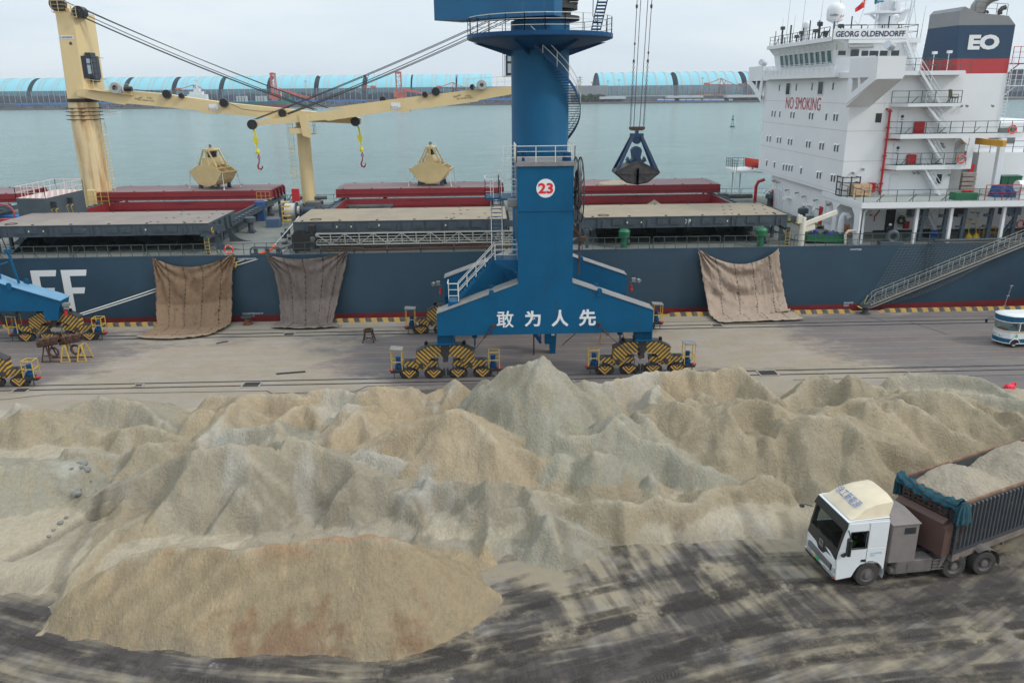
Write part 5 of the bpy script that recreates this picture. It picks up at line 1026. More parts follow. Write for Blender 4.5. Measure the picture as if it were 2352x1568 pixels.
 for f0, a, ya, f1, b, yb in ((pm, (170, 5), 95.5, q5, (1225, 510), 94.8), (pm, (460, 120), 95.5, q5, (1215, 510), 94.8), (pm, (470, 195), 95.2, q5, (1085, 527), 94.8), (pm, (440, 236), 95.2, q5, (1050, 532), 94.8), (pm, (440, 228), 95.2, q5, (1045, 524), 94.8),
         (c2, (1350, 20), 94, q5, (340, 640), YJ), (c2, (1350, 30), 94, q5, (370, 640), YJ), (c2, (1350, 72), 94, q5, (735, 578), YJ), (c2, (1350, 84), 94, q5, (740, 584), YJ+.5), (c2, (1350, 48), 94, q5, (720, 574), YJ+.8)):
  p, q = at(*f0(*a), Y=ya), at(*f1(*b), Y=yb); n = 10; s_ = .35
  w_.path([p+(q-p)*i/n-np.array([0, 0, s_*4*(i/n)*(1-i/n)]) for i in range(n+1)], .045, 5)
 for f0, pts in ((q5, ((36, 445), (200, 520), (400, 545), (640, 548))), (c1, ((880, 600), (980, 610), (1090, 618)))): w_.path([at(*f0(*p), Y=94.4) for p in pts], .03, 5)
 part(w_, 'luffing_rope', M('wire_rope_dark', (.045, .05, .05), .6, .3))
 x0_, x1_ = at(694, 455, Y=96.5)[0], at(724, 455, Y=96.5)[0]; xc, rr = (x0_+x1_)/2, (x1_-x0_)/2
 po = MB(); po.lathe([(rr, DK), (rr, 15.5), (rr*1.05, 17.2)], (xc, 96.6, 0), 24)
 a = at(*q5(915, 585), Y=YJ-.12); b = at(*q5(930, 770), Y=YJ-.12); po.slab([(a[0]-.5, YJ-.12, a[2]), (a[0]+.5, YJ-.12, a[2]), (a[0]+.75, YJ-.12, b[2]-.2), (a[0]+.75, YJ-.12, b[2]-.9), (a[0]-.2, YJ-.12, b[2]-.6)], (0, .1, 0)); po.box(xc-.7, xc+.7, YJ, 97.2, 15.3, 15.9)
 post = part(po, 'boom_rest', CREAM, smooth=True)
 def caged(mb, x, y, z0, z1, w=.5):
  for dx in (-w/2, w/2): mb.bar((x+dx, y, z0), (x+dx, y, z1), .04)
  z = z0
  while z < z1: mb.bar((x-w/2, y, z), (x+w/2, y, z), .03); z += .4
  z = z0+1.5
  while z <= z1:
   P = [(x+.42*math.cos(t), y-.7*math.sin(t), z) for t in np.linspace(0, math.pi, 7)]
   for p, q in zip(P[:-1], P[1:]): mb.bar(p, q, .03)
   z += 1.0
  for t in (0.6, 1.2, 1.8, 2.5): mb.bar((x+.42*math.cos(t), y-.7*math.sin(t), z0+1.5), (x+.42*math.cos(t), y-.7*math.sin(t), z1), .025)
 q = MB(); caged(q, xc-rr-.55, 96.2, 9., 16.6); part(q, 'caged_ladder', CREAM, post)
 bp = MB(); bp.rail([(xc+.4, 95.2, 15.2), (xc+1.5, 95.2, 15.2), (xc+1.5, 96.6, 15.2)], 1.3, 3, .6, .02); bp.box(xc+.3, xc+1.6, 95.1, 96.6, 15.1, 15.2); part(bp, 'rest_platform', CREAM, post)
 q = MB(); caged(q, xb1+.45, 96.2, DK+1, zr-2.4); part(q, 'caged_ladder', CREAM, p_)
 for (X_, Y_, nm, lab) in ((at(583, 290, Y=YJ)[0], YJ, 'l', 'red cargo hook with yellow block hanging from the left, nearer jib tip'), (at(824, 290, Y=94.4)[0], 94.4, 'r', 'red cargo hook with yellow block hanging from the right jib tip')):
  z = at(583, 292, Y=YJ)[2] if nm == 'l' else at(824, 288, Y=94.4)[2]
  t = thing('cargo_hook', (X_, Y_, z-4.6), lab, 'crane hook', 'cargo hooks under the ship crane jibs')
  b_ = MB(); b_.path([(X_-.1, Y_, z+.5), (X_-.12, Y_, z), (X_, Y_, z-.6)], .05); b_.build('hook_rope', DARK, t)
  b_ = MB(); b_.bar((X_, Y_, z-.3), (X_+.1, Y_, z-1.2), .22, .2); b_.box(X_-.2, X_+.3, Y_-.12, Y_+.12, z-1.75, z-1.15); b_.bar((X_+.08, Y_, z-1.7), (X_+.15, Y_, z-2.5), .14); b_.lathe([(.001, z-2.95), (.2, z-2.95), (.24, z-2.7), (.14, z-2.4), (.001, z-2.35)], (X_+.15, Y_, 0), 14); b_.build('block', M('hook_yellow', (.62, .55, .03), .5), t)
  h_ = MB(); x = X_+.2; h_.torus((x, Y_, z-3.1), .12, .05, 'x', 10, 6); h_.torus((x, Y_, z-3.35), .13, .05, 'y', 10, 6); h_.torus((x, Y_, z-3.62), .12, .05, 'x', 10, 6)
  h_.path([(x, Y_, z-3.7), (x-.05, Y_, z-3.95), (x-.2, Y_, z-4.25), (x-.15, Y_, z-4.55), (x+.1, Y_, z-4.65), (x+.3, Y_, z-4.45), (x+.28, Y_, z-4.2)], [.06, .07, .1, .11, .11, .08, .04], 8); h_.build('hook', M('hook_red', (.25, .012, .03), .5), t, smooth=True)
deck_crane()
def clam(x, y, z, rz, label):
 t = thing('clamshell_grab', (x, y, z), label, 'grab', 'cream clamshell grabs parked on the hatch covers', local=True, rz=rz)
 GM = M('grab_cream', (.62, .47, .23), .5, var=.08, vs=.8)
 m = MB(); W = 1.35
 prof = [(0, .25), (.55, .38), (1.25, .5), (1.6, .9), (2.45, 2.0), (1.0, 2.75), (-1.0, 2.75), (-2.45, 2.0), (-1.6, .9), (-1.25, .5), (-.55, .38)]
 for yy in (-W, W-.08): m.prism(prof, 'y', yy, yy+.08)
 for s in (-1, 1):
  P = [(0, .25), (s*1.25, .5), (s*1.6, .9), (s*2.45, 2.0)]
  for (a, b), (c, d) in zip(P[:-1], P[1:]): m.slab([(a, -W, b), (c, -W, d), (c, W, d), (a, W, b)], (0, 0, .08))
  for k in range(5): f = .15+.17*k; m.bar((s*(1.65+.8*f), -W, .95+1.05*f), (s*(1.65+.8*f), W, .95+1.05*f), .07)
  m.bar((s*2.4, -W, 2.0), (s*2.4, W, 2.0), .14); m.bar((s*1.55, -W, 2.42), (s*1.55, W, 2.42), .12); m.slab([(s*1.0, -.03, 2.7), (s*2.4, -.03, 2.0), (s*1.6, -.03, .9), (s*.6, -.03, .6)], (0, .06, 0))
 for k in range(9): m.box(-.05, .05, -W-.03, -W, .5+.25*k, .58+.25*k)
 m.prism([(-1.25, 2.4), (-1.15, 2.2), (-.25, 2.2), (-.25, 2.25), (-1.15, 2.25)], 'y', -W-.02, -W); m.prism([(1.25, 2.4), (1.15, 2.2), (.25, 2.2), (.25, 2.25), (1.15, 2.25)], 'y', -W-.02, -W)
 m.build('jaws', GM, t)
 h = MB(); h.prism([(-.5, 2.65), (.5, 2.65), (.5, 3.05), (.32, 3.6), (-.32, 3.6), (-.5, 3.05)], 'y', -W+.1, W-.1); h.tube((-.02, -.8, 3.5), (-.02, -.8, 4.4), .16, 12); h.tube((0, .8, 3.5), (0, .8, 4.4), .16, 12); h.bar((-.75, -.9, 2.75), (.75, -.9, 2.75), .2); h.build('hydraulic_frame', GM, t)
 q = MB(); q.box(-.3, .32, -.4, .5, 3.5, 4.25); q.path([(.35, 0, 4.2), (.55, 0, 4.0), (.5, 0, 3.7), (.3, 0, 3.6)], .04); q.build('power_pack', BLACK, t)
 c = MB(); c.prism([(-.42, 4.3), (.42, 4.3), (.5, 4.42), (.42, 4.58), (-.42, 4.58), (-.5, 4.42)], 'y', -1.0, 1.0); c.bar((0, -.3, 4.6), (0, .3, 4.6), .3, .25); c.build('crown', GM, t)
 s_ = MB(); s_.torus((-.05, 0, 4.9), .13, .06, 'y', 12, 6); s_.build('shackle', RUST, t)
 for sx in (-1, 1):
  for yy in (-.9, .9):
   a = MB(); a.bar((sx*.4, yy, 4.4), (sx*1.15, yy, 2.95), .13, .16); a.bar((sx*1.15, yy, 3.1), (sx*1.3, yy, 2.5), .2, .2); a.build('grab_arm', GM, t)
   l = MB(); l.bar((sx*2.42, yy*1.4, 1.9), (sx*2.6, yy*1.6, .05), .06); l.lathe([(.001, .0), (.1, .0), (.03, .2), (.001, .2)], (sx*2.6, yy*1.6, 0), 8); l.build('lashing_rod', WRAIL, t)
   f = MB(); f.prism([(sx*1.35-.28, 0), (sx*1.35+.28, 0), (sx*1.35+.15, .62), (sx*1.35-.15, .62)], 'y', yy-.1, yy+.1); f.build('support_stool', HGREY, t)
 return t
g5 = at(482, 434, Z=8.85); clam(g5[0]+.3, 98.2, 8.85, R_(-24), 'cream clamshell grab parked turned sideways on the left red hatch cover')
clam(at(990, 430, Z=8.85)[0], 98.2, 8.85, R_(-8), 'cream clamshell grab parked facing the camera beside the blue tower')
# ================================================================== superstructure
def V3(f, x, y, **k): return at(*f(x, y), **k)
def superstructure():
 XF, YN, YG = 34.3, 76.8, 75.6
 m = MB(); m.box(XF, 44.9, YN, 101, 9.7, 21.0); m.box(XF+.4, 60, 80.6, 97, DK, 9.7); m.box(36.8, 60, 77.9, 80.6, DK, 9.2)
 cor = [(34.7+2.4*(1-math.cos(t)), 80.6-2.7*math.sin(t)) for t in np.linspace(0, math.pi/2, 9)]+[(37.1, 80.7), (34.7, 80.7)]
 m.prism(cor, 'z', DK, 9.2)
 hs = part(m, 'accommodation_block', SHW)
 sm_ = MB()
 for z in (12.9, 15.7, 18.2): sm_.box(XF-.012, XF, YN, 101, z, z+.035); sm_.box(XF, 38.1, YN-.012, YN, z, z+.035)
 sm_.box(XF-.012, XF, YN, 101, 9.98, 10.0); part(sm_, 'weld_seams', M('weld_seam', (.42, .39, .36)), hs)
 w = MB(); hd = MB()
 def slot(cx, cy, wd=.28, h=.62):
  p = V3(c3, cx, cy, X=XF-.02); w.box(XF-.03, XF, p[1]-wd/2, p[1]+wd/2, p[2]-h/2, p[2]+h/2); hd.slab([(XF-.14, p[1]-wd/2-.1, p[2]+h/2+.0), (XF-.14, p[1]+wd/2+.1, p[2]+h/2), (XF, p[1]+wd/2+.16, p[2]+h/2+.1), (XF, p[1]-wd/2-.16, p[2]+h/2+.1)], (0, 0, .03))
 rows = [((668, 767, 2), (710, 770, 1), (795, 775, 2), (920, 782, 2), (1022, 788, 1), (1085, 792, 2)), ((636, 935, 2), (705, 944, 2), (779, 955, 2), (901, 972, 2), (991, 985, 2), (1089, 998, 2)),
   ((622, 1098, 1), (674, 1110, 1), (763, 1130, 4), (853, 1150, 1), (973, 1180, 2), (1068, 1200, 2)), ((708, 592, 1), (821, 590, 1), (927, 587, 1), (1068, 583, 1))]
 for rw in rows:
  for x, y, n in rw:
   for i in range(n): slot(x+(i-(n-1)/2)*19, y+(i-(n-1)/2)*2.5)
 part(w, 'cabin_windows', M('slot_window', (.06, .065, .07), .2), hs); part(hd, 'window_hoods', SHW2, hs)
 for x, y in ((768, 598), (987, 592)):
  p = V3(c3, x, y, X=XF-.02); g = MB(); g.box(XF-.03, XF, p[1]-.62, p[1]+.62, p[2]-.6, p[2]+.6); part(g, 'window', GLASS, hs); g = MB();
  for a, b in (((p[1]-.66, p[2]-.64), (p[1]+.66, p[2]-.64)), ((p[1]-.66, p[2]+.64), (p[1]+.66, p[2]+.64)), ((p[1]-.66, p[2]-.64), (p[1]-.66, p[2]+.64)), ((p[1]+.66, p[2]-.64), (p[1]+.66, p[2]+.64))): g.bar((XF-.04, *a), (XF-.04, *b), .08)
  part(g, 'window_frame', SHW2, hs)
 a, b = V3(c3, 753, 693, X=XF), V3(c3, 987, 700, X=XF); text_part('no_smoking_sign', 'NO SMOKING', hs, facing((XF-.02, (a[1]+b[1])/2, (a[2]+b[2])/2), '-x'), 1.28, M('sign_red', (.45, .02, .05), .6), width=abs(a[1]-b[1]), bold=0)
 p = V3(c3, 1375, 793, Y=YN-.02); g = MB(); g.box(p[0]-.28, p[0]+.28, YN-.03, YN, p[2]-.42, p[2]+.42); part(g, 'window', GLASS, hs)
 def door(cx, cy, Y, port=True, c=None, wd=.8, hh=1.9, red=False):
  p = V3(c3, cx, cy, Y=Y-.03); g = MB(); g.bbox(p[0]-wd/2, p[0]+wd/2, Y-.07, Y, p[2]-hh/2, p[2]+hh/2, .02, 0)
  for q in (-.5, .5): g.box(p[0]-wd/2-.06, p[0]-wd/2, Y-.08, Y, p[2]+q*1.2-.05, p[2]+q*1.2+.05, 0)
  d = part(g, 'door', RED if red else SHW2, hs)
  if port: q = MB(); q.lathe([(.001, -.015), (.15, -.015), (.15, 0)], (p[0], Y-.075, p[2]+.35), 16, 'y'); q.box(p[0]-.12, p[0]+.12, Y-.085, Y-.07, p[2]+.05, p[2]+.1); q.bar((p[0]-.2, Y-.09, p[2]-.1), (p[0]+.2, Y-.09, p[2]-.15), .04); part(q, 'door_fittings', DARK, hs)
 door(1530, 810, YN); door(1500, 1020, YN); door(1475, 1240, YN, port=False)
 p = V3(c3, 1455, 735, Y=YN-.3); q = V3(c3, 1392, 1305, Y=YN-.3); r = MB(); r.path([(p[0]-.25, YN, p[2]), (p[0], YN-.3, p[2]), (p[0], YN-.3, 9.75)], .11, 8)
 for z in (17.5, 16.0, 14.9, 13.4, 12.1, 10.8, 10.1): r.tube((p[0], YN-.3, z-.06), (p[0], YN-.3, z+.06), .2, 10)
 for z in (14.9, 12.1): r.bar((p[0], YN-.3, z), (p[0]+1.3, YN-.3, z), .12); r.tube((p[0]+.8, YN-.3, z-.05), (p[0]+.8, YN-.3, z+.2), .12, 8)
 r.torus((p[0]-.5, YN-.35, 10.6), .18, .04, 'y', 12, 5); r.bar((p[0]-.5, YN-.3, 10.5), (p[0], YN-.3, 10.3), .14); part(r, 'fire_main', RED, hs)
 rb = MB()
 for cx, cy, w_, h_, Y in ((1327, 1260, .75, .9, YN), (1333, 645, .85, .7, YN), (1648, 862, 1.0, 1.25, YN), (1595, 1078, .9, 1.1, YN)):
  p = V3(c3, cx, cy, Y=Y-.2); b = MB(); b.bbox(p[0]-w_/2, p[0]+w_/2, Y-.28, Y-.02, p[2]-h_/2, p[2]+h_/2, .05); part(b, 'fire_hose_box', RED, hs)
 p = V3(c3, 1780, 1203, Y=YN); g = MB(); g.box(p[0]-.25, p[0]+.25, YN-.03, YN, p[2]-.45, p[2]+.45); part(g, 'window', GLASS, hs)
 q = MB()
 for cx, cy in ((1200, 1165), (1268, 1140), (1612, 1165), (1640, 1165), (1800, 970), (1810, 990), (1850, 1180), (1927, 715), (1965, 715), (2138, 715)):
  p = V3(c3, cx, cy, Y=YN-.15); q.tube((p[0], YN, p[2]+.1), (p[0], YN-.3, p[2]), .06, 8, .13)
 for cx, cy in ((738, 1280), (805, 1297), (880, 1322), (960, 1347), (1050, 1377), (650, 1215), (662, 1222), (680, 1228)):
  p = V3(c3, cx, cy, X=XF-.2 if cy < 1310 else XF+.3); x0 = XF+.4; q.tube((x0, p[1], p[2]+.08), (x0-.45, p[1], p[2]-.02), .05, 8, .12)
 part(q, 'wall_lamps', M('lamp_grey', (.3, .3, .28)), hs)
 q = MB()
 for i in range(7):
  z = 6.6+.13*i; pts = [(34.66+2.4*(1-math.cos(t))-.05, 80.6-2.7*math.sin(t)-.06, z) for t in np.linspace(.15, math.pi/2, 8)]
  q.path([(34.64, 82.5-.1*i, z)]+pts+[(37.3+.12*i, 77.84, z), (37.4+.12*i, 77.84, z+.2), (37.4+.12*i, 77.84, 9.1)], .035, 6)
 for cy_, x_ in ((720, 88), (745, 89)): pass
 for yy in (84.3, 84.9, 90.3, 90.9, 82.1, 96.5, 97.4): q.path([(34.7, yy, 7.6), (34.2, yy, 7.75), (34.05, yy, 7.5), (34.05, yy, 7.3)], .13, 8)
 for yy in (94.6, 93.6, 92.8, 95.3): q.path([(34.66, yy, 6), (34.5, yy, 8.2), (34.5, yy+.4, 8.5), (34.66, yy+.4, 8.5)], .05, 6)
 part(q, 'pipework', SHW2, hs)
 for cx, cy in ((987, 1423), (664, 1290)):
  p = V3(c3, cx, cy, X=XF+.35); d = MB(); d.bbox(XF+.3, XF+.4, p[1]-.4, p[1]+.4, 6.05, 7.95, .02); part(d, 'door', RED, hs)
 q = MB(); q.path([(33.6, 99.2, DK), (33.6, 99.2, 8.0), (33.8, 99.1, 8.6), (34.5, 98.8, 8.9)], .2, 10); part(q, 'fire_main', RED, hs, smooth=True)
 def gal(z, x0, x1, cut=.8, th=.42, y0=YG, railm=RAILG):
  g = MB(); g.prism([(x0, YN), (x0+cut, y0), (x1, y0), (x1, YN)], 'z', z-th, z, 0); o = part(g, 'gallery_deck', SHW, hs)
  gr = MB(); gr.prism([(x0+.1, YN-.02), (x0+cut+.08, y0+.1), (x1-.05, y0+.1), (x1-.05, YN-.02)], 'z', z+.002, z+.03); part(gr, 'deck_edge_paint', SHGREEN, o)
  r = MB(); r.rail([(x0+cut, y0+.06, z), (x1, y0+.06, z)], 1.1, 2, 1.15); [r.bar((q, y0+.06, z+.6), (q-.35, y0+.5, z), .05) for q in np.arange(x0+cut+.9, x1, 3.3)]; r.rail([(x0+.1, YN-.2, z), (x0+cut, y0+.06, z)], 1.1, 2, 1.2); part(r, 'gallery_rail', railm, o)
  return o
 xB1 = V3(c3, 1965, 1110, Y=YG)[0]; xC1 = V3(c3, 2345, 905, Y=YG)[0]
 zB, zC, zD, zE = V3(c3, 1485, 1113, Y=YG)[2], V3(c3, 1525, 903, Y=YG)[2], 18.2, 21.05
 gal(zB, 38.1, xB1); gal(zC, 38.1, xC1); gal(zD, 38.0, V3(c3, 1932, 680, Y=YG)[0], th=.3, cut=1.2)
 f = MB(); xe = xB1; a0 = V3(c3, 1990, 945, Y=YG)[0]
 f.box(xe-.15, xe+.45, YG-.02, YG+.1, zB-.4, zC-.4); f.prism([(xe-1.0, zC-.4), (xe-.1, zC-.4), (xe-.1, zC-1.1)], 'y', YG-.02, YG+.1); f.prism([(xe-1.0, zB), (xe-.1, zB), (xe-.1, zB+.7)], 'y', YG-.02, YG+.1); part(f, 'gallery_frame', SHW, hs)
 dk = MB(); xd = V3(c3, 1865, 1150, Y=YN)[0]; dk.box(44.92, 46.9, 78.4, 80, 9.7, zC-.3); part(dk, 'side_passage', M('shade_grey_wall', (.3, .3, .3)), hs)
 ob = MB(); p0, p1 = V3(c3, 1905, 955, Y=YN-.1), V3(c3, 2212, 970, Y=73.2); ob.bar((p0[0]+1.5, 79, zC-.75), (p1[0], 73.0, zC-.8), .35, .55); part(ob, 'crane_beam', M('beam_orange', (.55, .27, .02)), hs)
 pl = MB()
 p = V3(c3, 2140, 1310, Z=9.7); q = V3(c3, 2195, 985, Y=p[1]); pl.bbox(q[0]-.2, q[0]+.35, p[1]-.25, p[1]+.25, 9.7, zC-.45, .03); part(pl, 'deck_pillar', SHW2, hs)
 af = MB(); xa = V3(c3, 2010, 1290, Y=80)[0]; af.box(xa, 64, 80, 97, 9.7, 13.3); af.box(46.9, xa, 84, 97, 9.7, 15.1); af.box(xa-.2, 62, 84, 97, 13.3, 16); a_ = part(af, 'aft_house', SHW, hs)
 lv = MB(); [lv.box(x0, x1, 83.93, 83.99, 13.9, 15.5) for x0, x1 in ((xa+.3, xa+1.8), (xa+3.2, xa+6.))]; part(lv, 'louvre', M('louvre_grey', (.13, .13, .13), .6, stretch=(1, 1, 8)), a_)
 r = MB(); r.rail([(xa-.1, 80.05, 13.3), (62, 80.05, 13.3)], 1.1, 2, 1.2); part(r, 'gallery_rail', RAILG, a_)
 d = MB(); p = V3(c3, 2005, 1210, Y=80.5); d.bbox(xa-.9, xa-.3, 79.92, 80, 9.9, 12.2, .03); part(d, 'door', RED, a_)
 for (tx, ty, bx, by, z0, z1) in ((1560, 300, 1645, 470, zE, 23.9), (1660, 455, 1790, 680, zD, zE), (1690, 690, 1850, 895, zC, zD), (1680, 945, 1815, 1105, zB, zC), (1665, 1150, 1790, 1305, 9.7, zB), (1650, 1410, 1760, 1590, DK, 9.3)):
  Y = YN-.95 if z0 > 9 else 77.0; Y = 79.6 if z0 > 20.9 else Y
  a = V3(c3, bx, by, Y=Y); b = V3(c3, tx, ty, Y=Y); s = MB(); s.stair((a[0], Y, z0), (b[0], Y, z1), (0, .7, 0), 12, sd=.05); part(s, 'outside_stair', SHW2, hs)
 a = MB(); a.prism([(34.0, 80.3), (34.0, 71.35), (66, 71.35), (66, 80.3)], 'z', 9.2, 9.7); ad = part(a, 'boat_deck', SHW)
 t_ = MB(); t_.prism([(34.1, 80.2), (34.1, 71.45), (66, 71.45), (66, 80.2)], 'z', 9.704, 9.72); part(t_, 'deck_covering', M('deck_grey_green', (.3, .32, .3), .8), ad)
 r = MB(); r.rail([(34.15, 76.6, 9.7), (34.15, 71.5, 9.7), (66, 71.5, 9.7)], 1.1, 2, 1.5); [r.bar((q, 71.5, 10.4), (q-.4, 72, 9.7), .06) for q in np.arange(36, 60, 3.)]; part(r, 'boat_deck_rail', RAILG, ad)
 f = MB(); f.prism([(80.3, 9.2), (80.3, 8.9), (77.8, 8.9), (77.4, 8.5), (77.4, DK), (76.6, DK), (76.6, 8.5), (75.9, 9.0), (73.4, 9.0), (72.7, 8.4), (72.5, DK), (71.6, DK), (71.6, 9.2)], 'x', 34.05, 34.2); part(f, 'arch_frame', SHW, ad)
 f = MB(); f.path([(34.6, 72.0, DK), (34.6, 72.0, 8.8), (34.9, 72.0, 9.05), (60, 72.0, 9.1)], .06, 6); f.path([(34.9, 72.4, DK), (34.9, 72.4, 8.7), (35.2, 72.4, 9.0), (41, 72.4, 9.05)], .05, 6); part(f, 'pipework', SHW2, ad)
 for cx in (1612, 1840, 2190): p = V3(c3, cx, 1580, Y=72.); pl = MB(); pl.bbox(p[0]-.14, p[0]+.14, 71.85, 72.15, DK, 9.2, .02); part(pl, 'deck_pillar', SHW, ad)
 W9 = 77.88
 def wb(cx, cy, w_, h_, mat, nm='wall_box', t=.12):
  p = V3(c3, cx, cy, Y=W9); b = MB(); b.box(p[0]-w_/2, p[0]+w_/2, W9-t, W9, p[2]-h_/2, p[2]+h_/2); return part(b, nm, mat, hs)
 wb(1452, 1475, .95, 2.4, M('dark_doorway', (.02, .02, .022)), 'open_doorway', .03); wb(1905, 1425, 1.25, .9, BLACK, 'notice_board'); wb(1535, 1445, .75, .55, SHW2, 'cable_box'); wb(1583, 1445, .6, .5, M('lamp_housing', (.25, .25, .24)), 'cable_box'); wb(1518, 1508, .5, .45, M('pic', (.5, .5, .48)), 'notice_board')
 wb(1300, 1500, 1.2, 1.8, SHW2, 'door', .05); wb(2055, 1445, .35, .55, WHITE, 'notice_board'); wb(2122, 1445, .32, .55, M('notice_pink', (.55, .25, .25)), 'notice_board'); wb(1815, 1430, 1.0, 1.0, SHW2, 'wall_hatch', .05); wb(1555, 1510, .5, .7, RED, 'fire_hose_box', .3)
 for cx, cy in ((1280, 1440), (1320, 1445)): wb(cx, cy, .3, .12, RED, 'wall_sign')
 b = MB(); b.box(36.9, 60, W9-.03, W9-.003, DK, DK+.25); part(b, 'scupper_band', SHGREEN, hs)
 b = MB(); p = V3(c3, 1380, 1420, Y=W9-.1); b.path([(p[0], W9-.1, p[2]+.4), (p[0], W9-.1, p[2]), (p[0]-.4, W9-.1, p[2]-.5), (p[0]-.4, W9-.1, p[2]-1)], .06, 6); part(b, 'fire_main', RED, hs)
 b = MB(); [b.path([(V3(c3, x, y, Y=W9)[0]-.2, W9, V3(c3, x, y, Y=W9)[2]), (V3(c3, x, y, Y=W9)[0], W9-.2, V3(c3, x, y, Y=W9)[2]-.1), (V3(c3, x, y, Y=W9)[0]+.2, W9, V3(c3, x, y, Y=W9)[2])], .03, 5) for x, y in ((2005, 1425), (2040, 1425), (1995, 1470), (2010, 1500), (2010, 1530), (1990, 1555))]; part(b, 'handholds', RUST, hs)
 z0, z1 = 20.5, 22.2
 for yn, s in ((71.3, 1), (106.3, -1)):
  wg = MB(); wg.box(33.85, 36.3, min(yn, yn+s*5.5), max(yn, yn+s*5.5), z0, z0+.1); wg.box(33.85, 33.95, min(yn, yn+s*5.5), max(yn, yn+s*5.5), z0+.1, z1); wg.box(33.95, 36.2, min(yn, yn+s*.1), max(yn, yn+s*.1), z0+.1, z1); wg.box(36.2, 36.3, min(yn, yn+s*5.5), max(yn, yn+s*5.5), z0+.1, z1)
  b0, b1 = yn, yn+s*5.5
  wg.slab([(33.9, b0, z0), (33.9, b1, 18.2), (33.9, b1, 17.9), (33.9, b0, z0-.15)], (2.3, 0, 0))
  wg.prism([(b0, z0), (b0+s*1.3, z0), (b1, 18.8), (b1, 18.15), (b0, z0-.2)], 'x', 33.85, 33.97)
  wg.prism([(b1, z0), (b1-s*.6, z0), (b1-s*.9, z0-.4), (b1-s*.9, 19.0), (b1, 18.4)], 'x', 33.86, 33.96); wg.prism([(b1-s*2.0, z0), (b1-s*2.3, z0), (b1-s*2.7, 19.3), (b1-s*2.3, 19.1)], 'x', 33.86, 33.96)
  part(wg, 'bridge_wing', SHW)
 fr = MB(); fr.box(33.5, 34.9, 79.2, 98.9, 20.62, 21.2); fr.box(33.4, 33.5, 79.0, 99.2, 20.6, 21.6); fr.box(34.0, 44.0, YN+.02, 100.9, 20.5, 21.03); br = part(fr, 'bridge_front', SHW)
 hr = MB(); hr.rail([(33.3, 80.0, 21.05), (33.3, 99.5, 21.05)], .95, 2, 1.3, .018); part(hr, 'bridge_rail', SHW2, br)
 wh = MB(); b_ = [(34.6, 80.5), (34.6, 98.6), (41.8, 98.6), (41.8, 80.5)];
 lo = [(34.7, 81.6, 21.), (34.7, 98.4, 21.), (41.8, 98.6, 21.), (41.8, 80.5, 21.), (36.3, 80.5, 21.)]; md = [(34.3, 81.5, 23.2), (34.3, 98.6, 23.2), (41.8, 98.6, 23.2), (41.8, 80.5, 23.2), (36.3, 80.5, 23.2)]; hi = [(33.7, 80.9, 24.1), (33.7, 99.2, 24.1), (41.8, 98.9, 24.1), (41.8, 80.3, 24.1), (36.3, 80.3, 24.1)]
 wh.grid([lo, md, hi], close=True); wh.add(hi, [tuple(range(5))]); wh.box(33.55, 33.7, 81, 99.2, 23.95, 24.35); wh.box(35.0, 42.0, 80.2, 80.35, 23.7, 24.15); wheel = part(wh, 'wheelhouse', SHW)
 wn = MB(); fr = MB(); n = 10; ya, yb = 82.1, 96.7
 def sl_(z): return 34.7-(z-21)*.4/2.2-.02
 for i in range(n):
  y0 = ya+(yb-ya)*(i+.10)/n; y1 = ya+(yb-ya)*(i+.88)/n
  zs_, ze = 21.95, 23.15; wn.add([(sl_(zs_), y0, zs_), (sl_(zs_), y1, zs_), (sl_(ze), y1, ze), (sl_(ze), y0, ze)], [(0, 1, 2, 3)])
  for y_ in (y0, y1): fr.bar((sl_(zs_)-.03, y_, zs_), (sl_(ze)-.03, y_, ze), .09, .07)
  fr.path([(34.0, (y0+y1)/2, 23.5), (33.8, (y0+y1)/2+.2, 23.75), (33.8, (y0+y1)/2-.3, 23.6), (34.1, (y0+y1)/2, 23.2)], .025, 5)
 fr.bar((sl_(21.9)-.03, ya, 21.9), (sl_(21.9)-.03, yb, 21.9), .08); fr.bar((sl_(23.2)-.03, ya, 23.2), (sl_(23.2)-.03, yb, 23.2), .08); fr.bar((33.9, 84, 23.75), (33.9, 94.5, 23.75), .05)
 part(wn, 'bridge_windows', M('bridge_glass', (.02, .07, .065), .08, spec=.8), wheel); part(fr, 'window_frames', SHW2, wheel)
 sd = MB(); ys = 80.47
 for x0_, x1_, yt, yb_ in ((1105, 1152, 343, 372), (1190, 1240, 335, 380), (1263, 1302, 343, 388), (1316, 1340, 343, 383), (1343, 1370, 343, 382), (1386, 1440, 342, 376), (1462, 1510, 341, 376)):
  a = V3(c3, x0_, yt, Y=ys); b = V3(c3, x1_, yb_, Y=ys); sd.box(a[0], b[0], ys-.01, ys+.02, b[2], a[2])
 part(sd, 'side_windows', GLASS, wheel)
 q = MB(); p = V3(c3, 1250, 315, Y=ys-.2); q.tube((p[0]-1.1, ys-.2, p[2]), (p[0]+1.3, ys-.2, p[2]), .12, 8); p = V3(c3, 1115, 315, Y=ys-.2); q.box(p[0]-.3, p[0]+.3, ys-.35, ys, p[2]-.3, p[2]+.3); part(q, 'window_box', M('lamp_grey', (.3, .3, .28)), wheel)
 q = MB(); q.slab([(33.9, 79.4, 22.45), (36.3, 77.0, 22.45), (36.4, 77.6, 22.45), (34.1, 80.4, 22.45)], (0, 0, -.5)); part(q, 'bridge_door_hood', SHW, wheel)
 for cx, cy, Y in ((1450, 310, 74.), (598, 425, 103)):
  p = V3(c3, cx, cy, Y=Y); q = MB(); q.tube((p[0]-.35, Y-.2, p[2]+.12), (p[0]+.3, Y+.2, p[2]-.1), .36, 16); q.bar((p[0], Y, 21 if Y < 90 else 22), (p[0], Y, p[2]-.3), .16); o = part(q, 'searchlight', M('chrome', (.5, .52, .54), .25, .6), wheel)
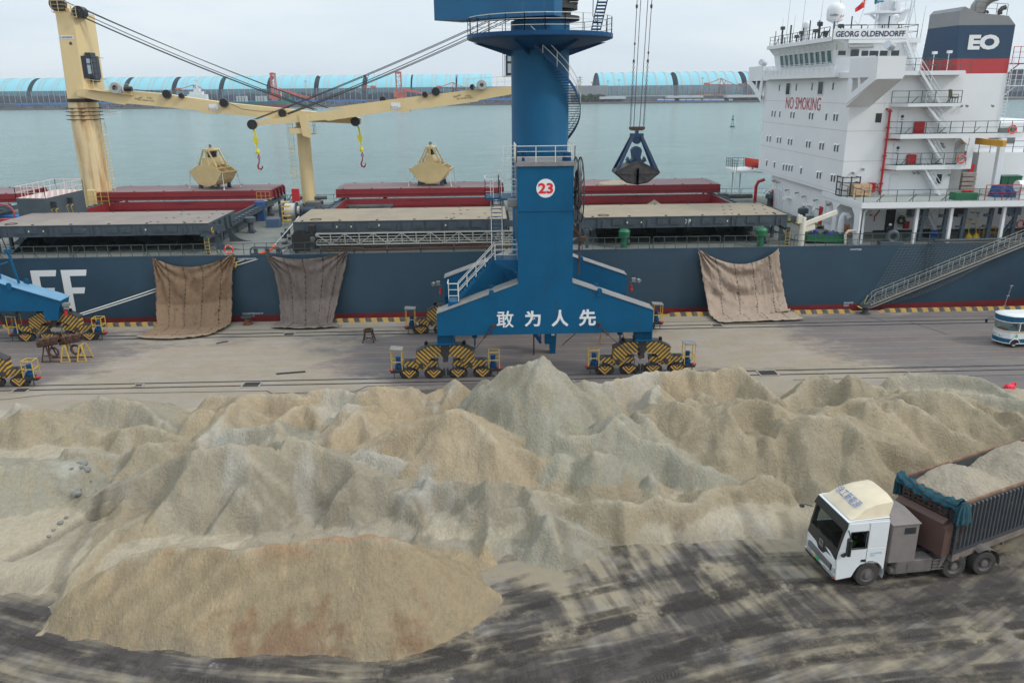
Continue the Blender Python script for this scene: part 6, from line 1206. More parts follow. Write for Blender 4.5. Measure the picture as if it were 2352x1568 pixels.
 a, b = V3(c3, 1075, 195, Y=80.2), V3(c3, 1562, 262, Y=80.2); nb = MB(); nb.box(a[0], b[0], 80.15, 80.22, b[2]+.02, a[2]); nbo = part(nb, 'name_board', WHITE)
 text_part('ship_name', 'GEORG OLDENDORFF', nbo, facing(((a[0]+b[0])/2, 80.135, (a[2]+b[2])/2)), .52, M('name_ink', (.015, .02, .07)), width=(b[0]-a[0])*.94, bold=.025)
 r = MB(); r.rail([(33.8, 82, 24.15), (33.8, 99, 24.15)], 1.15, 3, 1.4); r.rail([(33.8, 81, 24.15), (41.7, 80.5, 24.15)], 1.2, 2, 1.6); r.rail([(41.7, 80.5, 24.15), (41.7, 98, 24.15)], 1.15, 2, 2)
 rs = random.Random(3)
 for i in range(16):
  y_ = 82.5+i*1.02; x_ = 33.9+rs.random()*2; h_ = .9+rs.random()*1.5; r.bar((x_, y_, 24.1), (x_, y_, 24.1+h_), .06+.08*rs.random());
  if rs.random() < .6: r.box(x_-.2, x_+.2, y_-.2, y_+.2, 24.1+h_-.35, 24.1+h_)
  if rs.random() < .5: r.bar((x_, y_, 24.15), (x_+.6, y_+.5, 25.3), .06)
 for cx in (1140, 1190, 1260, 1400, 1440, 1510): p = V3(c3, cx, 185, Y=81.5); r.bar((p[0]-.5, 81.5, 25.4), (p[0]+.5, 81.5, 25.4), .09); r.bar((p[0], 81.5, 24.2), (p[0], 81.5, 25.4+(.8 if cx in (1190, 1440) else 0)), .09)
 part(r, 'compass_deck_rail', M('black_rail', (.03, .035, .04), .5), wheel)
 an = MB()
 for cx, top, Y in ((753, -20, 96), (853, -20, 92), (970, -20, 88), (1086, -20, 84), (716, 150, 98), (795, 130, 95), (1655, 70, 83)):
  p = V3(c3, cx, 250, Y=Y); t2_ = V3(c3, cx+10, top, Y=Y); an.tube((p[0], Y, 24.2), (p[0]+.15, Y, t2_[2]+.4), .035, 5, .015)
 for (x0_, y0_, x1_, y1_, Y) in ((1240, 170, 1300, -10, 85), (1213, 140, 1240, 170, 85), (1575, 170, 1600, -10, 85), (1625, 160, 1612, -10, 85)): an.bar(tuple(V3(c3, x0_, y0_, Y=Y)), tuple(V3(c3, x1_, y1_, Y=Y)), .03)
 part(an, 'whip_antenna', M('antenna_grey', (.4, .4, .4)), wheel)
 for cx, cy, rr, Y, txt in ((1087, 85, .86, 84.5, 'intellian'), (893, 168, .37, 92, None)):
  p = V3(c3, cx, cy, Y=Y); d = MB(); d.lathe([(.001, -rr*.95), (rr*.75, -rr*.95), (rr*.92, -rr*.8), (rr, -rr*.2)]+[(rr*math.cos(t)+.0001, rr*.15+rr*.95*math.sin(t)) for t in np.linspace(0, math.pi/2, 9)], p, 28); dm = part(d, 'satellite_dome', WHITE, None, smooth=True)
  q = MB(); q.lathe([(rr*.16, 24.1), (rr*.16, p[2]-rr*1.2), (rr*.7, p[2]-rr*.95)], (p[0], p[1], 0), 16) if txt else q.lathe([(.5, 24.1), (.2, p[2]-rr), (.25, p[2]-rr*.9)], (p[0], p[1], 0), 16); part(q, 'dome_post', SHW2, dm)
  if txt:
   text_part('dome_lettering', txt, dm, facing((p[0]-.45, p[1]-.80, p[2]-.28), '-y', R_(-28)), .2, M('dome_ink', (.02, .05, .12)), width=.78, bold=.02)
   z_ = MB(); c_ = np.array([p[0]+.33, p[1]-.86, p[2]-.42]); z_.path([c_+np.array(q_) for q_ in ((-.2, 0, -.1), (-.05, 0, .1), (.03, 0, -.08), (.2, .05, .1))], .03, 5); part(z_, 'dome_emblem', RED, dm)
 ma = MB(); p = V3(c3, 1425, 185, Y=88); top = V3(c3, 1440, -60, Y=88)
 ma.lathe([(1.05, 24.1), (.95, 27.3), (.8, 30)], (p[0]+.1, 88, 0), 24); ma.slab([(p[0]-1.9, 86.8, 26.9), (p[0]+.8, 86.8, 26.9), (p[0]+1.9, 87.6, 27.3), (p[0]+1.9, 89.4, 27.3), (p[0]-1.9, 89.4, 26.9)], (0, 0, .15)); ma.prism([(p[0]+.2, 27.1), (p[0]+1.9, 27.3), (p[0]+1.4, 26.2), (p[0]+.2, 25.8)], 'y', 87.2, 87.35)
 ma.bar((p[0]-1.5, 87.5, 24.1), (p[0]-1.3, 87.5, 28), .16); ma.bar((p[0]-1.9, 88, 26.9), (p[0]-.9, 88, 26.2), .2); ma.bar((p[0]+1.6, 87.5, 24.1), (p[0]+2.2, 87.5, 28.5), .08); ma.bar((p[0]+1.9, 87.5, 24.1), (p[0]+2.5, 87.5, 28.5), .08); [ma.bar((p[0]+1.6+.05*k, 87.5, 24.4+.35*k), (p[0]+1.9+.05*k, 87.5, 24.4+.35*k), .05) for k in range(11)]
 ma.rail([(p[0]-1.9, 86.8, 27.05), (p[0]+1.9, 87, 27.2)], .9, 2, .6, .02); ma.bar((p[0]+.2, 86.9, 27.3), (p[0]+.2, 86.9, 28), .3); mast = part(ma, 'radar_mast', SHW2, smooth=True)
 q = MB(); c_ = V3(c3, 1375, 10, Y=86.6); q.lathe([(.3, -.3), (.12, .1), (.1, .5)], c_, 14, 'x'); part(q, 'horn', M('horn_blue', (.1, .25, .35)), mast); q = MB(); c_ = V3(c3, 1492, 115, Y=84); q.lathe([(.05, -.9), (.08, -.2), (.28, -.1), (.3, .12), (.15, .25), (.001, .27)], c_, 14); part(q, 'antenna_pod', WHITE, mast)
 fl = MB(); P = []
 c_ = [V3(c3, 1288, -6, Y=86), V3(c3, 1280, 52, Y=86), V3(c3, 1216, 85, Y=86), V3(c3, 1214, 62, Y=86)]
 for j in range(7):
  v = j/6; L_ = c_[0]+(c_[1]-c_[0])*v; Rr = c_[3]+(c_[2]-c_[3])*v; P.append([L_+(Rr-L_)*(i/8)+np.array([0, .06*math.sin(i*1.3+v*2), .03*math.sin(i*.9)]) for i in range(9)])
 fl.grid(P); fo = part(fl, 'flag', M('flag_red', (.55, .02, .03), .8)); st = MB(); s0 = V3(c3, 1272, 14, Y=85.9); st.prism([(s0[0]+.13*(1 if k % 2 == 0 else .4)*math.sin(math.pi*k/5), s0[2]+.13*(1 if k % 2 == 0 else .4)*math.cos(math.pi*k/5)) for k in range(10)], 'y', 85.84, 85.86); part(st, 'flag_star', M('star_yellow', (.8, .6, .05)), fo)
 zb = V3(c3, 1905, 398, Y=80)[2]; zr = V3(c3, 1905, 497, Y=80)[2]; zg = V3(c3, 1912, 171, Y=80)[2]
 nb_, fb_ = V3(c3, 1905, 398, Y=80), V3(c3, 1662, 412, Z=zb); ng, fg = V3(c3, 1912, 171, Y=80), V3(c3, 1706, 196, Z=zg)
 fb_ = np.array([fb_[0], min(fb_[1], 95), fb_[2]]); k_ = (zb-zg);
 def lerp(z): t = (z-zb)/(zg-zb); return nb_+(ng-nb_)*t, fb_+(fg-fb_)*t
 def ring(z, off=0):
  n_, f_ = lerp(z); xr = V3(c3, 2255, 400, Y=80)[0]; return [(n_[0], 80, z), (f_[0], f_[1], z), (xr, f_[1], z), (xr, 80, z)]
 for nm, za, ze, mt in (('funnel_casing', 15.02, zr, SHW), ('funnel_red_band', zr, zb, M('funnel_red', (.42, .04, .045), .55, var=.08)), ('funnel_blue_band', zb, zg, M('funnel_navy', (.018, .05, .10), .55, var=.1))):
  f = MB(); f.grid([ring(za) if nm != 'funnel_casing' else [(q[0] if i in (2, 3) else 45.0, q[1], za) for i, q in enumerate(ring(zr))], ring(ze)], close=True)
  if nm == 'funnel_casing': f.add(ring(ze), [(0, 1, 2, 3)])
  o = part(f, nm, mt)
  if nm == 'funnel_blue_band':
   FB = o
 f = MB(); R0 = ring(zg); pk = V3(c3, 1955, 45, Y=80); e1 = V3(c3, 2045, 88, Y=80); e2 = V3(c3, 2250, 108, Y=80)
 prof = [(R0[0][0], zg), (R0[0][0], pk[2]-.35), (R0[0][0]+.25, pk[2]-.1), (pk[0], pk[2]), (e1[0], e1[2]), (e2[0], e2[2]), (R0[3][0], zg)]
 s_ = np.array(R0[1])-np.array(R0[0]); n_ = [(x, 80, z) for x, z in prof]; m_ = [(x+(s_[0] if i < 4 else s_[0]*(1-(i-3)/3)), 80+s_[1], z+(.0)) for i, (x, z) in enumerate(prof)]
 f.grid([n_, m_], close=True); f.add(n_, [tuple(range(7))]); f.add(m_, [tuple(range(7))]); ft = part(f, 'funnel_top', M('funnel_grey', (.21, .215, .22), .6, var=.06))
 a, b = V3(c3, 1985, 235, Y=80), V3(c3, 2177, 335, Y=80); text_part('funnel_letters', 'EO', FB, facing(((a[0]+b[0])/2, 79.97, (a[2]+b[2])/2)), a[2]-b[2], WHITE, width=b[0]-a[0], bold=.055)
 ex = MB(); P = [V3(c3, x, y, Y=84) for x, y in ((2035, 90), (2045, 50), (2075, 10), (2120, -25), (2170, -40))]; ex.path(P, [.75, .72, .7, .68, .68], 20); part(ex, 'exhaust_pipe', M('exhaust_steel', (.2, .19, .18), .4, .7, var=.3), ft, smooth=True)
 ex = MB(); P = [V3(c3, x, y, Y=81) for x, y in ((2190, 100), (2190, 75), (2205, 58), (2228, 50))]; ex.path(P, .22, 12); ex.path([V3(c3, x, y, Y=81) for x, y in ((2085, 90), (2092, 78), (2105, 78), (2110, 90))], .12, 8); part(ex, 'vent_pipe', M('exhaust_dark', (.06, .055, .05), .5, .4), ft, smooth=True)
 r = MB(); a, b = V3(c3, 2020, 90, Y=80.2), V3(c3, 2235, 105, Y=80.2); r.rail([a, b], 1.0, 2, 1.2, .02); part(r, 'funnel_rail', RAILG, ft)
 for za, mt in ((V3(c3, 2270, 425, Y=80)[2], RED), (V3(c3, 2270, 575, Y=80)[2], SHW2)):
  r = MB(); x0_ = R0[3][0]+.0; r.box(x0_, x0_+3, 80, 82, za-.08, za); r.rail([(x0_+.3, 80.05, za), (x0_+3, 80.05, za)], 1.5, 3, .7, .025); r.bar((x0_, 80.3, za-1.1), (x0_+1.2, 80.3, za-.1), .08); part(r, 'funnel_platform', mt, FB)
 la = MB(); xl = V3(c3, 2225, 600, Y=79.9)[0]
 for dx in (0, .4): la.bar((xl+dx, 79.9, zC+.2), (xl+dx, 79.9, zb), .035)
 [la.bar((xl, 79.9, zC+.4+.3*k), (xl+.4, 79.9, zC+.4+.3*k), .03) for k in range(int((zb-zC)/.3)-1)]; part(la, 'ladder', SHW2, FB)
 for cx, cy in ((1750, 358), (1850, 352)): p = V3(c3, cx, cy, Y=79.5); q = MB(); q.bar((p[0], 79.5, zE), (p[0], 79.5, p[2]), .05); q.box(p[0]-.2, p[0]+.2, 79.3, 79.6, p[2]-.1, p[2]+.15); part(q, 'deck_lamp', SHW2, FB)
 e = MB(); e.box(36.32, V3(c3, 1872, 475, Y=78)[0], YG+.3, 84, zE-.37, zE+.01); ed = part(e, 'bridge_aft_deck', SHW, hs); r = MB(); r.rail([(38.6, YG+.4, zE), (41.6, YG+.4, zE)], 1.1, 2, 1.1); r.rail([(42, 78, zE), (46, 78, zE)], 1.1, 2, 1.1); part(r, 'gallery_rail', RAILG, ed)
 e = MB(); e.box(44.9, 46.4, 77.3, 84, 18.2, zE-.38); part(e, 'casing_block', SHW, hs)
 e = MB(); e.box(31.6, 34.3, 101.2, 106.2, 9.45, 9.75); e.bar((32.2, 104.5, DK), (32.2, 104.5, 9.5), .15); e.bar((33.2, 104.5, DK), (33.2, 104.5, 9.5), .15); o = part(e, 'far_platform', SHW, hs); r = MB(); r.rail([(31.7, 101.5, 9.75), (31.7, 106, 9.75), (34, 106, 9.75)], 1.2, 3, .9); part(r, 'gallery_rail', RAILG, o)
superstructure()
rb = thing('rescue_boat', tuple(V3(c3, 560, 1105, Y=103.)-np.array([0, 0, .5])), 'orange rescue boat on the far side platform beside the white accommodation block', 'rescue boat')
bm_ = MB(); x_, z_ = V3(c3, 575, 1100, Y=103.)[0], V3(c3, 575, 1100, Y=103.)[2]
P = [[(x_-1.9+3.8*i/8, 103+s_*w_*math.sin(math.pi*(i+.3)/8.6), z_+h_+.28*abs(i-4)/4) for i in range(9)] for s_, w_, h_ in ((-1, .1, -.6), (-1, .85, -.2), (-1, .95, .1), (-1, .6, .5), (1, .6, .5), (1, .95, .1), (1, .85, -.2), (1, .1, -.6))]
bm_.grid(P); bm_.build('boat_hull', M('boat_orange', (.6, .05, .025), .5), rb, smooth=True)
bm_ = MB(); bm_.bar((x_-1, 103, z_-1.1), (x_-.8, 103, z_-.4), .12); bm_.bar((x_+.8, 103, z_-1.1), (x_+.7, 103, z_-.4), .12); bm_.bar((x_-1.2, 103, z_-1.1), (x_+1.2, 103, z_-1.1), .1); bm_.build('boat_cradle', RAILG, rb)
# ================================================================== people
def person(loc, label, J, top, legs, head, helmet=None, skinc=(.35, .2, .13), rz=0, vest=None):
 """one skinned body; J = joints in metres, facing -y"""
 t = thing('person', loc, label, 'person', local=True, rz=rz)
 order = ['hip', 'spine', 'neck', 'hd', 'shl', 'ell', 'hal', 'shr', 'elr', 'har', 'hpl', 'knl', 'anl', 'tol', 'hpr', 'knr', 'anr', 'tor']
 rad = dict(hip=.15, spine=.15, neck=.062, hd=.095, shl=.075, ell=.05, hal=.034, shr=.075, elr=.05, har=.034, hpl=.1, knl=.07, anl=.05, tol=.045, hpr=.1, knr=.07, anr=.05, tor=.045)
 E = [('hip', 'spine'), ('spine', 'neck'), ('neck', 'hd'), ('spine', 'shl'), ('shl', 'ell'), ('ell', 'hal'), ('spine', 'shr'), ('shr', 'elr'), ('elr', 'har'), ('hip', 'hpl'), ('hpl', 'knl'), ('knl', 'anl'), ('anl', 'tol'), ('hip', 'hpr'), ('hpr', 'knr'), ('knr', 'anr'), ('anr', 'tor')]
 names = [n for n in order if n in J]; ix = {n: i for i, n in enumerate(names)}
 me = bpy.data.meshes.new('body'); me.from_pydata([J[n] for n in names], [(ix[a], ix[b]) for a, b in E if a in ix and b in ix], [])
 o = bpy.data.objects.new('body', me); COL.objects.link(o)
 md = o.modifiers.new('skin', 'SKIN'); md.use_smooth_shade = True
 for i, n in enumerate(names): me.skin_vertices[0].data[i].radius = (rad[n], rad[n])
 me.skin_vertices[0].data[ix['hip']].use_root = True
 sb = o.modifiers.new('sub', 'SUBSURF'); sb.levels = 2; sb.render_levels = 2
 dg = bpy.context.evaluated_depsgraph_get(); m2 = bpy.data.meshes.new_from_object(o.evaluated_get(dg)); bpy.data.objects.remove(o)
 m2.materials.clear()
 for m in (top, legs, M('skin', skinc, .6)): m2.materials.append(m)
 nk = J['neck'][2]; hz_ = J['hip'][2]-.05
 hands = [Vector(J[k]) for k in ('hal', 'har') if k in J]
 for p in m2.polygons:
  c = p.center; p.material_index = 2 if (c.z > nk+.02 or any((c-h_).length < .09 for h_ in hands)) else (1 if c.z < hz_ or (('knl' in J) and (c-Vector(J['knl'])).length < .25) else 0); p.use_smooth = True
 b = bpy.data.objects.new('body', m2); COL.objects.link(b); b.parent = t
 H = Vector(J['hd']); f = MB(); f.ball(H+Vector((0, -.085, -.01)), .02, 5); f.tube(H+Vector((-.05, -.08, .03)), H+Vector((-.02, -.09, .03)), .012, 5); f.tube(H+Vector((.02, -.09, .03)), H+Vector((.05, -.08, .03)), .012, 5); f.bar(H+Vector((-.03, -.085, -.05)), H+Vector((.03, -.085, -.05)), .012); f.build('face', M('face_dark', (.12, .06, .045)), t)
 q = MB()
 for h_, s in zip(hands, (-1, 1)):
  for k in range(4): q.path([h_+Vector((.018*(k-1.5), -.02, -.01)), h_+Vector((.018*(k-1.5), -.06, -.02-.004*k)), h_+Vector((.016*(k-1.5), -.08, -.045))], [.011, .01, .008], 5)
  q.path([h_+Vector((-s*.03, -.01, 0)), h_+Vector((-s*.05, -.04, -.01))], [.012, .009], 5)
 q.build('fingers', MATS['skin'], t, smooth=True)
 if helmet:
  q = MB(); q.lathe([(.145, 0), (.15, .01), (.128, .02), (.125, .07), (.09, .13), (.001, .15)], H+Vector((0, 0, .03)), 18); q.bar(H+Vector((0, -.13, .16)), H+Vector((0, .13, .16)), .03, .02); q.build('hard_hat', helmet, t, smooth=True)
 else:
  q = MB(); q.lathe([(.1, .0), (.108, .04), (.08, .1), (.001, .12)], H+Vector((0, .015, .02)), 14); q.build('hair', BLACK, t, smooth=True)
 if vest:
  v = MB(); s, n_, hp = Vector(J['spine']), Vector(J['neck']), Vector(J['hip'])
  P = []
  for z_, rx, ry in ((hp.z+.0, .19, .155), (s.z, .205, .165), ((s.z+n_.z)/2+.02, .19, .145), (n_.z-.04, .11, .1)):
   c = hp.lerp(n_, (z_-hp.z)/(n_.z-hp.z)); P.append([(c.x+rx*math.cos(a), c.y+ry*math.sin(a), z_) for a in np.linspace(0, 2*math.pi, 17)[:-1]])
  v.grid(P, close=True); v.build('hi_vis_vest', vest, t, smooth=True)
  v = MB(); [v.lathe([(.212, z_), (.212, z_+.05)], (s.x, s.y, 0), 16) for z_ in (s.z-.06,)]; v.build('reflective_band', M('reflective', (.65, .68, .66), .3), t, smooth=True)
 return t
NAVY = M('boiler_suit_navy', (.012, .018, .04), .85)
px, py = (3300+760/2.955)/1.7415, (780+368/2.955)/1.7415; pw = at(px, py, Y=73.0)
person((pw[0], 73.0, max(DK, pw[2]-1.68)), 'crew member in navy boiler suit and white hard hat bending beside the fairlead', dict(hip=(0, .12, .95), spine=(0, .04, 1.22), neck=(0, -.1, 1.45), hd=(0, -.16, 1.58), shl=(-.2, -.03, 1.36), ell=(-.28, -.2, 1.15), hal=(-.1, -.4, 1.08), shr=(.2, -.03, 1.36), elr=(.28, -.2, 1.15), har=(.1, -.42, 1.05), hpl=(-.1, .1, .9), knl=(-.12, 0, .5), anl=(-.13, .05, .08), tol=(-.13, -.12, .04), hpr=(.1, .1, .9), knr=(.12, .02, .5), anr=(.13, .08, .08), tor=(.13, -.1, .04)), NAVY, NAVY, None, helmet=WHITE)
# ================================================================== ship's side: gangway, net, tarpaulins, ropes
def gangway():
 f = lambda x, y, Y: at((2696+x/1.68)/1.7415, (700+y/1.68)/1.7415, Y=Y)
 a, b = f(1300, 888, 70.4), f(2352, 462, 70.4); d = b-a; b = a+d*1.25; n = 66
 g = MB();
 for yy in (70.3, 70.95):
  A = Vector((a[0], yy, a[2])); B = Vector((b[0], yy, b[2])); g.bar(A+Vector((0, 0, .17)), B+Vector((0, 0, .17)), .05, .05); g.bar(A-Vector((0, 0, .15)), B-Vector((0, 0, .15)), .05, .08); g.bar(A, B, .025, .34)
 o = part(g, 'gangway', M('gangway_alloy', (.33, .32, .29), .5, .2, var=.2, vs=3, dirt=((.22, .15, .1), .35, 3)))
 h = MB(); s = MB()
 for i in range(n*2):
  t = (i+.5)/(n*2); p = Vector(a).lerp(Vector(b), t); h.box(p.x-.07, p.x+.07, 70.27, 70.285, p.z-.07, p.z+.06)
 for i in range(n): p = Vector(a).lerp(Vector(b), (i+.5)/n); s.box(p.x-.11, p.x+.1, 70.33, 70.92, p.z+.14, p.z+.17)
 part(h, 'gangway_slots', M('slot_dark', (.03, .03, .03)), o); part(s, 'gangway_tread', M('tread_grey', (.2, .21, .2)), o)
 r = MB()
 for yy in (70.3, 70.95):
  A = Vector((a[0], yy, a[2]+.15)); B = Vector((b[0], yy, b[2]+.15)); up = Vector((0, 0, 1)); r.bar(A.lerp(B, .03)+up*1.0, B+up*1.0, .045); r.bar(A.lerp(B, .03)+up*.5, B+up*.5, .022)
  for i in range(17): q = A.lerp(B, .03+i/17.5); r.bar(q, q+up*1.0, .04)
  r.bar(A.lerp(B, .03)+up*1.0, A+Vector((-.45, 0, -.1)), .03)
 part(r, 'gangway_rail', M('stanchion', (.4, .41, .38), .4, .3), o)
 e = MB(); p = Vector(a); e.tube(p+Vector((-.1, -.2, -.2)), p+Vector((-.1, .9, -.2)), .14, 12); e.slab([(p.x-.75, 70.2, p.z-.05), (p.x+.25, 70.2, p.z-.05), (p.x+.25, 70.95, p.z-.05), (p.x-.75, 70.95, p.z-.05)], (0, 0, .04)); e.bar((p.x-.55, 70.25, p.z), (p.x-.2, 70.25, p.z+1.2), .05); part(e, 'gangway_foot', M('foot_yellow', (.5, .45, .12), .7), o)
 m = MB(); nx, nz = 36, 22; top = [(33.8, 5.9), (40.5, 5.9), (49.5, 5.8)];
 def net(u, v):
  xt = 38.0+13*u; zt = 5.75; s0 = a[0]-.3+u*(b[0]-a[0])*.8; z0 = a[2]-.25+u*(b[2]-a[2])*.8-.9*math.sin(math.pi*min(1, u*1.1)); x = xt+(s0-xt)*v; z = zt+(z0-zt)*v; return Vector((x, YH-.06-.55*v, z))
 for i in range(nx+1): m.path([net(i/nx, j/8) for j in range(9)], .009, 3)
 for j in range(nz+1): m.path([net(i/12, j/nz) for i in range(13)], .009, 3)
 part(m, 'safety_net', M('net_cord', (.16, .17, .16), .9), o)
gangway()
TAPX = {}
def tarp(label, ox, oy, rows, col, col2, seams, fold, seed, drip):
 nv, nu = 90, 90; R3 = []
 for pts, kw in rows:
  P = [at((ox+x/1.68)/1.7415, (oy+y/1.68)/1.7415, **kw) for x, y in pts]; R3.append(P)
 def row(k, u):
  a, b, c = R3[k]; return a*(1-u)*(1-2*u)+b*4*u*(1-u)+c*u*(2*u-1)
 P = np.zeros((nv+1, nu+1, 3)); L = len(rows)-1
 for j in range(nv+1):
  v = j/nv*L; k = min(int(v), L-1); f = v-k
  for i in range(nu+1):
   u = i/nu; P[j, i] = row(k, u)*(1-f)+row(k+1, u)*f
 U, Vv = np.meshgrid(np.linspace(0, 1, nu+1), np.linspace(0, 1, nv+1)); nz_ = lambda s, sd, ax=1., ay=1.: fbm(U*ax*40, Vv*ay*40, s, sd, 4)-.5
 hang = sm(.78, .70, Vv); d = fold(U, Vv)+nz_(9, seed)*.5+nz_(3., seed+3, 2.2, .5)*.18+nz_(1.2, seed+6, 2., .7)*.06
 P[..., 1] -= hang*(.2+d*.95); gnd = 1-hang; rum = nz_(5, seed+9, .6, 2.6)*1.0+nz_(2, seed+12, .7, 2.)*.5
 P[..., 2] = np.where(gnd > 0, np.maximum(P[..., 2]+gnd*(.12+np.abs(rum)*.35), .02+.05*gnd), P[..., 2])
 ed = np.array([mnoise.noise(Vector((seed, k*.35, 0)))*.12 for k in range(nv+1)]); P[:, 0, 0] += ed; P[:, -1, 0] += ed[::-1]
 m = MB(); m.grid(P.tolist()); me = m
 c = np.array(col)[None, None]*np.ones(P.shape); t = sm(.45, .6, fbm(U*10, Vv*10, 2.2, seed+20, 5))[..., None]; c = c*(1-t*.3)+np.array(col2)*(t*.3)
 mat = M('tarp_cloth', col, .95, var=.10, vs=2.5, bump=.35, bs=9, vcol=True, spec=.15)
 st = (fbm(U*30, Vv*30, 1.2, seed+30, 4) > .73)[..., None]; c = np.where(st, c*.7, c)
 for s_ in seams: c = np.where((np.abs(U-s_-.012*np.sin(Vv*9))[..., None] < .006) & (np.sin(Vv*170)[..., None] > -.6), c*.25, c)
 c = np.where((Vv > .94)[..., None], c*.6+np.array([.33, .28, .22])*.4, c)
 o = m.build('tarpaulin', mat, smooth=True); ca = o.data.color_attributes.new('tint', 'FLOAT_COLOR', 'POINT'); ca.data.foreach_set('color', np.concatenate([c, np.ones(c.shape[:2]+(1,))], -1).reshape(-1).astype(np.float32))
 place(o, tuple(P[-1, nu//2])); md = o.modifiers.new('thick', 'SOLIDIFY'); md.thickness = .015
 return tag(o, label, 'tarpaulin', 'tarpaulins hung from the ship rail to the quay')
def fold1(U, V):
 a1 = np.arctan2(U+.001, V+.02); a2 = np.arctan2(1-U+.001, V+.02); r1 = np.hypot(U, V); r2 = np.hypot(1-U, V)
 return .16*np.sin(a1*16)*np.exp(-r1*2.5)+.16*np.sin(a2*18)*np.exp(-r2*2.5)+.05*np.sin(U*46+2*V)*np.exp(-((V-.4)/.5)**2)
def fold3(U, V):
 r1 = np.hypot(U, V*1.1+.02); a1 = np.arctan2(U+.001, V+.02); w1 = np.exp(-((V-.3-.4*U*(1-U))/.35)**2); sag = V-.75*U*(1-U)*1.4
 return .22*np.sin(a1*14+1)*np.exp(-r1*2.2)+.15*np.sin(sag*34)*w1*np.exp(-((U-.45)/.4)**2)+.1*np.sin((1-U)*20*(1-V*.5))*np.exp(-np.hypot(1-U, V)*3)
YT = dict
tarp('brown tarpaulin hanging between the left crane and the rusty bollard, rumpled on the quay', 0, 700, [(((1035, 548), (1290, 615), (1585, 520)), YT(Y=71.0)), (((1048, 700), (1302, 712), (1568, 650)), YT(Y=70.8)), (((1058, 860), (1305, 866), (1562, 820)), YT(Y=70.5)), (((1062, 1000), (1300, 1012), (1558, 985)), YT(Y=69.0)), (((1000, 1062), (1270, 1050), (1490, 1045)), YT(Z=.1)), (((905, 1098), (1180, 1108), (1420, 1078)), YT(Z=.03))],
  (.23, .15, .095), (.17, .115, .08), (.18, .39, .62, .85), fold1, 3, 0)
tarp('grey-brown tarpaulin hanging left of the blue crane beside the rusty bollard', 0, 700, [(((1790, 530), (2060, 560), (2340, 505)), YT(Y=71.0)), (((1850, 650), (2070, 660), (2325, 610)), YT(Y=70.8)), (((1885, 830), (2080, 840), (2280, 800)), YT(Y=70.4)), (((1888, 975), (2080, 1000), (2240, 972)), YT(Y=68.95)), (((1860, 1005), (2070, 1022), (2235, 1010)), YT(Z=.1)), (((1820, 1030), (2050, 1040), (2300, 1022)), YT(Z=.03))],
  (.175, .14, .122), (.13, .103, .092), (.22, .45, .7, .88), fold1, 8, 0)
tarp('pale beige tarpaulin draped between the blue crane and the gangway', 2696, 700, [(((155, 490), (440, 595), (697, 487)), YT(Y=71.0)), (((175, 610), (450, 670), (706, 600)), YT(Y=70.8)), (((205, 790), (480, 810), (732, 780)), YT(Y=70.4)), (((232, 925), (490, 930), (762, 905)), YT(Y=68.95)), (((255, 965), (500, 945), (780, 915)), YT(Z=.12)), (((300, 1000), (560, 992), (870, 980)), YT(Z=.03))],
  (.35, .27, .21), (.28, .21, .165), (.2, .42, .64, .86), fold3, 13, 0)
def ropes():
 f = lambda x, y, **k: at(x/1.68/1.7415, (700+y/1.68)/1.7415, **k)
 def rope(name, pts, r, lab, mat=ROPE):
  P = [Vector(p) for p in pts]; Q = []
  for p, q in zip(P[:-1], P[1:]): Q += [p.lerp(q, k/8)-Vector((0, 0, .10*(k/8)*(1-k/8)*(q-p).length/6)) for k in range(8)]
  Q.append(P[-1]); o = MB().path(Q, r, 6).build(name, mat, smooth=True); place(o, tuple(P[-1])); return tag(o, lab, 'rope', 'mooring ropes')
 e1, e2 = f(430, 965, Y=66.5), f(440, 975, Y=66.5)
 rope('mooring_rope', [f(2010, 278, Y=80), f(1845, 470, Y=73.2), f(1795, 515, Y=71.6), f(1570, 592, Y=71.08), f(1048, 764, Y=70.95), e1], .05, 'white mooring rope from the deck winch through its orange sleeve down to the left')
 rope('mooring_rope', [f(1930, 490, Y=73.5), f(1890, 515, Y=71.5), f(1590, 607, Y=71.0), f(1048, 782, Y=70.85), e2], .045, 'lower mooring rope without sleeve running beside the white one')
 s = MB(); P = [f(1845, 470, Y=73.1), f(1825, 500, Y=72.2), f(1795, 513, Y=71.5), f(1748, 528, Y=71.35)]; s.path(P, [.09, .13, .14, .1], 8); tag(place(s.build('chafing_sleeve', M('orange_sleeve', (.8, .10, .01), .7, var=.15), smooth=True), tuple(P[0])), 'bright orange chafing sleeve on the mooring rope at the rail', 'rope sleeve')
 for x, y, lab in ((1585, 607, 'yellow rat guard disc on the lower mooring rope beside the brown tarpaulin'), (1572, 575, 'yellow rat guard half hidden behind the edge of the brown tarpaulin')):
  p = f(x, y, Y=70.9); g = MB(); g.lathe([(.03, -.12), (.33, 0), (.33, .03), (.001, .03)], (0, 0, 0), 20, 'x'); o = g.build('rat_guard', M('guard_yellow', (.6, .34, .03), .6), smooth=True); o.location = tuple(p); o.rotation_euler = (0, .35, .3); tag(o, lab, 'rat guard', 'rat guards')
ropes()
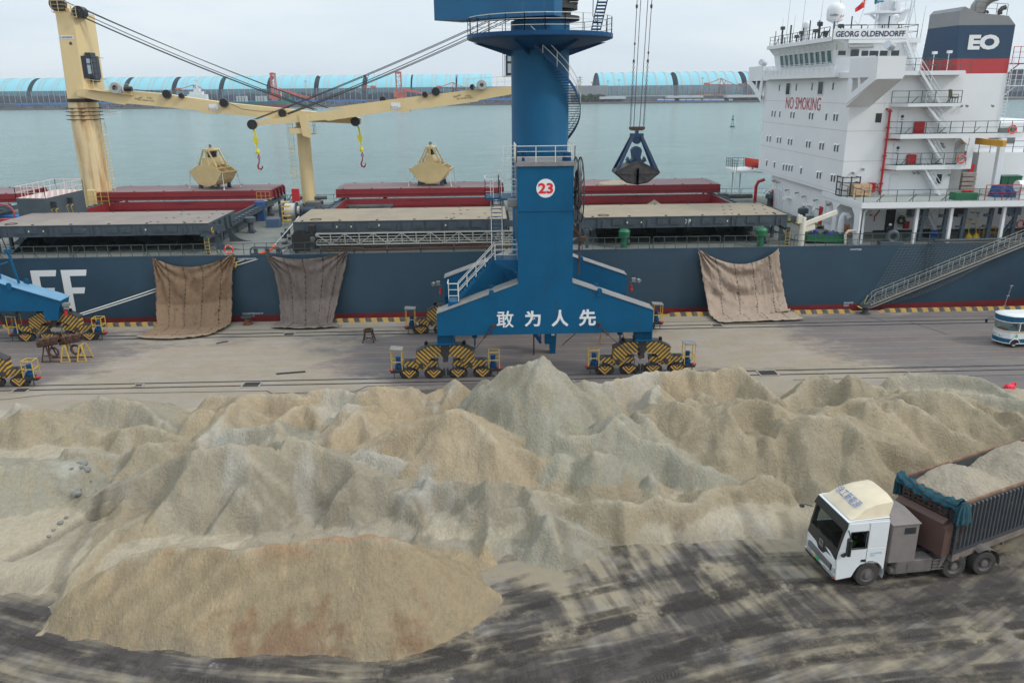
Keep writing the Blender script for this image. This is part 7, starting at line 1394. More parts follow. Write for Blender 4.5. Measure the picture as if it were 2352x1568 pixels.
# ================================================================== deck gear
def lifebuoy(p, label, ax='y', r=.36):
 m = MB(); m.torus((0, 0, 0), r, .07, ax, 28, 10, mi=0)
 for k in range(4):
  a = math.pi/4+k*math.pi/2; c = (r*math.cos(a), 0, r*math.sin(a)); m.torus(c, .085, .02, 'x', 8, 5, mi=1)
 o = m.build('lifebuoy', [M('buoy_orange', (.7, .07, .02), .6), WHITE], smooth=True); o.location = tuple(p); tag(o, label, 'lifebuoy', 'orange lifebuoys on the ship rails')
fl = lambda x, y, **k: at(x/1.68/1.7415, (700+y/1.68)/1.7415, **k)
fr_ = lambda x, y, **k: at((2696+x/1.68)/1.7415, (700+y/1.68)/1.7415, **k)
f9 = lambda x, y, **k: at((900+x/3.92)/1.7415, (720+y/3.92)/1.7415, **k)
f29 = lambda x, y, **k: at((2950+x/3.92)/1.7415, (620+y/3.92)/1.7415, **k)
f33 = lambda x, y, **k: at((3300+x/2.955)/1.7415, (780+y/2.955)/1.7415, **k)
lifebuoy(fl(1538, 502, Y=71.2), 'lifebuoy on the main deck rail above the brown tarpaulin')
lifebuoy(V3(c3, 1933, 1070, Y=75.3), 'lifebuoy at the end of the middle gallery by the orange beam')
lifebuoy(V3(c3, 2275, 870, Y=75.3), 'lifebuoy on the upper gallery rail at the right edge')
lifebuoy(fr_(2330, 330, Y=74.5), 'lifebuoy on the main deck by the blue drum at the right edge')
def deck_parts():
 def vent(x, y, s=1.):
  m = MB(); m.lathe([(.28, DK), (.28, DK+1.1), (.55, DK+1.15), (.55, DK+1.6), (.4, DK+1.68), (.001, DK+1.7)], (x, y, 0), 24); [m.slab([(x, y, DK+.8), (x+.62*math.cos(a), y+.62*math.sin(a), DK), (x, y, DK)], (-.04*math.sin(a), .04*math.cos(a), 0)) for a in (.7, 2.3, 3.9, 5.5)]
  v = part(m, 'deck_ventilator', HGREY, smooth=True); q = MB(); q.torus((x, y, DK+1.85), .2, .025, 'z', 14, 5); q.bar((x, y, DK+1.7), (x, y, DK+1.85), .04); part(q, 'handwheel', RUST, v)
 for x, y, k in ((415, 830, 9), (710, 560, 9), (1010, 1080, 29), (495, 830, 29)):
  p = (f9 if k == 9 else f29)(x, y, Z=DK); vent(p[0], p[1])
 p = f9(1600, 430, Z=DK+.3); vent(p[0]-.2, 96); vent(-13+.0, 104)
 p = f9(1050, 640, Z=DK); x, y = p[0], p[1]; w_ = MB(); w_.bbox(x-1.25, x-.75, y-.5, y+.9, DK+.1, DK+1.9, .03); w_.box(x-1.35, x-.7, y-.7, y+.5, DK, DK+.35); w_.lathe([(.001, -.7), (.95, -.7), (.95, -.62), (.3, -.62)], (x, y+.1, DK+1.15), 28, 'x'); w_.lathe([(.95, .62), (.95, .7), (.5, .7)], (x, y+.1, DK+1.15), 28, 'x')
 w_.tube((x+1.2, y+.1, DK+1.15), (x+2.8, y+.1, DK+1.15), .42, 18); w_.torus((x+1.35, y+.1, DK+1.15), .75, .06, 'x', 24, 6); w_.tube((x+1.1, y, DK), (x+1.1, y, DK+1.2), .2, 8); w_.bbox(x+1.5, x+2.4, y+1.4, y+2.3, DK, DK+1.6); w_.tube((x+3, y+2, DK+1), (x+5.6, y+2, DK+1.), .3, 14)
 w = part(w_, 'mooring_winch', M('winch_blue_grey', (.035, .06, .09), .5, var=.2))
 d = MB(); d.lathe([(.3, -.62)]+[(.82+.035*(-1)**k, -.6+1.2*k/16) for k in range(17)]+[(.3, .62)], (x, y+.1, DK+1.15), 28, 'x'); d.lathe([(.35, .72)]+[(.48+.03*(-1)**k, .75+.3*k/6) for k in range(7)], (x, y+.1, DK+1.15), 20, 'x'); part(d, 'hawser', ROPE, w)
 for xx, yy in ((935, 970), (990, 900)): p = f9(xx, yy+30, Z=DK); b = MB(); b.lathe([(.28, DK), (.28, DK+1.05), (.33, DK+1.07), (.33, DK+1.1), (.001, DK+1.1)], (p[0], p[1], 0), 20); o = part(b, 'mooring_bitt', HGREY, smooth=True); b = MB(); [b.torus((p[0], p[1], DK+.3+.1*k), .32, .05, 'z', 20, 6) for k in range(3)]; part(b, 'hawser', ROPE, o)
 b = MB(); a = f9(400, 1160, Y=71.4); c_ = f9(890, 1160, Y=71.4); b.bar(a, c_, .3, .15); b.path([a+np.array([0, 0, 0]), a+np.array([.05, 0, .45]), a+np.array([.25, 0, .6]), c_+np.array([-.25, 0, .6]), c_+np.array([-.05, 0, .45]), c_], .07, 6); [b.lathe([(.2, 0), (.16, .2), (.24, .35), (.001, .36)], (q[0], q[1]+.1, q[2]), 16) for q in (f9(480, 1140, Y=71.4), f9(660, 1140, Y=71.4), f9(830, 1140, Y=71.4))]; part(b, 'roller_fairlead', HGREY)
 p = f33(780, 590, Y=71.4); b = MB(); b.bbox(p[0]-1.1, p[0]+1.1, 71.25, 71.9, DK, DK+.35); b.torus((p[0]+.1, 71.5, DK+.75), .45, .22, 'y', 24, 10); part(b, 'panama_fairlead', HGREY)
 p = f9(755, 750, Z=DK); b = MB(); b.bbox(p[0]-.75, p[0]+.7, p[1], p[1]+1.2, DK, DK+.95, .04); part(b, 'deck_locker', M('locker_blue', (.05, .09, .15), .6, var=.2))
 p = f9(560, 650, Z=DK); b = MB(); b.bbox(p[0]-.5, p[0]+.5, p[1], p[1]+.9, DK+1.4, DK+2.2, .03); b.box(p[0]-.4, p[0]+.4, p[1]+.1, p[1]+.8, DK, DK+1.4); part(b, 'valve_station', M('station_blue', (.02, .07, .2), .6))
 r = MB(); r.rail([(p[0]-.5, p[1]+1.2, DK+2.2), (p[0]+1.0, p[1]+1.2, DK+2.2)], 1.0, 2, .5, .035); part(r, 'station_rail', M('rail_orange', (.45, .22, .05), .6))
 p = f9(1090, 320, Y=92); b = MB(); b.box(p[0]-.2, p[0]+.6, 91.8, 92.2, p[2]-.1, p[2]+1.3); part(b, 'fire_hose_box', RED); r = MB(); q = f9(985, 400, Y=92); r.stair((q[0]-.7, 92, q[2]-1.3), (q[0]+.9, 92, q[2]+.7), (0, .7, 0), 6, sd=.06); part(r, 'outside_stair', BLUE2)
 b = MB(); b.tube((-24, 95, DK+1), (-11, 95, DK+1), .32, 12); b.tube((-23, 96.5, DK+1.9), (-19, 96.5, DK+1.9), .22, 10); [b.box(x_, x_+.8, 93.8, 95.5, DK, DK+1.2) for x_ in (-22.5, -16, -12)]; b.bbox(-20.6, -19, 91.6, 93.2, DK, DK+2.0); part(b, 'deck_piping', M('pipe_grey', (.09, .095, .095), .7, var=.3))
 b = MB(); b.tube((28.5, 101, DK+.8), (33.8, 101, DK+.8), .28, 12); b.bbox(29.3, 30.3, 99.5, 100.8, DK, DK+1.3); part(b, 'deck_piping', MATS['pipe_grey'])
 y_ = MB(); p = f9(900, 470, Y=88); [y_.box(p[0]-.1, p[0]+.8, 87.8, 88.6, DK+.5*k, DK+.5*k+.08) for k in range(1, 6)]; y_.bar((p[0], 87.8, DK), (p[0], 87.8, DK+2.6), .08); part(y_, 'step_frame', YEL)
 l = MB(); x0, x1, yy = -15.4, 2.6, 72.0; z0, z1 = 6.55, 7.55
 for z in (z0, z1): l.bar((x0, yy, z), (x1, yy, z), .12)
 for z in (6.8, 7.0, 7.25): l.bar((x0, yy+.05, z), (x1, yy+.05, z), .04, .07)
 n = 14
 for i in range(n+1): q = x0+(x1-x0)*i/n; l.bar((q, yy-.03, z0), (q, yy-.03, z1), .08)
 for i in range(n): q = x0+(x1-x0)*i/n; q2 = x0+(x1-x0)*(i+1)/n; l.bar((q, yy-.05, z0 if i % 2 else z1), (q2, yy-.05, z1 if i % 2 else z0), .06)
 [l.box(x0+.3*k, x0+.3*k+.05, yy, yy+.7, z0+.3, z0+.35) for k in range(60)]; l.bar((x0, yy+.75, z0+.1), (x1, yy+.75, z0+.1), .12); part(l, 'stowed_ladder', M('alloy', (.42, .42, .39), .5, .3, var=.15, dirt=((.3, .27, .22), .3, 2)))
 b = MB(); pr = [(71.7, DK), (71.7, 7.4), (71.8, 7.65), (71.95, 7.75), (72.1, 7.65), (72.2, 7.4), (72.2, DK)]
 b.slab([(-17.6, yy-.1, DK+.2), (-16.0, yy-.1, DK+.2), (-16.0, yy-.1, 7.4), (-16.3, yy-.1, 7.8), (-16.8, yy-.1, 7.95), (-17.3, yy-.1, 7.8), (-17.6, yy-.1, 7.4)], (0, .06, 0)); b.bar((-16.0, yy+.2, 7.8), (-15.5, yy+.2, 7.8), .5, 1.0); b.torus((-15.8, 72, 7.1), .4, .1, 'y', 16, 6); part(b, 'ladder_turntable', BLACK)
 b = MB(); b.path([(-15, 71.4, 6.15), (3, 71.4, 6.25)], .09, 8); b.path([(-15, 71.5, 6.4), (3, 71.5, 6.4)], .04, 6); part(b, 'hose', RUST)
 b = MB(); [b.bar((x_, 71.5, DK), (x_, 71.5, 6.6), .12) for x_ in np.arange(-15, 3, 3.0)]; part(b, 'ladder_rack', HGREY)
 for xx, yy, s in ((2010, 490, 0), (585, 480, 1)):
  p = at((1300+xx/1.68)/1.7415, (700+yy/1.68)/1.7415, Z=DK) if s == 0 else fr_(xx, yy, Z=DK); x, y = p[0], p[1]+.2; b = MB(); b.lathe([(.28, DK), (.28, DK+1.0), (.5, DK+1.02), (.55, DK+1.5), (.4, DK+1.7), (.001, DK+1.75)], (x, y, 0), 18, mi=0); b.lathe([(.001, .3), (.3, .35), (.32, .5), (.001, .52)], (x, y-.0, DK+.5), 16, 'x', mi=1); b.tube((x, y, DK+.5), (x+.4, y, DK+.5), .16, 10, mi=1); part(b, 'valve_head', [GREEN, HGREY], smooth=True)
 p = f29(990, 1435, Y=71.9); x = p[0]; b = MB(); b.tube((x, 71.9, DK), (x, 71.9, DK+2.6), .26, 14); b.bar((x, 71.9, DK+1.9), f29(1555, 890, Y=72.5), .3, .36); b.bar((x+.1, 71.9, DK+1.5), f29(1210, 1120, Y=72.2), .12, .5); b.box(x-.55, x-.15, 71.7, 72.1, DK+2.1, DK+2.8); part(b, 'stores_crane', M('crane_offwhite', (.62, .58, .48), .5, dirt=((.25, .12, .06), .2, 3)))
 for xx in (1105, 1375, 1590, 1900, 2185):
  p = f33(xx, 540, Y=73.2); x = p[0]; b = MB(); b.bar((x, 73.2, DK), (x+.1, 73.2, DK+3.0), .32, .3); b.box(x-.55, x+.1, 73.1, 73.35, DK+2.2, DK+2.45); b.box(x-.55, x+.1, 73.1, 73.35, DK+1.2, DK+1.4)
  if xx in (1105, 2185): b.box(x-1.0, x+.6, 73.2, 74.2, DK+2.3, DK+3.0); b.bar((x-1.2, 73.2, DK), (x+.2, 73.2, DK+2.4), .16)
  part(b, 'ladder_davit', M('davit_blue_grey', (.06, .085, .11), .6, var=.2))
 b = MB(); a = f33(1290, 540, Y=71.6); b.tube(a, (a[0]+14, 71.6, a[2]+.1), .13, 10); b.bar(f33(1145, 510, Y=71.8), f33(1310, 575, Y=70.9), .2, .12); part(b, 'boom_tube', HGREY)
 b = MB(); a = f33(1250, 570, Y=71); [b.bar((a[0]+dx, 70.95, DK+.2), (a[0]+dx, 70.8, 2.6), .02) for dx in (-.4, -.3, 0, .1, .4)]; part(b, 'fall_rope', DARK)
 b = MB();
 for x0_, x1_, y_ in ((31.2, 33.9, 98.2), (32.0, 34.2, 92.5), (32.4, 34.3, 87.5), (33.0, 34.8, 83.)): b.box(x0_, x1_, y_-2.4, y_+2.4, DK+.22, DK+.3)
 o = part(b, 'catwalk', M('catwalk_green', (.12, .14, .12), .8)); y_ = MB()
 for x0_, yc in ((31.2, 98.2), (32.0, 92.5), (32.4, 87.5), (33.0, 83.)): y_.box(x0_-.06, x0_, yc-2.4, yc+2.4, DK+.12, DK+.34); y_.box(x0_-.06, x0_+1, yc-2.45, yc-2.38, DK+.12, DK+.34); [y_.box(x0_-.05, x0_+.02, yc+q, yc+q+.06, DK, DK+.2) for q in (-2.2, -1, .2, 1.4)]
 part(y_, 'catwalk_edge', M('edge_yellow', (.6, .5, .04), .6), o)
 Z_ = 9.9; A, B, Cc = at(*p3(335, 492), Z=Z_), at(*p3(950, 495), Z=Z_), at(*p3(1745, 310), Z=Z_); D = A+(Cc-B); h_ = MB(); h_.slab([A, B, Cc, D], (0, 0, -4)); mh = part(h_, 'mast_house', M('house_blue_grey', (.055, .075, .09), .55, var=.15, vs=.8, streak=((.1, .1, .1), .4)))
 t_ = MB(); t_.slab([A+(0, 0, .005), B+(0, 0, .005), Cc+(0, 0, .005), D+(0, 0, .005)], (0, 0, .03)); part(t_, 'mast_house_top', stripes('pink_stripes', c1=(.5, .3, .28), c2=(.62, .52, .48), wdt=.6, sx=1, sz=0, y=.5, dirtc=(.5, .4, .36)), mh)
 r = MB(); r.rail([A, B, Cc, D, A], 1.15, 2, 1.0, .025); part(r, 'mast_house_rail', M('rail_white_red', (.62, .5, .47), .5), mh)
 b = MB(); [b.path([np.array(B)+(Cc-B)*t+np.array([dx, -.1, -1.9]), np.array(B)+(Cc-B)*t+np.array([dx, -.3, -1.2]), np.array(B)+(Cc-B)*t+np.array([dx+.1, -.0, -1.1])], .04, 6) for t in (.13, .52) for dx in (0, .45)]; part(b, 'handholds', YEL, mh)
 b = MB(); [b.box(B[0]+(Cc-B)[0]*t-.1, B[0]+(Cc-B)[0]*t+.5, B[1]+(Cc-B)[1]*t-.25, B[1]+(Cc-B)[1]*t, Z_-1.0, Z_-.4) for t in (.13, .55)]; part(b, 'wall_box', DARK, mh)
 p = at(*p3(110, 800), Z=DK+1.5); b = MB(); b.lathe([(.9, -.1), (1.0, -.1), (1.0, .1), (.9, .1), (.9, -.1)], (p[0], p[1], p[2]), 24, 'y', a0=-.6, a1=math.pi*.7); b.box(p[0]-.8, p[0]+.9, p[1]-.3, p[1]+.3, DK, p[2]-.6); part(b, 'winch_guard', M('guard_red', (.38, .06, .06), .6))
 p = at(*p3(60, 930), Z=DK+.5); b = MB(); b.bbox(p[0]-2, p[0]+1.6, p[1], p[1]+1.5, DK, DK+.9, .05); part(b, 'winch_bed', M('bed_blue', (.02, .14, .4), .5))
 b = MB(); q = at(*p3(1850, 500), Y=94); b.rail([(q[0]-.3, 94.2, 7.4), (q[0]+2.2, 94.2, 7.4)], 1.6, 3, .8, .03); part(b, 'crane_door_rail', YEL); b = MB(); b.bbox(q[0]-.4, q[0]+.5, 94.7, 95.0, 7.3, 9.2, .05); part(b, 'crane_door', CREAM)
 b = MB(); b.box(-44, -24, 71.25, 71.34, DK, DK+.1); part(b, 'deck_coaming', HGREY)
deck_parts()
def loose():
 c = V3(c3, 1258, 1322, Z=9.73); t = thing('wooden_crate', tuple(c), 'slatted wooden crate on the boat deck beside the dark steel cage', 'crate'); b = MB(); x, y, z = c
 b.box(x-.85, x+.85, y-.1, y+.9, z+.1, z+1.15); b.build('crate_box', M('crate_wood', (.42, .27, .16), .8, var=.2, vs=3), t); b = MB(); [b.box(x-.88, x+.88, y-.14, y-.1, z+.12+.36*k, z+.38+.36*k) for k in range(3)]; [b.box(x-.85+k, x-.7+k, y-.17, y-.14, z, z+1.15) for k in (0, .75, 1.5)]; b.build('crate_boards', M('crate_wood2', (.5, .33, .2), .8, var=.2, vs=3), t)
 c = V3(c3, 1180, 1318, Z=9.73); b = MB(); x, y, z = c
 for z_ in (0, .55, 1.25, 1.75):
  for p, q in (((-.85, 0), (.85, 0)), ((-.85, 1.2), (.85, 1.2)), ((-.85, 0), (-.85, 1.2)), ((.85, 0), (.85, 1.2))): b.bar((x+p[0], y+p[1], z+z_), (x+q[0], y+q[1], z+z_), .08)
 for p in ((-.85, 0), (0, 0), (.85, 0), (-.85, 1.2), (.85, 1.2)): b.bar((x+p[0], y+p[1], z), (x+p[0], y+p[1], z+1.85), .09)
 tag(place(b.build('steel_cage', DARK), tuple(c)), 'dark open steel cage at the front corner of the boat deck', 'cage')
 c = V3(c3, 1965, 1345, Z=9.73); t = thing('drip_box', tuple(c), 'open green steel box with red lids on the boat deck', 'box'); b = MB(); x, y, z = c; b.bbox(x-1.05, x+1.05, y, y+1.1, z, z+.65, .03); b.build('tray', GREEN, t); b = MB(); [b.lathe([(.001, .0), (.3, 0), (.3, .1), (.001, .12)], (x+.1+dx, y+.6, z+.7), 14) for dx in (0, .5)]; b.build('lid', RED, t)
 c = V3(c3, 1945, 1300, Y=79.6); b = MB(); x = c[0]; [b.box(x-.7, x+.7, 79, 79.7, 9.75+.45*k, 10.1+.45*k) for k in range(4)]; tag(place(b.build('crate_stack', M('weathered_grey_wood', (.32, .28, .25), .9, var=.3, vs=3)), (x, 79.3, 9.73)), 'weathered grey wooden crates stacked in the shaded passage', 'crates')
 for i, cx in enumerate((2195, 2240, 2285)):
  c = V3(c3, cx, 1300, Y=77.5); t = thing('wheeled_bin', (c[0], 77.5, 9.73), ['left green wheeled bin in the row behind the blue sacks', 'middle green wheeled bin in the row behind the blue sacks', 'right green wheeled bin in the row behind the blue sacks'][i], 'bin', 'green wheeled bins on the boat deck'); x = c[0]
  b = MB(); b.grid([[(x-.25, 77.25, 9.75), (x+.25, 77.25, 9.75), (x+.25, 77.75, 9.75), (x-.25, 77.75, 9.75)], [(x-.33, 77.15, 11.2), (x+.33, 77.15, 11.2), (x+.33, 77.85, 11.2), (x-.33, 77.85, 11.2)]], close=True); b.build('bin_body', M('bin_green', (.01, .10, .05), .5), t); b = MB(); b.slab([(x-.36, 77.1, 11.2), (x+.36, 77.1, 11.2), (x+.36, 77.9, 11.28), (x-.36, 77.9, 11.28)], (0, 0, .06)); b.build('lid', MATS['bin_green'], t)
 for i, (cx, w_) in enumerate(((2205, .9), (2270, 1.1))):
  c = V3(c3, cx, 1325, Z=9.73); x, y, z = c; P = []
  for j in range(8):
   v = j/7; P.append([(x+w_*(1-.35*v**3)*math.cos(a)*(1+.1*math.sin(5*a+j)), y+.6+.6*(1-.3*v**3)*math.sin(a)*(1+.1*math.cos(4*a+j*2)), z+1.05*v) for a in np.linspace(0, 2*math.pi, 19)[:-1]])
  b = MB(); b.grid(P, close=True); b.add(P[-1], [tuple(range(18))]); tag(place(b.build('bulk_sack', M('sack_blue', (.02, .06, .22), .7, var=.4, vs=5, bump=.6, bs=6), smooth=True), tuple(c)), ['left crumpled blue bulk sack behind the red rail', 'right, wider crumpled blue bulk sack behind the red rail'][i], 'sack', 'crumpled blue sacks on the boat deck')
 c = V3(c3, 2345, 1280, Y=72.5); b = MB(); b.tube((c[0]-.6, 72.6, 10.9), (c[0]+1.2, 72.6, 10.9), .5, 20); b.box(c[0]-.3, c[0]+1, 72.3, 72.9, 9.72, 10.6); tag(place(b.build('liferaft_canister', WHITE, smooth=True), (c[0], 72.6, 9.73)), 'white life raft canister on its cradle at the right edge', 'life raft')
 r = MB(); a = V3(c3, 2090, 1335, Y=71.7); r.rail([(a[0], 71.75, 9.74), (a[0]+3.2, 71.75, 9.74)], 1.35, 2, 1.5, .03); tag(place(r.build('red_barrier', RED), (a[0], 71.75, 9.74)), 'red tubular barrier in front of the blue sacks', 'barrier')
 c = V3(c3, 1880, 675, Y=76.2); t = thing('chair', (c[0], 76.2, 18.2), 'dark office chair with yellow back on the top gallery', 'chair'); b = MB(); x, z = c[0], 18.2; b.bbox(x-.3, x+.3, 75.95, 76.5, z+.42, z+.52); b.build('seat', M('seat_maroon', (.06, .02, .03)), t); b = MB(); b.slab([(x-.36, 75.95, z+.5), (x-.3, 75.95, z+.5), (x-.42, 75.95, z+1.2), (x-.48, 75.95, z+1.2)], (0, .55, 0)); b.build('backrest', M('back_ochre', (.22, .18, .06)), t); b = MB(); [b.bar((x+q, yy, z), (x+q, yy, z+.45), .05) for q in (-.26, .26) for yy in (76, 76.45)]; b.path([(x-.3, 75.97, z+.75), (x+.25, 75.97, z+.75), (x+.28, 75.97, z+.5)], .03); b.build('chair_frame', DARK, t)
 c = f29(1400, 1390, Z=DK); t = thing('parts_tray', tuple(c), 'large green steel tray full of pumps and blue valves at the deck edge', 'tray'); x, y, z = c[0], c[1], DK
 b = MB(); b.slab([(x-1.9, y, z+.2), (x-1.2, y-.3, z+.02), (x+1.9, y-.3, z+.02), (x+1.9, y-.3, z+.75), (x-1.9, y, z+.9)], (0, 1.2, 0)) if False else b.add([(x-1.9, y, z+.25), (x+1.8, y-.1, z), (x+1.8, y+1.3, z), (x-1.9, y+1.3, z+.05), (x-2, y-.05, z+.85), (x+1.9, y-.15, z+.75), (x+1.9, y+1.35, z+.75), (x-2, y+1.35, z+.85)], [(0, 1, 5, 4), (1, 2, 6, 5), (2, 3, 7, 6), (3, 0, 4, 7), (0, 3, 2, 1)]); b.build('tray', GREEN, t)
 b = MB(); rs = random.Random(9)
 mats = [M('pump_navy', (.02, .03, .09), .5), M('pump_blue', (.02, .05, .3), .5), M('pump_grey', (.1, .12, .1), .7), MATS['green_machine_paint']]
 for i in range(9):
  xx = x-1.4+.37*i; b = MB(); yy = y+.3+rs.random()*.7; h_ = .55+rs.random()*.5; b.lathe([(.001, z+.3), (.28, z+.3), (.3, z+.5), (.17, z+.62), (.2, z+h_+.2), (.08, z+h_+.35), (.001, z+h_+.36)], (xx, yy, 0), 12); b.tube((xx-.25, yy, z+.7), (xx+.25, yy-.1, z+.75), .12, 8); b.torus((xx, yy-.2, z+.8), .13, .035, 'y', 12, 5); b.build('valve', mats[i % 4], t, smooth=True)
 for i, (xx, yy, w_) in enumerate(((635, 800, 1.2), (770, 840, 2.5))):
  c = f29(xx, yy, Z=DK+.3); t = thing('black_bin', (c[0], c[1], DK+.3), ['short row of black bins against the white front, farther pair', 'long strapped row of black bins against the white accommodation front'][i], 'bins', 'black bins strapped in front of the accommodation'); x, y = c[0]+.3, c[1]
  b = MB(); n = 2 if i == 0 else 5; [b.bbox(x-.4, x+.4, y+.62*k-.3*n, y+.62*k+.56-.3*n, DK+.32, DK+1.45, .04) for k in range(n)]; b.build('bin_body', M('bin_black', (.02, .025, .03), .5), t); b = MB(); b.box(x-.45, x+.45, y-.32*n, y+.32*n, DK+1.46, DK+1.6); b.build('lid', M('lid_black', (.03, .035, .04), .6), t); b = MB(); b.bar((x-.47, y-.3*n, DK+1.3), (x-.47, y+.32*n, DK+1.3), .04); b.build('strap', ROPE, t)
 c = f33(1250, 500, Z=DK); t = thing('blue_pump', tuple(c), 'blue and black pump lying on the main deck behind the dark davits', 'pump'); x, y = c[0], c[1]; b = MB(); b.tube((x-.9, y, DK+.5), (x-.2, y, DK+.5), .33, 14); b.build('motor', BLACK, t); b = MB(); b.tube((x-.2, y, DK+.45), (x+.5, y, DK+.4), .28, 14); b.box(x-.3, x+.5, y-.3, y+.3, DK, DK+.2); b.build('casing', M('pump_bright', (.02, .1, .35), .5), t)
 for i, xx in enumerate((1690, 1778)):
  c = f33(xx, 520, Z=DK); b = MB(); b.lathe([(.38, DK), (.3, DK+.3), (.1, DK+.55), (.001, DK+.58)], (c[0], c[1], 0), 12); b.bar((c[0], c[1], DK+.5), (c[0]-.1, c[1]+.3, DK+1.6), .05); b.torus((c[0]-.1, c[1]+.3, DK+1.6), .17, .03, 'y', 12, 5); tag(place(b.build('pilot_stand', M('stand_yellow', (.55, .35, .03), .6)), (c[0], c[1], DK)), ['left yellow cone-footed stand on the main deck under the boat deck', 'right yellow cone-footed stand on the main deck under the boat deck'][i], 'stand', 'yellow stands on the main deck')
 c = f33(1960, 500, Z=DK); b = MB(); [b.bar((c[0]+a, c[1]+q, DK), (c[0]+a, c[1]+q, DK+.9), .07) for a in (-.8, .8) for q in (0, .7)]; [b.bar((c[0]-.8, c[1]+q, z_), (c[0]+.8, c[1]+q, z_), .07) for q in (0, .7) for z_ in (DK+.4, DK+.9)]; tag(place(b.build('trestle_frame', M('frame_orange', (.5, .25, .04), .6)), tuple(c)), 'orange tubular frame on the main deck under the boat deck', 'frame')
 c = f33(2230, 440, Z=DK+.0); b = MB(); b.lathe([(.001, DK), (.5, DK), (.5, DK+1.4), (.55, DK+1.42), (.001, DK+1.5)], (c[0], 75, 0), 20); tag(place(b.build('blue_drum', M('drum_blue', (.015, .05, .2), .5), smooth=True), (c[0], 75, DK)), 'blue drum on the main deck near the right lifebuoy', 'drum')
 c = f33(890, 430, Y=77.2); b = MB(); [b.torus((c[0]+.1*math.sin(k), 77.3, DK+1.3+.08*math.cos(k*2)), .36-.03*(k % 3), .045, 'y', 18, 5) for k in range(6)]; tag(place(b.build('hose_coil', M('hose_dark_green', (.04, .06, .02), .7), smooth=True), (c[0], 77.3, DK+1)), 'coiled dark green hose on the white wall by the doorway', 'hose')
 for i, (xx, col) in enumerate(((235, (.4, .15, .03)), (275, (.4, .15, .03)))):
  c = f33(xx, 385, Y=76.5); b = MB(); b.lathe([(.001, -.3), (.16, -.3), (.18, .1), (.08, .3), (.001, .32)], (c[0], 76.5, c[2]), 14); b.box(c[0]-.3, c[0]+.3, 76.3, 76.8, DK, c[2]-.3); tag(place(b.build('gas_bottle', M('bottle_orange', col, .5), smooth=True), (c[0], 76.5, DK)), ['left orange gas bottle on the bench by the white cowl vent', 'right orange gas bottle on the bench by the white cowl vent'][i], 'gas bottle', 'orange bottles by the deck house')
 b = MB(); c = f29(1620, 1150, Y=76.0); b.path([(c[0], 76, DK), (c[0], 76, DK+1.8), (c[0]+.15, 75.9, DK+2.2), (c[0]+.4, 75.7, DK+2.2), (c[0]+.55, 75.6, DK+1.9)], .3, 12); part(b, 'cowl_vent', SHW2, smooth=True)
 b = MB(); b.path([f29(1690, 1400, Y=72.2), f29(1690, 1250, Y=72.2), f29(1740, 1190, Y=72.2), f29(1860, 1185, Y=72.2)], .13, 8); part(b, 'pipe_bend', M('crane_offwhite', (.62, .58, .48)), smooth=True)
loose()
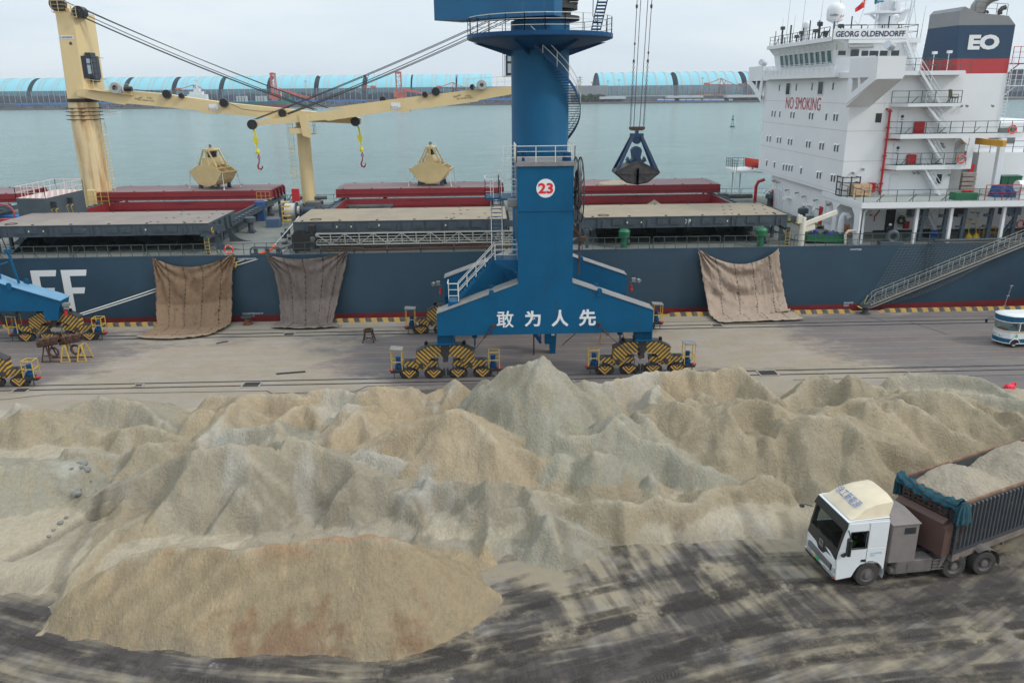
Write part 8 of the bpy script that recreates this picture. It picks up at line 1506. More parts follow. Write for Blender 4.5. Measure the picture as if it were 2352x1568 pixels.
# ================================================================== truck
def xf(mb, T): mb.v = [tuple(T @ Vector(p)) for p in mb.v]; return mb
def truck():
 T1 = Matrix.Translation((13.9, 29.05, 0)) @ Matrix.Rotation(R_(6), 4, 'Z'); T2 = Matrix.Translation((18.5, 29.5, 0)) @ Matrix.Rotation(R_(24.5), 4, 'Z')
 t = thing('dump_truck', (13.9, 29.05, 0), 'white tractor cab pulling a dark ribbed trailer heaped with sand', 'truck')
 CW = M('cab_white', (.68, .70, .71), .35, var=.03, dirt=((.45, .40, .32), .12, 2)); DUST = M('dust_grey', (.135, .115, .11), .9, var=.2, vs=3); BLK = M('trim_black', (.016, .018, .02), .3); TYRE = M('tyre_rubber', (.045, .04, .038), .9, var=.25, vs=6)
 def P(mb, name, mat, par=None, T=T1, **k): o = xf(mb, T).build(name, mat, par if par is not None else t, **k); sub(o) if par is None else None; return o
 arch = [(1.45+.66*math.cos(a), .52+.66*math.sin(a)) for a in np.linspace(.25, math.pi-.35, 10)]
 c = MB()
 for s in (-1, 1):
  y0, y1 = (s*1.22, s*1.14)
  c.prism([(2.12, .8)]+arch+[(.72, .5), (.05, .42), (0.0, 1.3), (.07, 1.82), (2.12, 1.82)], 'y', y0, y1); c.prism([(1.22, 1.82), (2.12, 1.82), (2.12, 3.0), (1.22, 3.0)], 'y', y0, y1); c.prism([(.07, 1.82), (.34, 1.82), (.5, 2.72), (.3, 2.85)], 'y', y0, y1); c.prism([(.5, 2.6), (1.22, 2.6), (1.22, 3.0), (.33, 3.0), (.3, 2.85)], 'y', y0, y1)
 c.box(2.06, 2.12, -1.13, 1.13, .8, 3.0); c.box(.3, 2.1, -1.13, 1.13, 1.0, 1.08); c.slab([(.0, -1.13, .42), (.0, 1.13, .42), (-.02, 1.13, 1.3), (.06, 1.13, 1.72), (.06, -1.13, 1.72), (-.02, -1.13, 1.3)], (.06, 0, 0)); c.grid([[(.3, -1.22, 2.98), (.3, 1.22, 2.98)], [(.45, -1.2, 3.1), (.45, 1.2, 3.1)], [(2.12, -1.2, 3.14), (2.12, 1.2, 3.14)], [(2.12, -1.22, 2.98), (2.12, 1.22, 2.98)]]); c.slab([(.3, -1.2, 2.98), (2.1, -1.2, 2.98), (2.1, 1.2, 2.98), (.3, 1.2, 2.98)], (0, 0, .1))
 cab = P(c, 'cab', CW, bevel=.02)
 f = MB(); prof = [(.42, 3.12), (.62, 3.3), (1.1, 3.62), (1.6, 3.78), (2.3, 3.86), (2.3, 3.78), (2.12, 3.3), (2.12, 3.13)]; n = len(prof)
 S = [[(x, y*(1-.18*(z-3.1)) if z > 3.2 else y, z-.14*(abs(y)/1.1)**4*(z > 3.2)) for x, z in prof] for y in (-1.12, -1.0, -.6, 0, .6, 1.0, 1.12)]; f.grid(S, close=True); f.add(S[0], [tuple(range(n))]); f.add(S[-1], [tuple(range(n))]); fr = P(f, 'roof_fairing', M('fairing_cream', (.62, .53, .38), .45, var=.08, vs=1.5, dirt=((.55, .42, .25), .2, 1.5)), cab, smooth=True)
 q = MB(); ang = math.atan2(.5, .62)
 Mx = Matrix.Translation((.93, 0.0, 3.545)) @ Matrix.Rotation(-math.pi/2, 4, 'Z') @ Matrix.Rotation(R_(33), 4, 'X'); text_mb(q, '徐工新能源', Mx, .42, 1.6, .0); P(q, 'fairing_lettering', M('letter_blue', (.02, .11, .35), .5), cab)
 g = MB(); g.slab([(.055, -1.08, 1.78), (.055, 1.08, 1.78), (.28, 1.06, 2.82), (.28, -1.06, 2.82)], (.02, 0, 0)); ws = M('windscreen_glass', (.25, .3, .3), .03, trans=1., spec=.3); P(g, 'windscreen', ws, cab)
 k = MB(); X = lambda z: .05+(z-1.78)*.216; k.slab([(-.03, -1.16, 1.35), (-.03, -.4, 1.28), (-.03, -.18, 1.08), (-.03, .18, 1.08), (-.03, .4, 1.28), (-.03, 1.16, 1.35), (.05, 1.16, 1.8), (.05, -1.16, 1.8)], (.03, 0, 0))
 for s in (-1, 1): k.slab([(.04, s*1.18, 1.78), (.04, s*1.06, 1.78), (.27, s*1.04, 2.85), (.27, s*1.18, 2.85)], (.03, 0, 0))
 k.slab([(.16, -1.24, 2.7), (.16, 1.24, 2.7), (.3, 1.2, 3.04), (.3, -1.2, 3.04)], (.08, 0, 0)); k.box(-.06, 0, -.95, .95, .72, 1.0); k.box(-.08, -.0, -1.1, 1.1, .42, .5); k.bar((.03, -.9, 1.75), (.12, -.2, 1.95), .03); k.bar((.03, .1, 1.75), (.12, .8, 1.95), .03); P(k, 'front_trim', BLK, cab)
 g = MB(); [g.box(-.075, -.06, -.9, .9, .74+.06*i, .76+.06*i) for i in range(5)]; [g.box(-.1, -.02, s*.75-.4, s*.75+.4, .55, .6) for s in (-1, 1)]; g.box(-.05, -.035, -.14, .14, 1.3, 1.34); g.box(-.05, -.035, -.14, .14, 1.56, 1.6); g.bar((-.045, -.13, 1.32), (-.045, -.13, 1.58), .03); g.bar((-.045, .13, 1.32), (-.045, .13, 1.58), .03); g.bar((-.045, -.1, 1.45), (-.045, .05, 1.36), .035); g.bar((-.045, .0, 1.5), (-.045, .1, 1.4), .035); P(g, 'grille_emblem', M('chrome_trim', (.5, .5, .5), .3, .8), cab)
 pl = MB(); pl.box(-.095, -.08, -.02, .22, .58, .7); P(pl, 'number_plate', M('plate_green', (.02, .42, .16), .5), cab); pl = MB(); pl.box(-.094, -.08, .22, .42, .58, .7); P(pl, 'plate_yellow_part', M('plate_gold', (.5, .38, .1), .5), cab)
 for s in (-1, 1):
  h = MB(); h.slab([(-.04, s*.75, .62), (-.04, s*1.12, .66), (-.03, s*1.18, .95), (-.04, s*.85, .85)], (.08, 0, 0)); P(h, 'headlight', M('headlamp_glass', (.45, .48, .5), .1, .3), cab); h = MB(); h.box(-.03, .03, s*1.1-.04, s*1.1+.04, .44, .56); P(h, 'indicator', M('indicator_orange', (.6, .12, .02), .4), cab)
 m = MB(); m.bbox(.2, .34, -1.62, -1.38, 1.75, 2.5, .04); m.bar((.3, -1.5, 2.5), (.35, -1.2, 2.72), .04); m.bar((.27, -1.5, 1.7), (.3, -1.2, 1.68), .05); m.path([(.1, 1.2, 2.5), (-.1, 1.5, 2.45), (-.15, 1.6, 2.35)], .02); m.ball((-.15, 1.65, 2.3), .12, 6, .6); m.ball((.2, -1.3, 1.62), .1, 6, .7); P(m, 'mirror', BLK, cab)
 g = MB(); g.box(.4, 1.2, -1.17, -1.165, 1.84, 2.58); P(g, 'side_window', ws, cab)
 g = MB(); [g.bar(a, b, .035) for a, b in (((.36, -1.225, 1.83), (1.22, -1.225, 1.83)), ((1.22, -1.225, 1.83), (1.22, -1.225, 2.6)), ((.5, -1.225, 2.61), (1.22, -1.225, 2.61)), ((.36, -1.225, 1.83), (.5, -1.225, 2.61)))]; g.box(1.05, 1.25, -1.24, -1.22, 1.2, 1.3); g.bar((1.27, -1.222, .95), (1.27, -1.222, 2.95), .012); P(g, 'door_trim', BLK, cab)
 q = MB(); text_mb(q, '最大允许牵引质量\n36070kg', facing((1.68, -1.225, 1.5)), .2, .5, 0); P(q, 'door_lettering', M('letter_pale_blue', (.2, .38, .5), .6), cab)
 g = MB(); g.box(.6, 2.0, -1.1, 1.1, 1.08, 1.2); g.box(.12, .5, -1.1, 1.1, 1.1, 1.8); g.box(1.1, 1.3, -.85, -.35, 1.2, 2.2); g.torus((.62, -.6, 1.85), .2, .02, 'x', 16, 5); P(g, 'cab_interior', M('interior_dark', (.03, .03, .032), .7), cab)
 def wheel(x, y, r=.53, w_=.34, T=T1, dual=False):
  q = MB(); yc = y; q.lathe([(r*.62, -w_/2), (r*.94, -w_/2), (r, -w_/2+.04), (r, w_/2-.04), (r*.94, w_/2), (r*.62, w_/2)], (x, yc, r), 32, 'y'); wl = xf(q, T).build('wheel', TYRE, t, smooth=True); sub(wl)
  s = -1 if y < 0 else 1; q = MB(); o_ = w_/2; prof = [(r*.63, s*o_), (r*.58, s*(o_-.03)), (r*.52, s*(o_-(.18 if dual else .05))), (r*.3, s*(o_-(.2 if dual else .02))), (r*.28, s*(o_+(.0 if dual else .05))), (.001, s*(o_+(.02 if dual else .06)))]; q.lathe(prof, (x, yc, r), 24, 'y'); [q.tube((x+r*.4*math.cos(a), yc+s*(o_-(.19 if dual else .04)), r+r*.4*math.sin(a)), (x+r*.4*math.cos(a), yc+s*(o_-(.14 if dual else 0)), r+r*.4*math.sin(a)), .022, 6) for a in np.linspace(0, 6.28, 11)[:-1]]; xf(q, T).build('rim', DUST, wl, smooth=True)
 for x in (1.45, 5.35, 6.75):
  for s in (-1, 1): wheel(x, s*(1.05 if x < 2 else .98), w_=.32 if x < 2 else .5, dual=x > 2)
 ch = MB(); ch.box(.4, 7.3, -.55, -.35, .75, 1.05); ch.box(.4, 7.3, .35, .55, .75, 1.05); [ch.tube((x, -.9, .53), (x, .9, .53), .12, 10) for x in (1.45, 5.35, 6.75)]; ch.box(5.2, 6.9, -.5, .5, 1.05, 1.2); ch.box(3.6, 4.9, -.5, .5, .7, 1.1); P(ch, 'chassis', DARK)
 b = MB(); b.bbox(2.32, 3.5, -1.18, 1.18, .98, 2.72, .03); b.slab([(2.28, -1.22, 2.72), (3.54, -1.22, 2.72), (3.54, 0, 2.84), (2.28, 0, 2.84)], (0, 0, .03)); b.slab([(2.28, 0, 2.84), (3.54, 0, 2.84), (3.54, 1.22, 2.72), (2.28, 1.22, 2.72)], (0, 0, .03)); bx = P(b, 'battery_box', M('battery_grey', (.19, .165, .155), .7, var=.1, vs=2)); l = MB(); [l.box(2.85, 3.35, -1.2, -1.183, 2.3+.05*i, 2.325+.05*i) for i in range(6)]; P(l, 'vent_louvre', BLK, bx)
 b = MB(); b.bbox(2.7, 4.35, -1.18, -.55, .42, 1.0, .04); b.bbox(3.2, 4.0, -1.2, -1.17, .5, .92, .01); b.lathe([(.001, -.2), (.16, -.2), (.2, 0), (.16, .2), (.001, .2)], (2.75, -.95, .48), 14, 'x'); b.box(4.4, 4.75, -1.15, -.6, .42, .9); [b.bar((4.32, -1.2, .5+.15*i), (4.85, -1.2, .5+.15*i), .035) for i in range(4)]; P(b, 'side_tank', DUST)
 m = MB();
 for s in (-1, 1):
  m.grid([[(1.45+.72*math.cos(a), s*.9, .55+.72*math.sin(a)) for a in np.linspace(-.35, .5, 7)], [(1.45+.72*math.cos(a), s*1.2, .55+.72*math.sin(a)) for a in np.linspace(-.35, .5, 7)]])
 P(m, 'mudguard', CW)
 m = MB();
 for s in (-1, 1):
  m.grid([[(6.75+.66*math.cos(a), s*.72, .56+.66*math.sin(a)) for a in np.linspace(-.2, 2.2, 10)], [(6.75+.66*math.cos(a), s*1.25, .56+.66*math.sin(a)) for a in np.linspace(-.2, 2.2, 10)]]); m.slab([(4.62, s*.72, .55), (4.7, s*.72, 1.2), (5.0, s*.72, 1.35), (5.0, s*.72, 1.2), (4.72, s*.72, .6)], (0, s*.5, 0))
 P(m, 'rear_mudguard', DUST)
 W, ZB, ZT, LN = 1.35, 1.15, 3.5, 13.; RW = M('trailer_dark', (.04, .045, .052), .6, var=.25, vs=2, dirt=((.2, .16, .13), .2, 2)); RU = M('rim_rusty', (.17, .09, .055), .8, var=.35, vs=3, dirt=((.33, .27, .2), .4, 3))
 b = MB(); b.box(0, LN, -W, -W+.06, ZB, ZT); b.box(0, LN, W-.06, W, ZB, ZT); b.box(0, .06, -W+.06, W-.06, ZB, ZT); b.box(0, LN, -W+.06, W-.06, ZB, ZB+.08); tr = P(b, 'trailer', RW, T=T2)
 r = MB(); n = int(LN/.26)
 for i in range(1, n):
  for s in (-1, 1): r.prism([(s*W, .26*i), (s*(W+.08), .26*i+.04), (s*(W+.08), .26*i+.13), (s*W, .26*i+.17)], 'z', ZB+.2, ZT-.15) if False else r.add([(.26*i, s*W, ZB+.2), (.26*i+.04, s*(W+.08), ZB+.28), (.26*i+.13, s*(W+.08), ZB+.28), (.26*i+.17, s*W, ZB+.2), (.26*i, s*W, ZT-.1), (.26*i+.04, s*(W+.08), ZT-.16), (.26*i+.13, s*(W+.08), ZT-.16), (.26*i+.17, s*W, ZT-.1)], [(0, 1, 5, 4), (1, 2, 6, 5), (2, 3, 7, 6), (0, 3, 2, 1), (4, 5, 6, 7)])
 [r.box(-.07, 0, y, y+.09, ZB+.2, ZT-.1) for y in np.arange(-1.2, 1.2, .26)]; P(r, 'side_ribs', RW, tr, T=T2)
 r = MB(); [r.box(0, LN, s*W-(.04 if s < 0 else .0)-.03, s*W+(.04 if s > 0 else 0)+.03, ZT, ZT+.09) for s in (-1, 1)]; r.box(-.02, .1, -W, W, ZT, ZT+.08); P(r, 'rim_rail', RU, tr, T=T2)
 r = MB(); r.box(-.02, LN, -W-.06, -W+.15, ZB-.25, ZB); r.box(-.02, LN, W-.15, W+.06, ZB-.25, ZB); r.box(.2, LN, -.5, -.35, .85, ZB-.01); r.box(.2, LN, .35, .5, .85, ZB-.01); [r.bar((4.2, s*.9, .25), (4.2, s*.9, ZB), .12) for s in (-1, 1)]; r.bar((4.2, -.9, .5), (4.2, .9, .5), .08); r.bar((4.2, -.9, .5), (4.9, -.9, ZB), .06); P(r, 'trailer_frame', M('frame_dusty', (.15, .12, .1), .8, var=.3, vs=2, dirt=((.05, .04, .04), .35, 3)), tr, T=T2)
 for x in (8.8, 10.1, 11.4):
  for s in (-1, 1): wheel(x, s*1.0, w_=.5, T=T2, dual=True)
 b = MB(); b.prism([(-.62, 1.25), (-.12, 1.25), (-.12, 2.75), (-.3, 2.85), (-.62, 2.7)], 'y', -1.15, 1.15) ; b.prism([(-.62, 1.25), (-.12, 1.25), (-.12, 2.7), (-.62, 2.55)], 'y', -1.3, -1.15); P(b, 'brown_tank', M('tank_brown', (.085, .045, .036), .6, var=.12, vs=1.5, dirt=((.14, .11, .1), .2, 1.5)), tr, T=T2)
 b = MB(); [b.bar((-.08, -1.42, ZB+.3*i), (-.08, -1.12, ZB+.3*i), .03) for i in range(8)]; [b.bar((-.08, y, ZB), (-.08, y, ZT), .03) for y in (-1.42, -1.12)]; P(b, 'trailer_ladder', RW, tr, T=T2)
 b = MB(); [b.bar((-.32, -.95, z), (-.32, .95, z), .03) for z in (2.95, 3.15, 3.3)]; [b.bar((-.32, y, 2.95), (-.32, y, 3.3), .025) for y in np.arange(-.95, 1., .24)]; [b.bar((-.32, y, 2.95), (0, y, 2.95), .03) for y in (-.95, 0, .95)]; P(b, 'wire_basket', RUST, tr, T=T2)
 nx, ny = 90, 26; xs = np.linspace(.08, LN-.1, nx); ys = np.linspace(-W+.07, W-.07, ny); X_, Y_ = np.meshgrid(xs, ys); A1 = np.exp(-((X_-2.3)/1.5)**2); A2 = np.exp(-((X_-6.6)/2.0)**2); Z_ = ZT-.42+.85*A1*(1-.35*(Y_/W)**2)+1.0*A2*(1-.4*(Y_/W)**2)-.35*np.exp(-((X_-4.2)/.8)**2)+(fbm(X_, Y_, .8, 301, 4)-.5)*.3+(fbm(X_, Y_, .22, 303, 3)-.5)*.16; Z_ = np.minimum(Z_, ZT-.03+np.minimum(np.minimum(W-np.abs(Y_), X_*.9)*1.1, 9))
 b = MB(); b.grid(np.stack([X_, Y_, Z_], -1).tolist()); ld = xf(b, T2).build('sand_load', MATS['loose_sand'], None, smooth=True); cc_ = (.33*np.ones_like(Z_)*(.9+.2*fbm(X_, Y_, .5, 310))); col = np.stack([cc_, cc_*.86, cc_*.66, np.ones_like(cc_)], -1).reshape(-1).astype(np.float32); ca = ld.data.color_attributes.new('tint', 'FLOAT_COLOR', 'POINT'); ca.data.foreach_set('color', col); tag(place(ld, tuple(T2 @ Vector((4, 0, ZT-.5)))), 'heaped pale sand filling the trailer of the white truck', 'sand')
 NM = M('cover_teal', (.008, .06, .085), .85, var=.35, vs=5, bump=.7, bs=14, stretch=(1, .35, 1)); b = MB(); P_ = []
 for i in range(60):
  s = i/59; y = -W-.12+(2*W+.24)*s; z = ZT+.1-.25*math.sin(math.pi*s)**.7; rr = .25+.05*math.sin(i*.7); P_.append([(-.1+rr*math.cos(a)*(1+.16*math.sin(5*a+i*.25)), y, z+rr*.9*math.sin(a)*(1+.16*math.sin(6*a+1+i*.2))) for a in np.linspace(0, 2*math.pi, 29)[:-1]])
 b.grid(P_, close=True); cv = P(b, 'rolled_cover', NM, tr, T=T2, smooth=True)
 for s, ln in ((-1, .95), (1, 1.0)):
  b = MB(); P_ = []
  for j in range(16):
   v = j/15; z = ZT+.28-ln*v-.08; rr = .1+.13*math.sin(min(1, v*2.2)*math.pi/2)+.07*v; P_.append([(.1*v-.02+rr*(1.5 if s < 0 else 1.0)*math.cos(a)*(1+.16*math.sin(9*a+j*.1)), s*(W+.14)+rr*.6*math.sin(a)*(1+.16*math.cos(9*a)), z+.05*math.sin(9*a)*v) for a in np.linspace(0, 2*math.pi, 49)[:-1]])
  b.grid(P_, close=True); b.add(P_[0], [tuple(range(48))]); b.add(P_[-1], [tuple(range(48))]); P(b, 'cover_end', NM, tr, T=T2, smooth=True)
 b = MB(); [b.path([(.15+.06*k, -W-.2, 2.7), (.0+.03*k, -W-.22, 2.2), (-.15, -W-.15, 1.6)], .01, 4) for k in range(3)]; P(b, 'tie_cord', RUST, tr, T=T2)
 dp = T1 @ Vector((1.1, -.62, .35)); person(tuple(dp), 'truck driver in green high-visibility vest seated at the open side window', dict(hip=(0, .05, .98), spine=(0, .03, 1.25), neck=(0, 0, 1.55), hd=(0, -.03, 1.72), shl=(-.21, .0, 1.45), ell=(-.27, -.22, 1.28), hal=(-.14, -.42, 1.36), shr=(.21, .0, 1.45), elr=(.27, -.22, 1.28), har=(.14, -.42, 1.36), hpl=(-.1, -.02, .95), knl=(-.12, -.42, .98), anl=(-.12, -.5, .82), hpr=(.1, -.02, .95), knr=(.12, -.42, .98), anr=(.12, -.5, .82)), NAVY, NAVY, None, rz=R_(-84), vest=M('vest_green', (.18, .62, .02), .7))
truck()
# ================================================================== tourist-style shuttle bus
def shuttle():
 f = lambda x, y, **k: at((3900+x/6.535)/1.7415, (1180+y/6.535)/1.7415, **k)
 t = thing('shuttle_bus', (41, 59.2, 0), 'small white and blue shuttle bus number 6 driving in at the right edge', 'bus')
 BL = M('bus_blue', (.005, .085, .17), .4); WH = M('bus_white', (.66, .68, .68), .4, var=.04); YW = M('bus_gold', (.55, .33, .06), .5)
 def plan(o=0.): return [(47, 58.4-o), (41.5, 58.4-o), (41.0, 58.48-o*.8), (40.65, 58.75-o*.6), (40.45-o, 59.25), (40.45-o, 59.75), (40.6-o*.8, 60.1+o*.5), (40.9, 60.22+o), (47, 60.25+o)]
 def band(z0, z1, o0=0., o1=0.): b = MB(); b.grid([[(*p, z0) for p in plan(o0)], [(*p, z1) for p in plan(o1)]], close=True); b.add([(*p, z0) for p in plan(o0)], [tuple(range(9))]); b.add([(*p, z1) for p in plan(o1)], [tuple(range(9))]); return b
 for nm, z0, z1, m, o in (('skirt', .36, .70, BL, .012), ('lower_body', .70, 1.2, WH, 0), ('gold_stripe', 1.2, 1.26, YW, .01), ('sill', 1.26, 1.32, WH, .02)): band(z0, z1, o, o).build(nm, m, t, smooth=False)
 band(.3, .37, .03, .03).build('bumper_strip', WH, t); up = band(2.05, 2.5, .04, .08).build('roof_band', BL, t); band(2.0, 2.06, .06, .06).build('drip_rail', WH, t)
 r = MB(); r.grid([[(*p, 2.5) for p in plan(.1)], [(*p, 2.58) for p in plan(.02)], [(p[0]+.3 if p[0] < 42 else p[0], 59.3+(p[1]-59.3)*.7, 2.68) for p in plan(0)]], close=True); r.add([(p[0]+.3 if p[0] < 42 else p[0], 59.3+(p[1]-59.3)*.7, 2.68) for p in plan(0)], [tuple(range(9))]); r.build('roof', WH, t, smooth=True)
 g = MB(); pp = plan(-.01); g.grid([[(*p, 1.32) for p in pp], [(*p, 2.02) for p in pp]], close=True); g.build('windows', M('bus_glass', (.35, .45, .45), .05, trans=.85), t)
 g = MB(); [g.bar((x, 58.38, 1.3), (x+.05, 58.38, 2.05), .07) for x in (41.55, 42.55, 44.6)]; [g.bar((*p, 1.3), (*p, 2.05), .05) for p in ((40.9, 60.22), (42.5, 60.25), (44.6, 60.25))]; g.build('window_post', WH, t)
 g = MB(); [g.bar(a, b, .035) for a, b in (((41.62, 58.36, 1.37), (42.5, 58.36, 1.37)), ((41.62, 58.36, 1.98), (42.5, 58.36, 1.98)), ((41.62, 58.36, 1.8), (42.5, 58.36, 1.8)), ((41.62, 58.36, 1.37), (41.62, 58.36, 1.98)), ((42.5, 58.36, 1.37), (42.5, 58.36, 1.98)))]; g.build('window_frame', BLACK, t)
 s = MB(); [(s.bbox(x, x+.5, y, y+.5, .8, 1.25, .04), s.bbox(x+.4, x+.52, y, y+.5, 1.2, 1.75, .04)) for x in (41.6, 43.0, 44.2) for y in (58.6, 59.5)]; s.build('seats', DARK, t); s = MB(); s.bbox(40.6, 41.1, 58.9, 59.8, 1.1, 1.4, .05); s.build('dashboard', M('dash_red', (.35, .06, .03)), t)
 for y_ in (58.5, 60.1): w_ = MB(); w_.lathe([(.16, -.09), (.28, -.09), (.3, -.05), (.3, .09), (.16, .09)], (41.35, y_, .3), 24, 'y'); w = w_.build('wheel', BLACK, t, smooth=True); sub(w); q = MB(); q.lathe([(.17, -.09), (.14, -.06), (.05, -.1), (.001, -.1)], (41.35, y_, .3), 20, 'y'); q.build('rim', M('rim_silver', (.4, .4, .4), .3, .6), w, smooth=True)
 a = MB(); P = [(41.35+.4*math.cos(q), 58.37, .32+.4*math.sin(q)) for q in np.linspace(0, math.pi, 14)]; a.path(P, .03, 6); a.build('wheel_arch_trim', WH, t); a = MB(); a.prism([(41.35+.38*math.cos(q), .3+.38*math.sin(q)) for q in np.linspace(0, math.pi, 14)], 'y', 58.375, 58.385); a.build('wheel_well', BLACK, t)
 for x, y in ((490, 1008), (640, 1073)): p = f(x, y, Y=59.45 if x < 600 else 58.78); q = MB(); q.lathe([(.001, -.06), (.1, -.05), (.11, .02), (.001, .02)], (min(p[0], 40.6 if x > 600 else 40.42), p[1], .98), 16, 'x'); q.build('headlight', M('headlamp_glass', (.45, .48, .5)), t, smooth=True)
 q = MB(); q.path([(40.45, 60.0, 2.05), (40.15, 60.15, 2.0), (40.0, 60.2, 1.85)], .02); q.bbox(39.93, 40.05, 60.1, 60.3, 1.6, 1.88); q.build('mirror', BLACK, t)
 text_part('fleet_number', '6', t, facing((41.42, 58.37, .98)), .32, M('number_green', (.03, .25, .15), .5), bold=.01, shear=.15)
shuttle()
# ================================================================== small things on the quay
def quay_bits():
 c = at(*cc(293, 1125), Z=0); x, y = c[0], c[1]+.3; t = thing('steel_stool', (x, y, 0), 'rusty four-legged ring stand on the quay left of the blue crane', 'stand'); b = MB(); b.lathe([(.28, .86), (.42, .86), (.42, 1.05), (.28, 1.05), (.28, .86)], (x, y, 0), 28); b.build('ring_top', RUST, t)
 for sx in (-1, 1):
  for sy in (-1, 1): b = MB(); b.bar((x+sx*.28, y+sy*.25, .87), (x+sx*.46, y+sy*.42, 0), .09); b.build('leg', RUST, t)
 b = MB(); b.bar((x-.4, y-.35, .3), (x+.4, y+.35, .3), .06); b.bar((x+.4, y-.35, .3), (x-.4, y+.35, .3), .06); b.build('cross_brace', RUST, t)
 k = lambda px, py, **q: at(px/2.704/1.7415, (980+py/2.704)/1.7415, **q)
 a = k(610, 1265, Z=0); b_ = k(760, 1262, Z=0); x, y = (a[0]+b_[0])/2-.1, a[1]+.5
 t = thing('chain_trestle', (x, y, 0), 'rusty steel troughs on yellow and brown trestles at the left of the quay', 'trestle')
 for x0, nm, mt in ((-1.35, 'brown_trestle', RUST), (.1, 'yellow_trestle', YEL), (1.35, 'yellow_trestle', YEL)):
  b = MB()
  for s in (-.55, .55):
   b.bar((x+x0-.15, y+s, 0), (x+x0+.1, y+s*.6, 1.25), .08); b.bar((x+x0+.55, y+s, 0), (x+x0+.25, y+s*.6, 1.25), .08)
  b.bar((x+x0+.1, y-.35, 1.2), (x+x0+.1, y+.35, 1.2), .08); b.bar((x+x0+.05, y-.45, .5), (x+x0+.4, y-.45, .5), .07); b.bar((x+x0-.15, y-.55, .04), (x+x0+.55, y-.55, .04), .07); b.build(nm, mt, t)
 b = MB(); b.bar((x-1.5, y-.5, .04), (x+1.9, y-.5, .04), .07); b.bar((x-1.5, y+.5, .04), (x+1.9, y+.5, .04), .07); b.build('base_rail', RUST, t)
 for dx, yy in ((-.9, -.3), (.5, .25)):
  b = MB(); b.slab([(x+dx-.75, y+yy-.25, 1.2), (x+dx+.85, y+yy-.25, 1.45), (x+dx+.9, y+yy-.25, 1.95), (x+dx-.8, y+yy-.25, 1.6)], (0, .06, 0)); b.slab([(x+dx-.75, y+yy+.3, 1.2), (x+dx+.85, y+yy+.3, 1.45), (x+dx+.9, y+yy+.3, 1.95), (x+dx-.8, y+yy+.3, 1.6)], (0, .06, 0)); b.slab([(x+dx-.75, y+yy-.25, 1.2), (x+dx+.85, y+yy-.25, 1.45), (x+dx+.85, y+yy+.3, 1.45), (x+dx-.75, y+yy+.3, 1.2)], (0, 0, .05))
  [b.bbox(x+dx-.6+.5*i, x+dx-.25+.5*i, y+yy-.3, y+yy+.35, 1.5+.1*i, 1.85+.1*i, .05) for i in range(3)]; b.torus((x+dx+.3, y+yy, .75), .35, .09, 'y', 16, 6); b.build('trough', RUST, t)
 p = at(*cc(1930, 1128), Z=0); b = MB(); x, y = p[0], p[1]; [b.bar((x+sx*1.0, y+sy*.4, 0), (x+sx*.9, y, 1.0), .06) for sx in (-1, 1) for sy in (-1, 1)]; b.bar((x-.95, y, 1.0), (x+.95, y, 1.0), .07); b.bar((x-1, y-.4, .1), (x+1, y-.4, .1), .05); tag(place(b.build('saw_horse', M('horse_ochre', (.33, .18, .07), .8)), (x, y, 0)), 'low ochre saw-horse frame behind the right front leg of the blue crane', 'trestle')
 p = fr_(2252, 1440, Z=0); b = MB(); P = [[(p[0]+r*(1+.3*math.sin(3*a+j))*math.cos(a), p[1]+.8*r*math.sin(a), h) for a in np.linspace(0, 6.283, 15)[:-1]] for j, (r, h) in enumerate(((.28, 0), (.36, .1), (.3, .3), (.12, .4)))]; b.grid(P, close=True); b.add(P[-1], [tuple(range(14))]); b.path([(p[0], p[1], .35), (p[0]+.35, p[1], .5), (p[0]+.4, p[1], .3)], .06); tag(place(b.build('red_bag', M('bag_red', (.75, .02, .06), .5), smooth=True), tuple(p)), 'bright red crumpled plastic bag on the quay behind the right sand heaps', 'bag')
 for (x0, y0, x1, y1, f, lab, r) in ((1857, 1335, 2052, 1320, fl, 'long dark steel bar lying on the quay left of the crane wheels', .05), (1455, 1130, 1533, 1116, fl, 'short dark bar on the quay below the brown tarpaulin', .04)):
  a, c = f(x0, y0, Z=r), f(x1, y1, Z=r); b = MB(); b.bar(a, c, r*2); tag(place(b.build('steel_bar', DARK), tuple(a)), lab, 'bar', 'steel bars lying on the quay')
 labs = ['open dark cable pit beside the front rail at the left edge', 'small pit lid on the front rail left of the red scuffs', 'larger open cable pit with concrete rim at the end of the trench joint', 'cable pit on the rear rail near the rusty bollard', 'cable pit at the foot of the beige tarpaulin', 'square open pit behind the right sand peak']
 for (px, py, w_, f), lab in zip(((140, 1446, .9, fl), (932, 1413, .45, fl), (1690, 1408, 1.1, fl), (1942, 1070, .8, fl), (290, 1010, .8, fr_), (630, 1330, 1.2, fr_)), labs):
  p = f(px, py, Z=.02); x, y = p[0], p[1]; t = thing('cable_pit', (x, y, 0), lab, 'pit', 'cable pits in the quay'); b = MB(); b.box(x-w_/2, x+w_/2, y-w_*.4, y+w_*.4, .01, .02); b.build('pit_opening', M('pit_black', (.02, .018, .017), .95), t); b = MB(); W = w_*.5+.12; H_ = w_*.4+.12
  b.box(x-W, x+W, y-H_, y-H_+.1, .005, .05); b.box(x-W, x+W, y+H_-.1, y+H_, .005, .05); b.box(x-W, x-W+.1, y-H_+.1, y+H_-.1, .005, .05); b.box(x+W-.1, x+W, y-H_+.1, y+H_-.1, .005, .05); b.build('pit_rim', M('pit_rim', (.3, .26, .22), .9), t)
quay_bits()
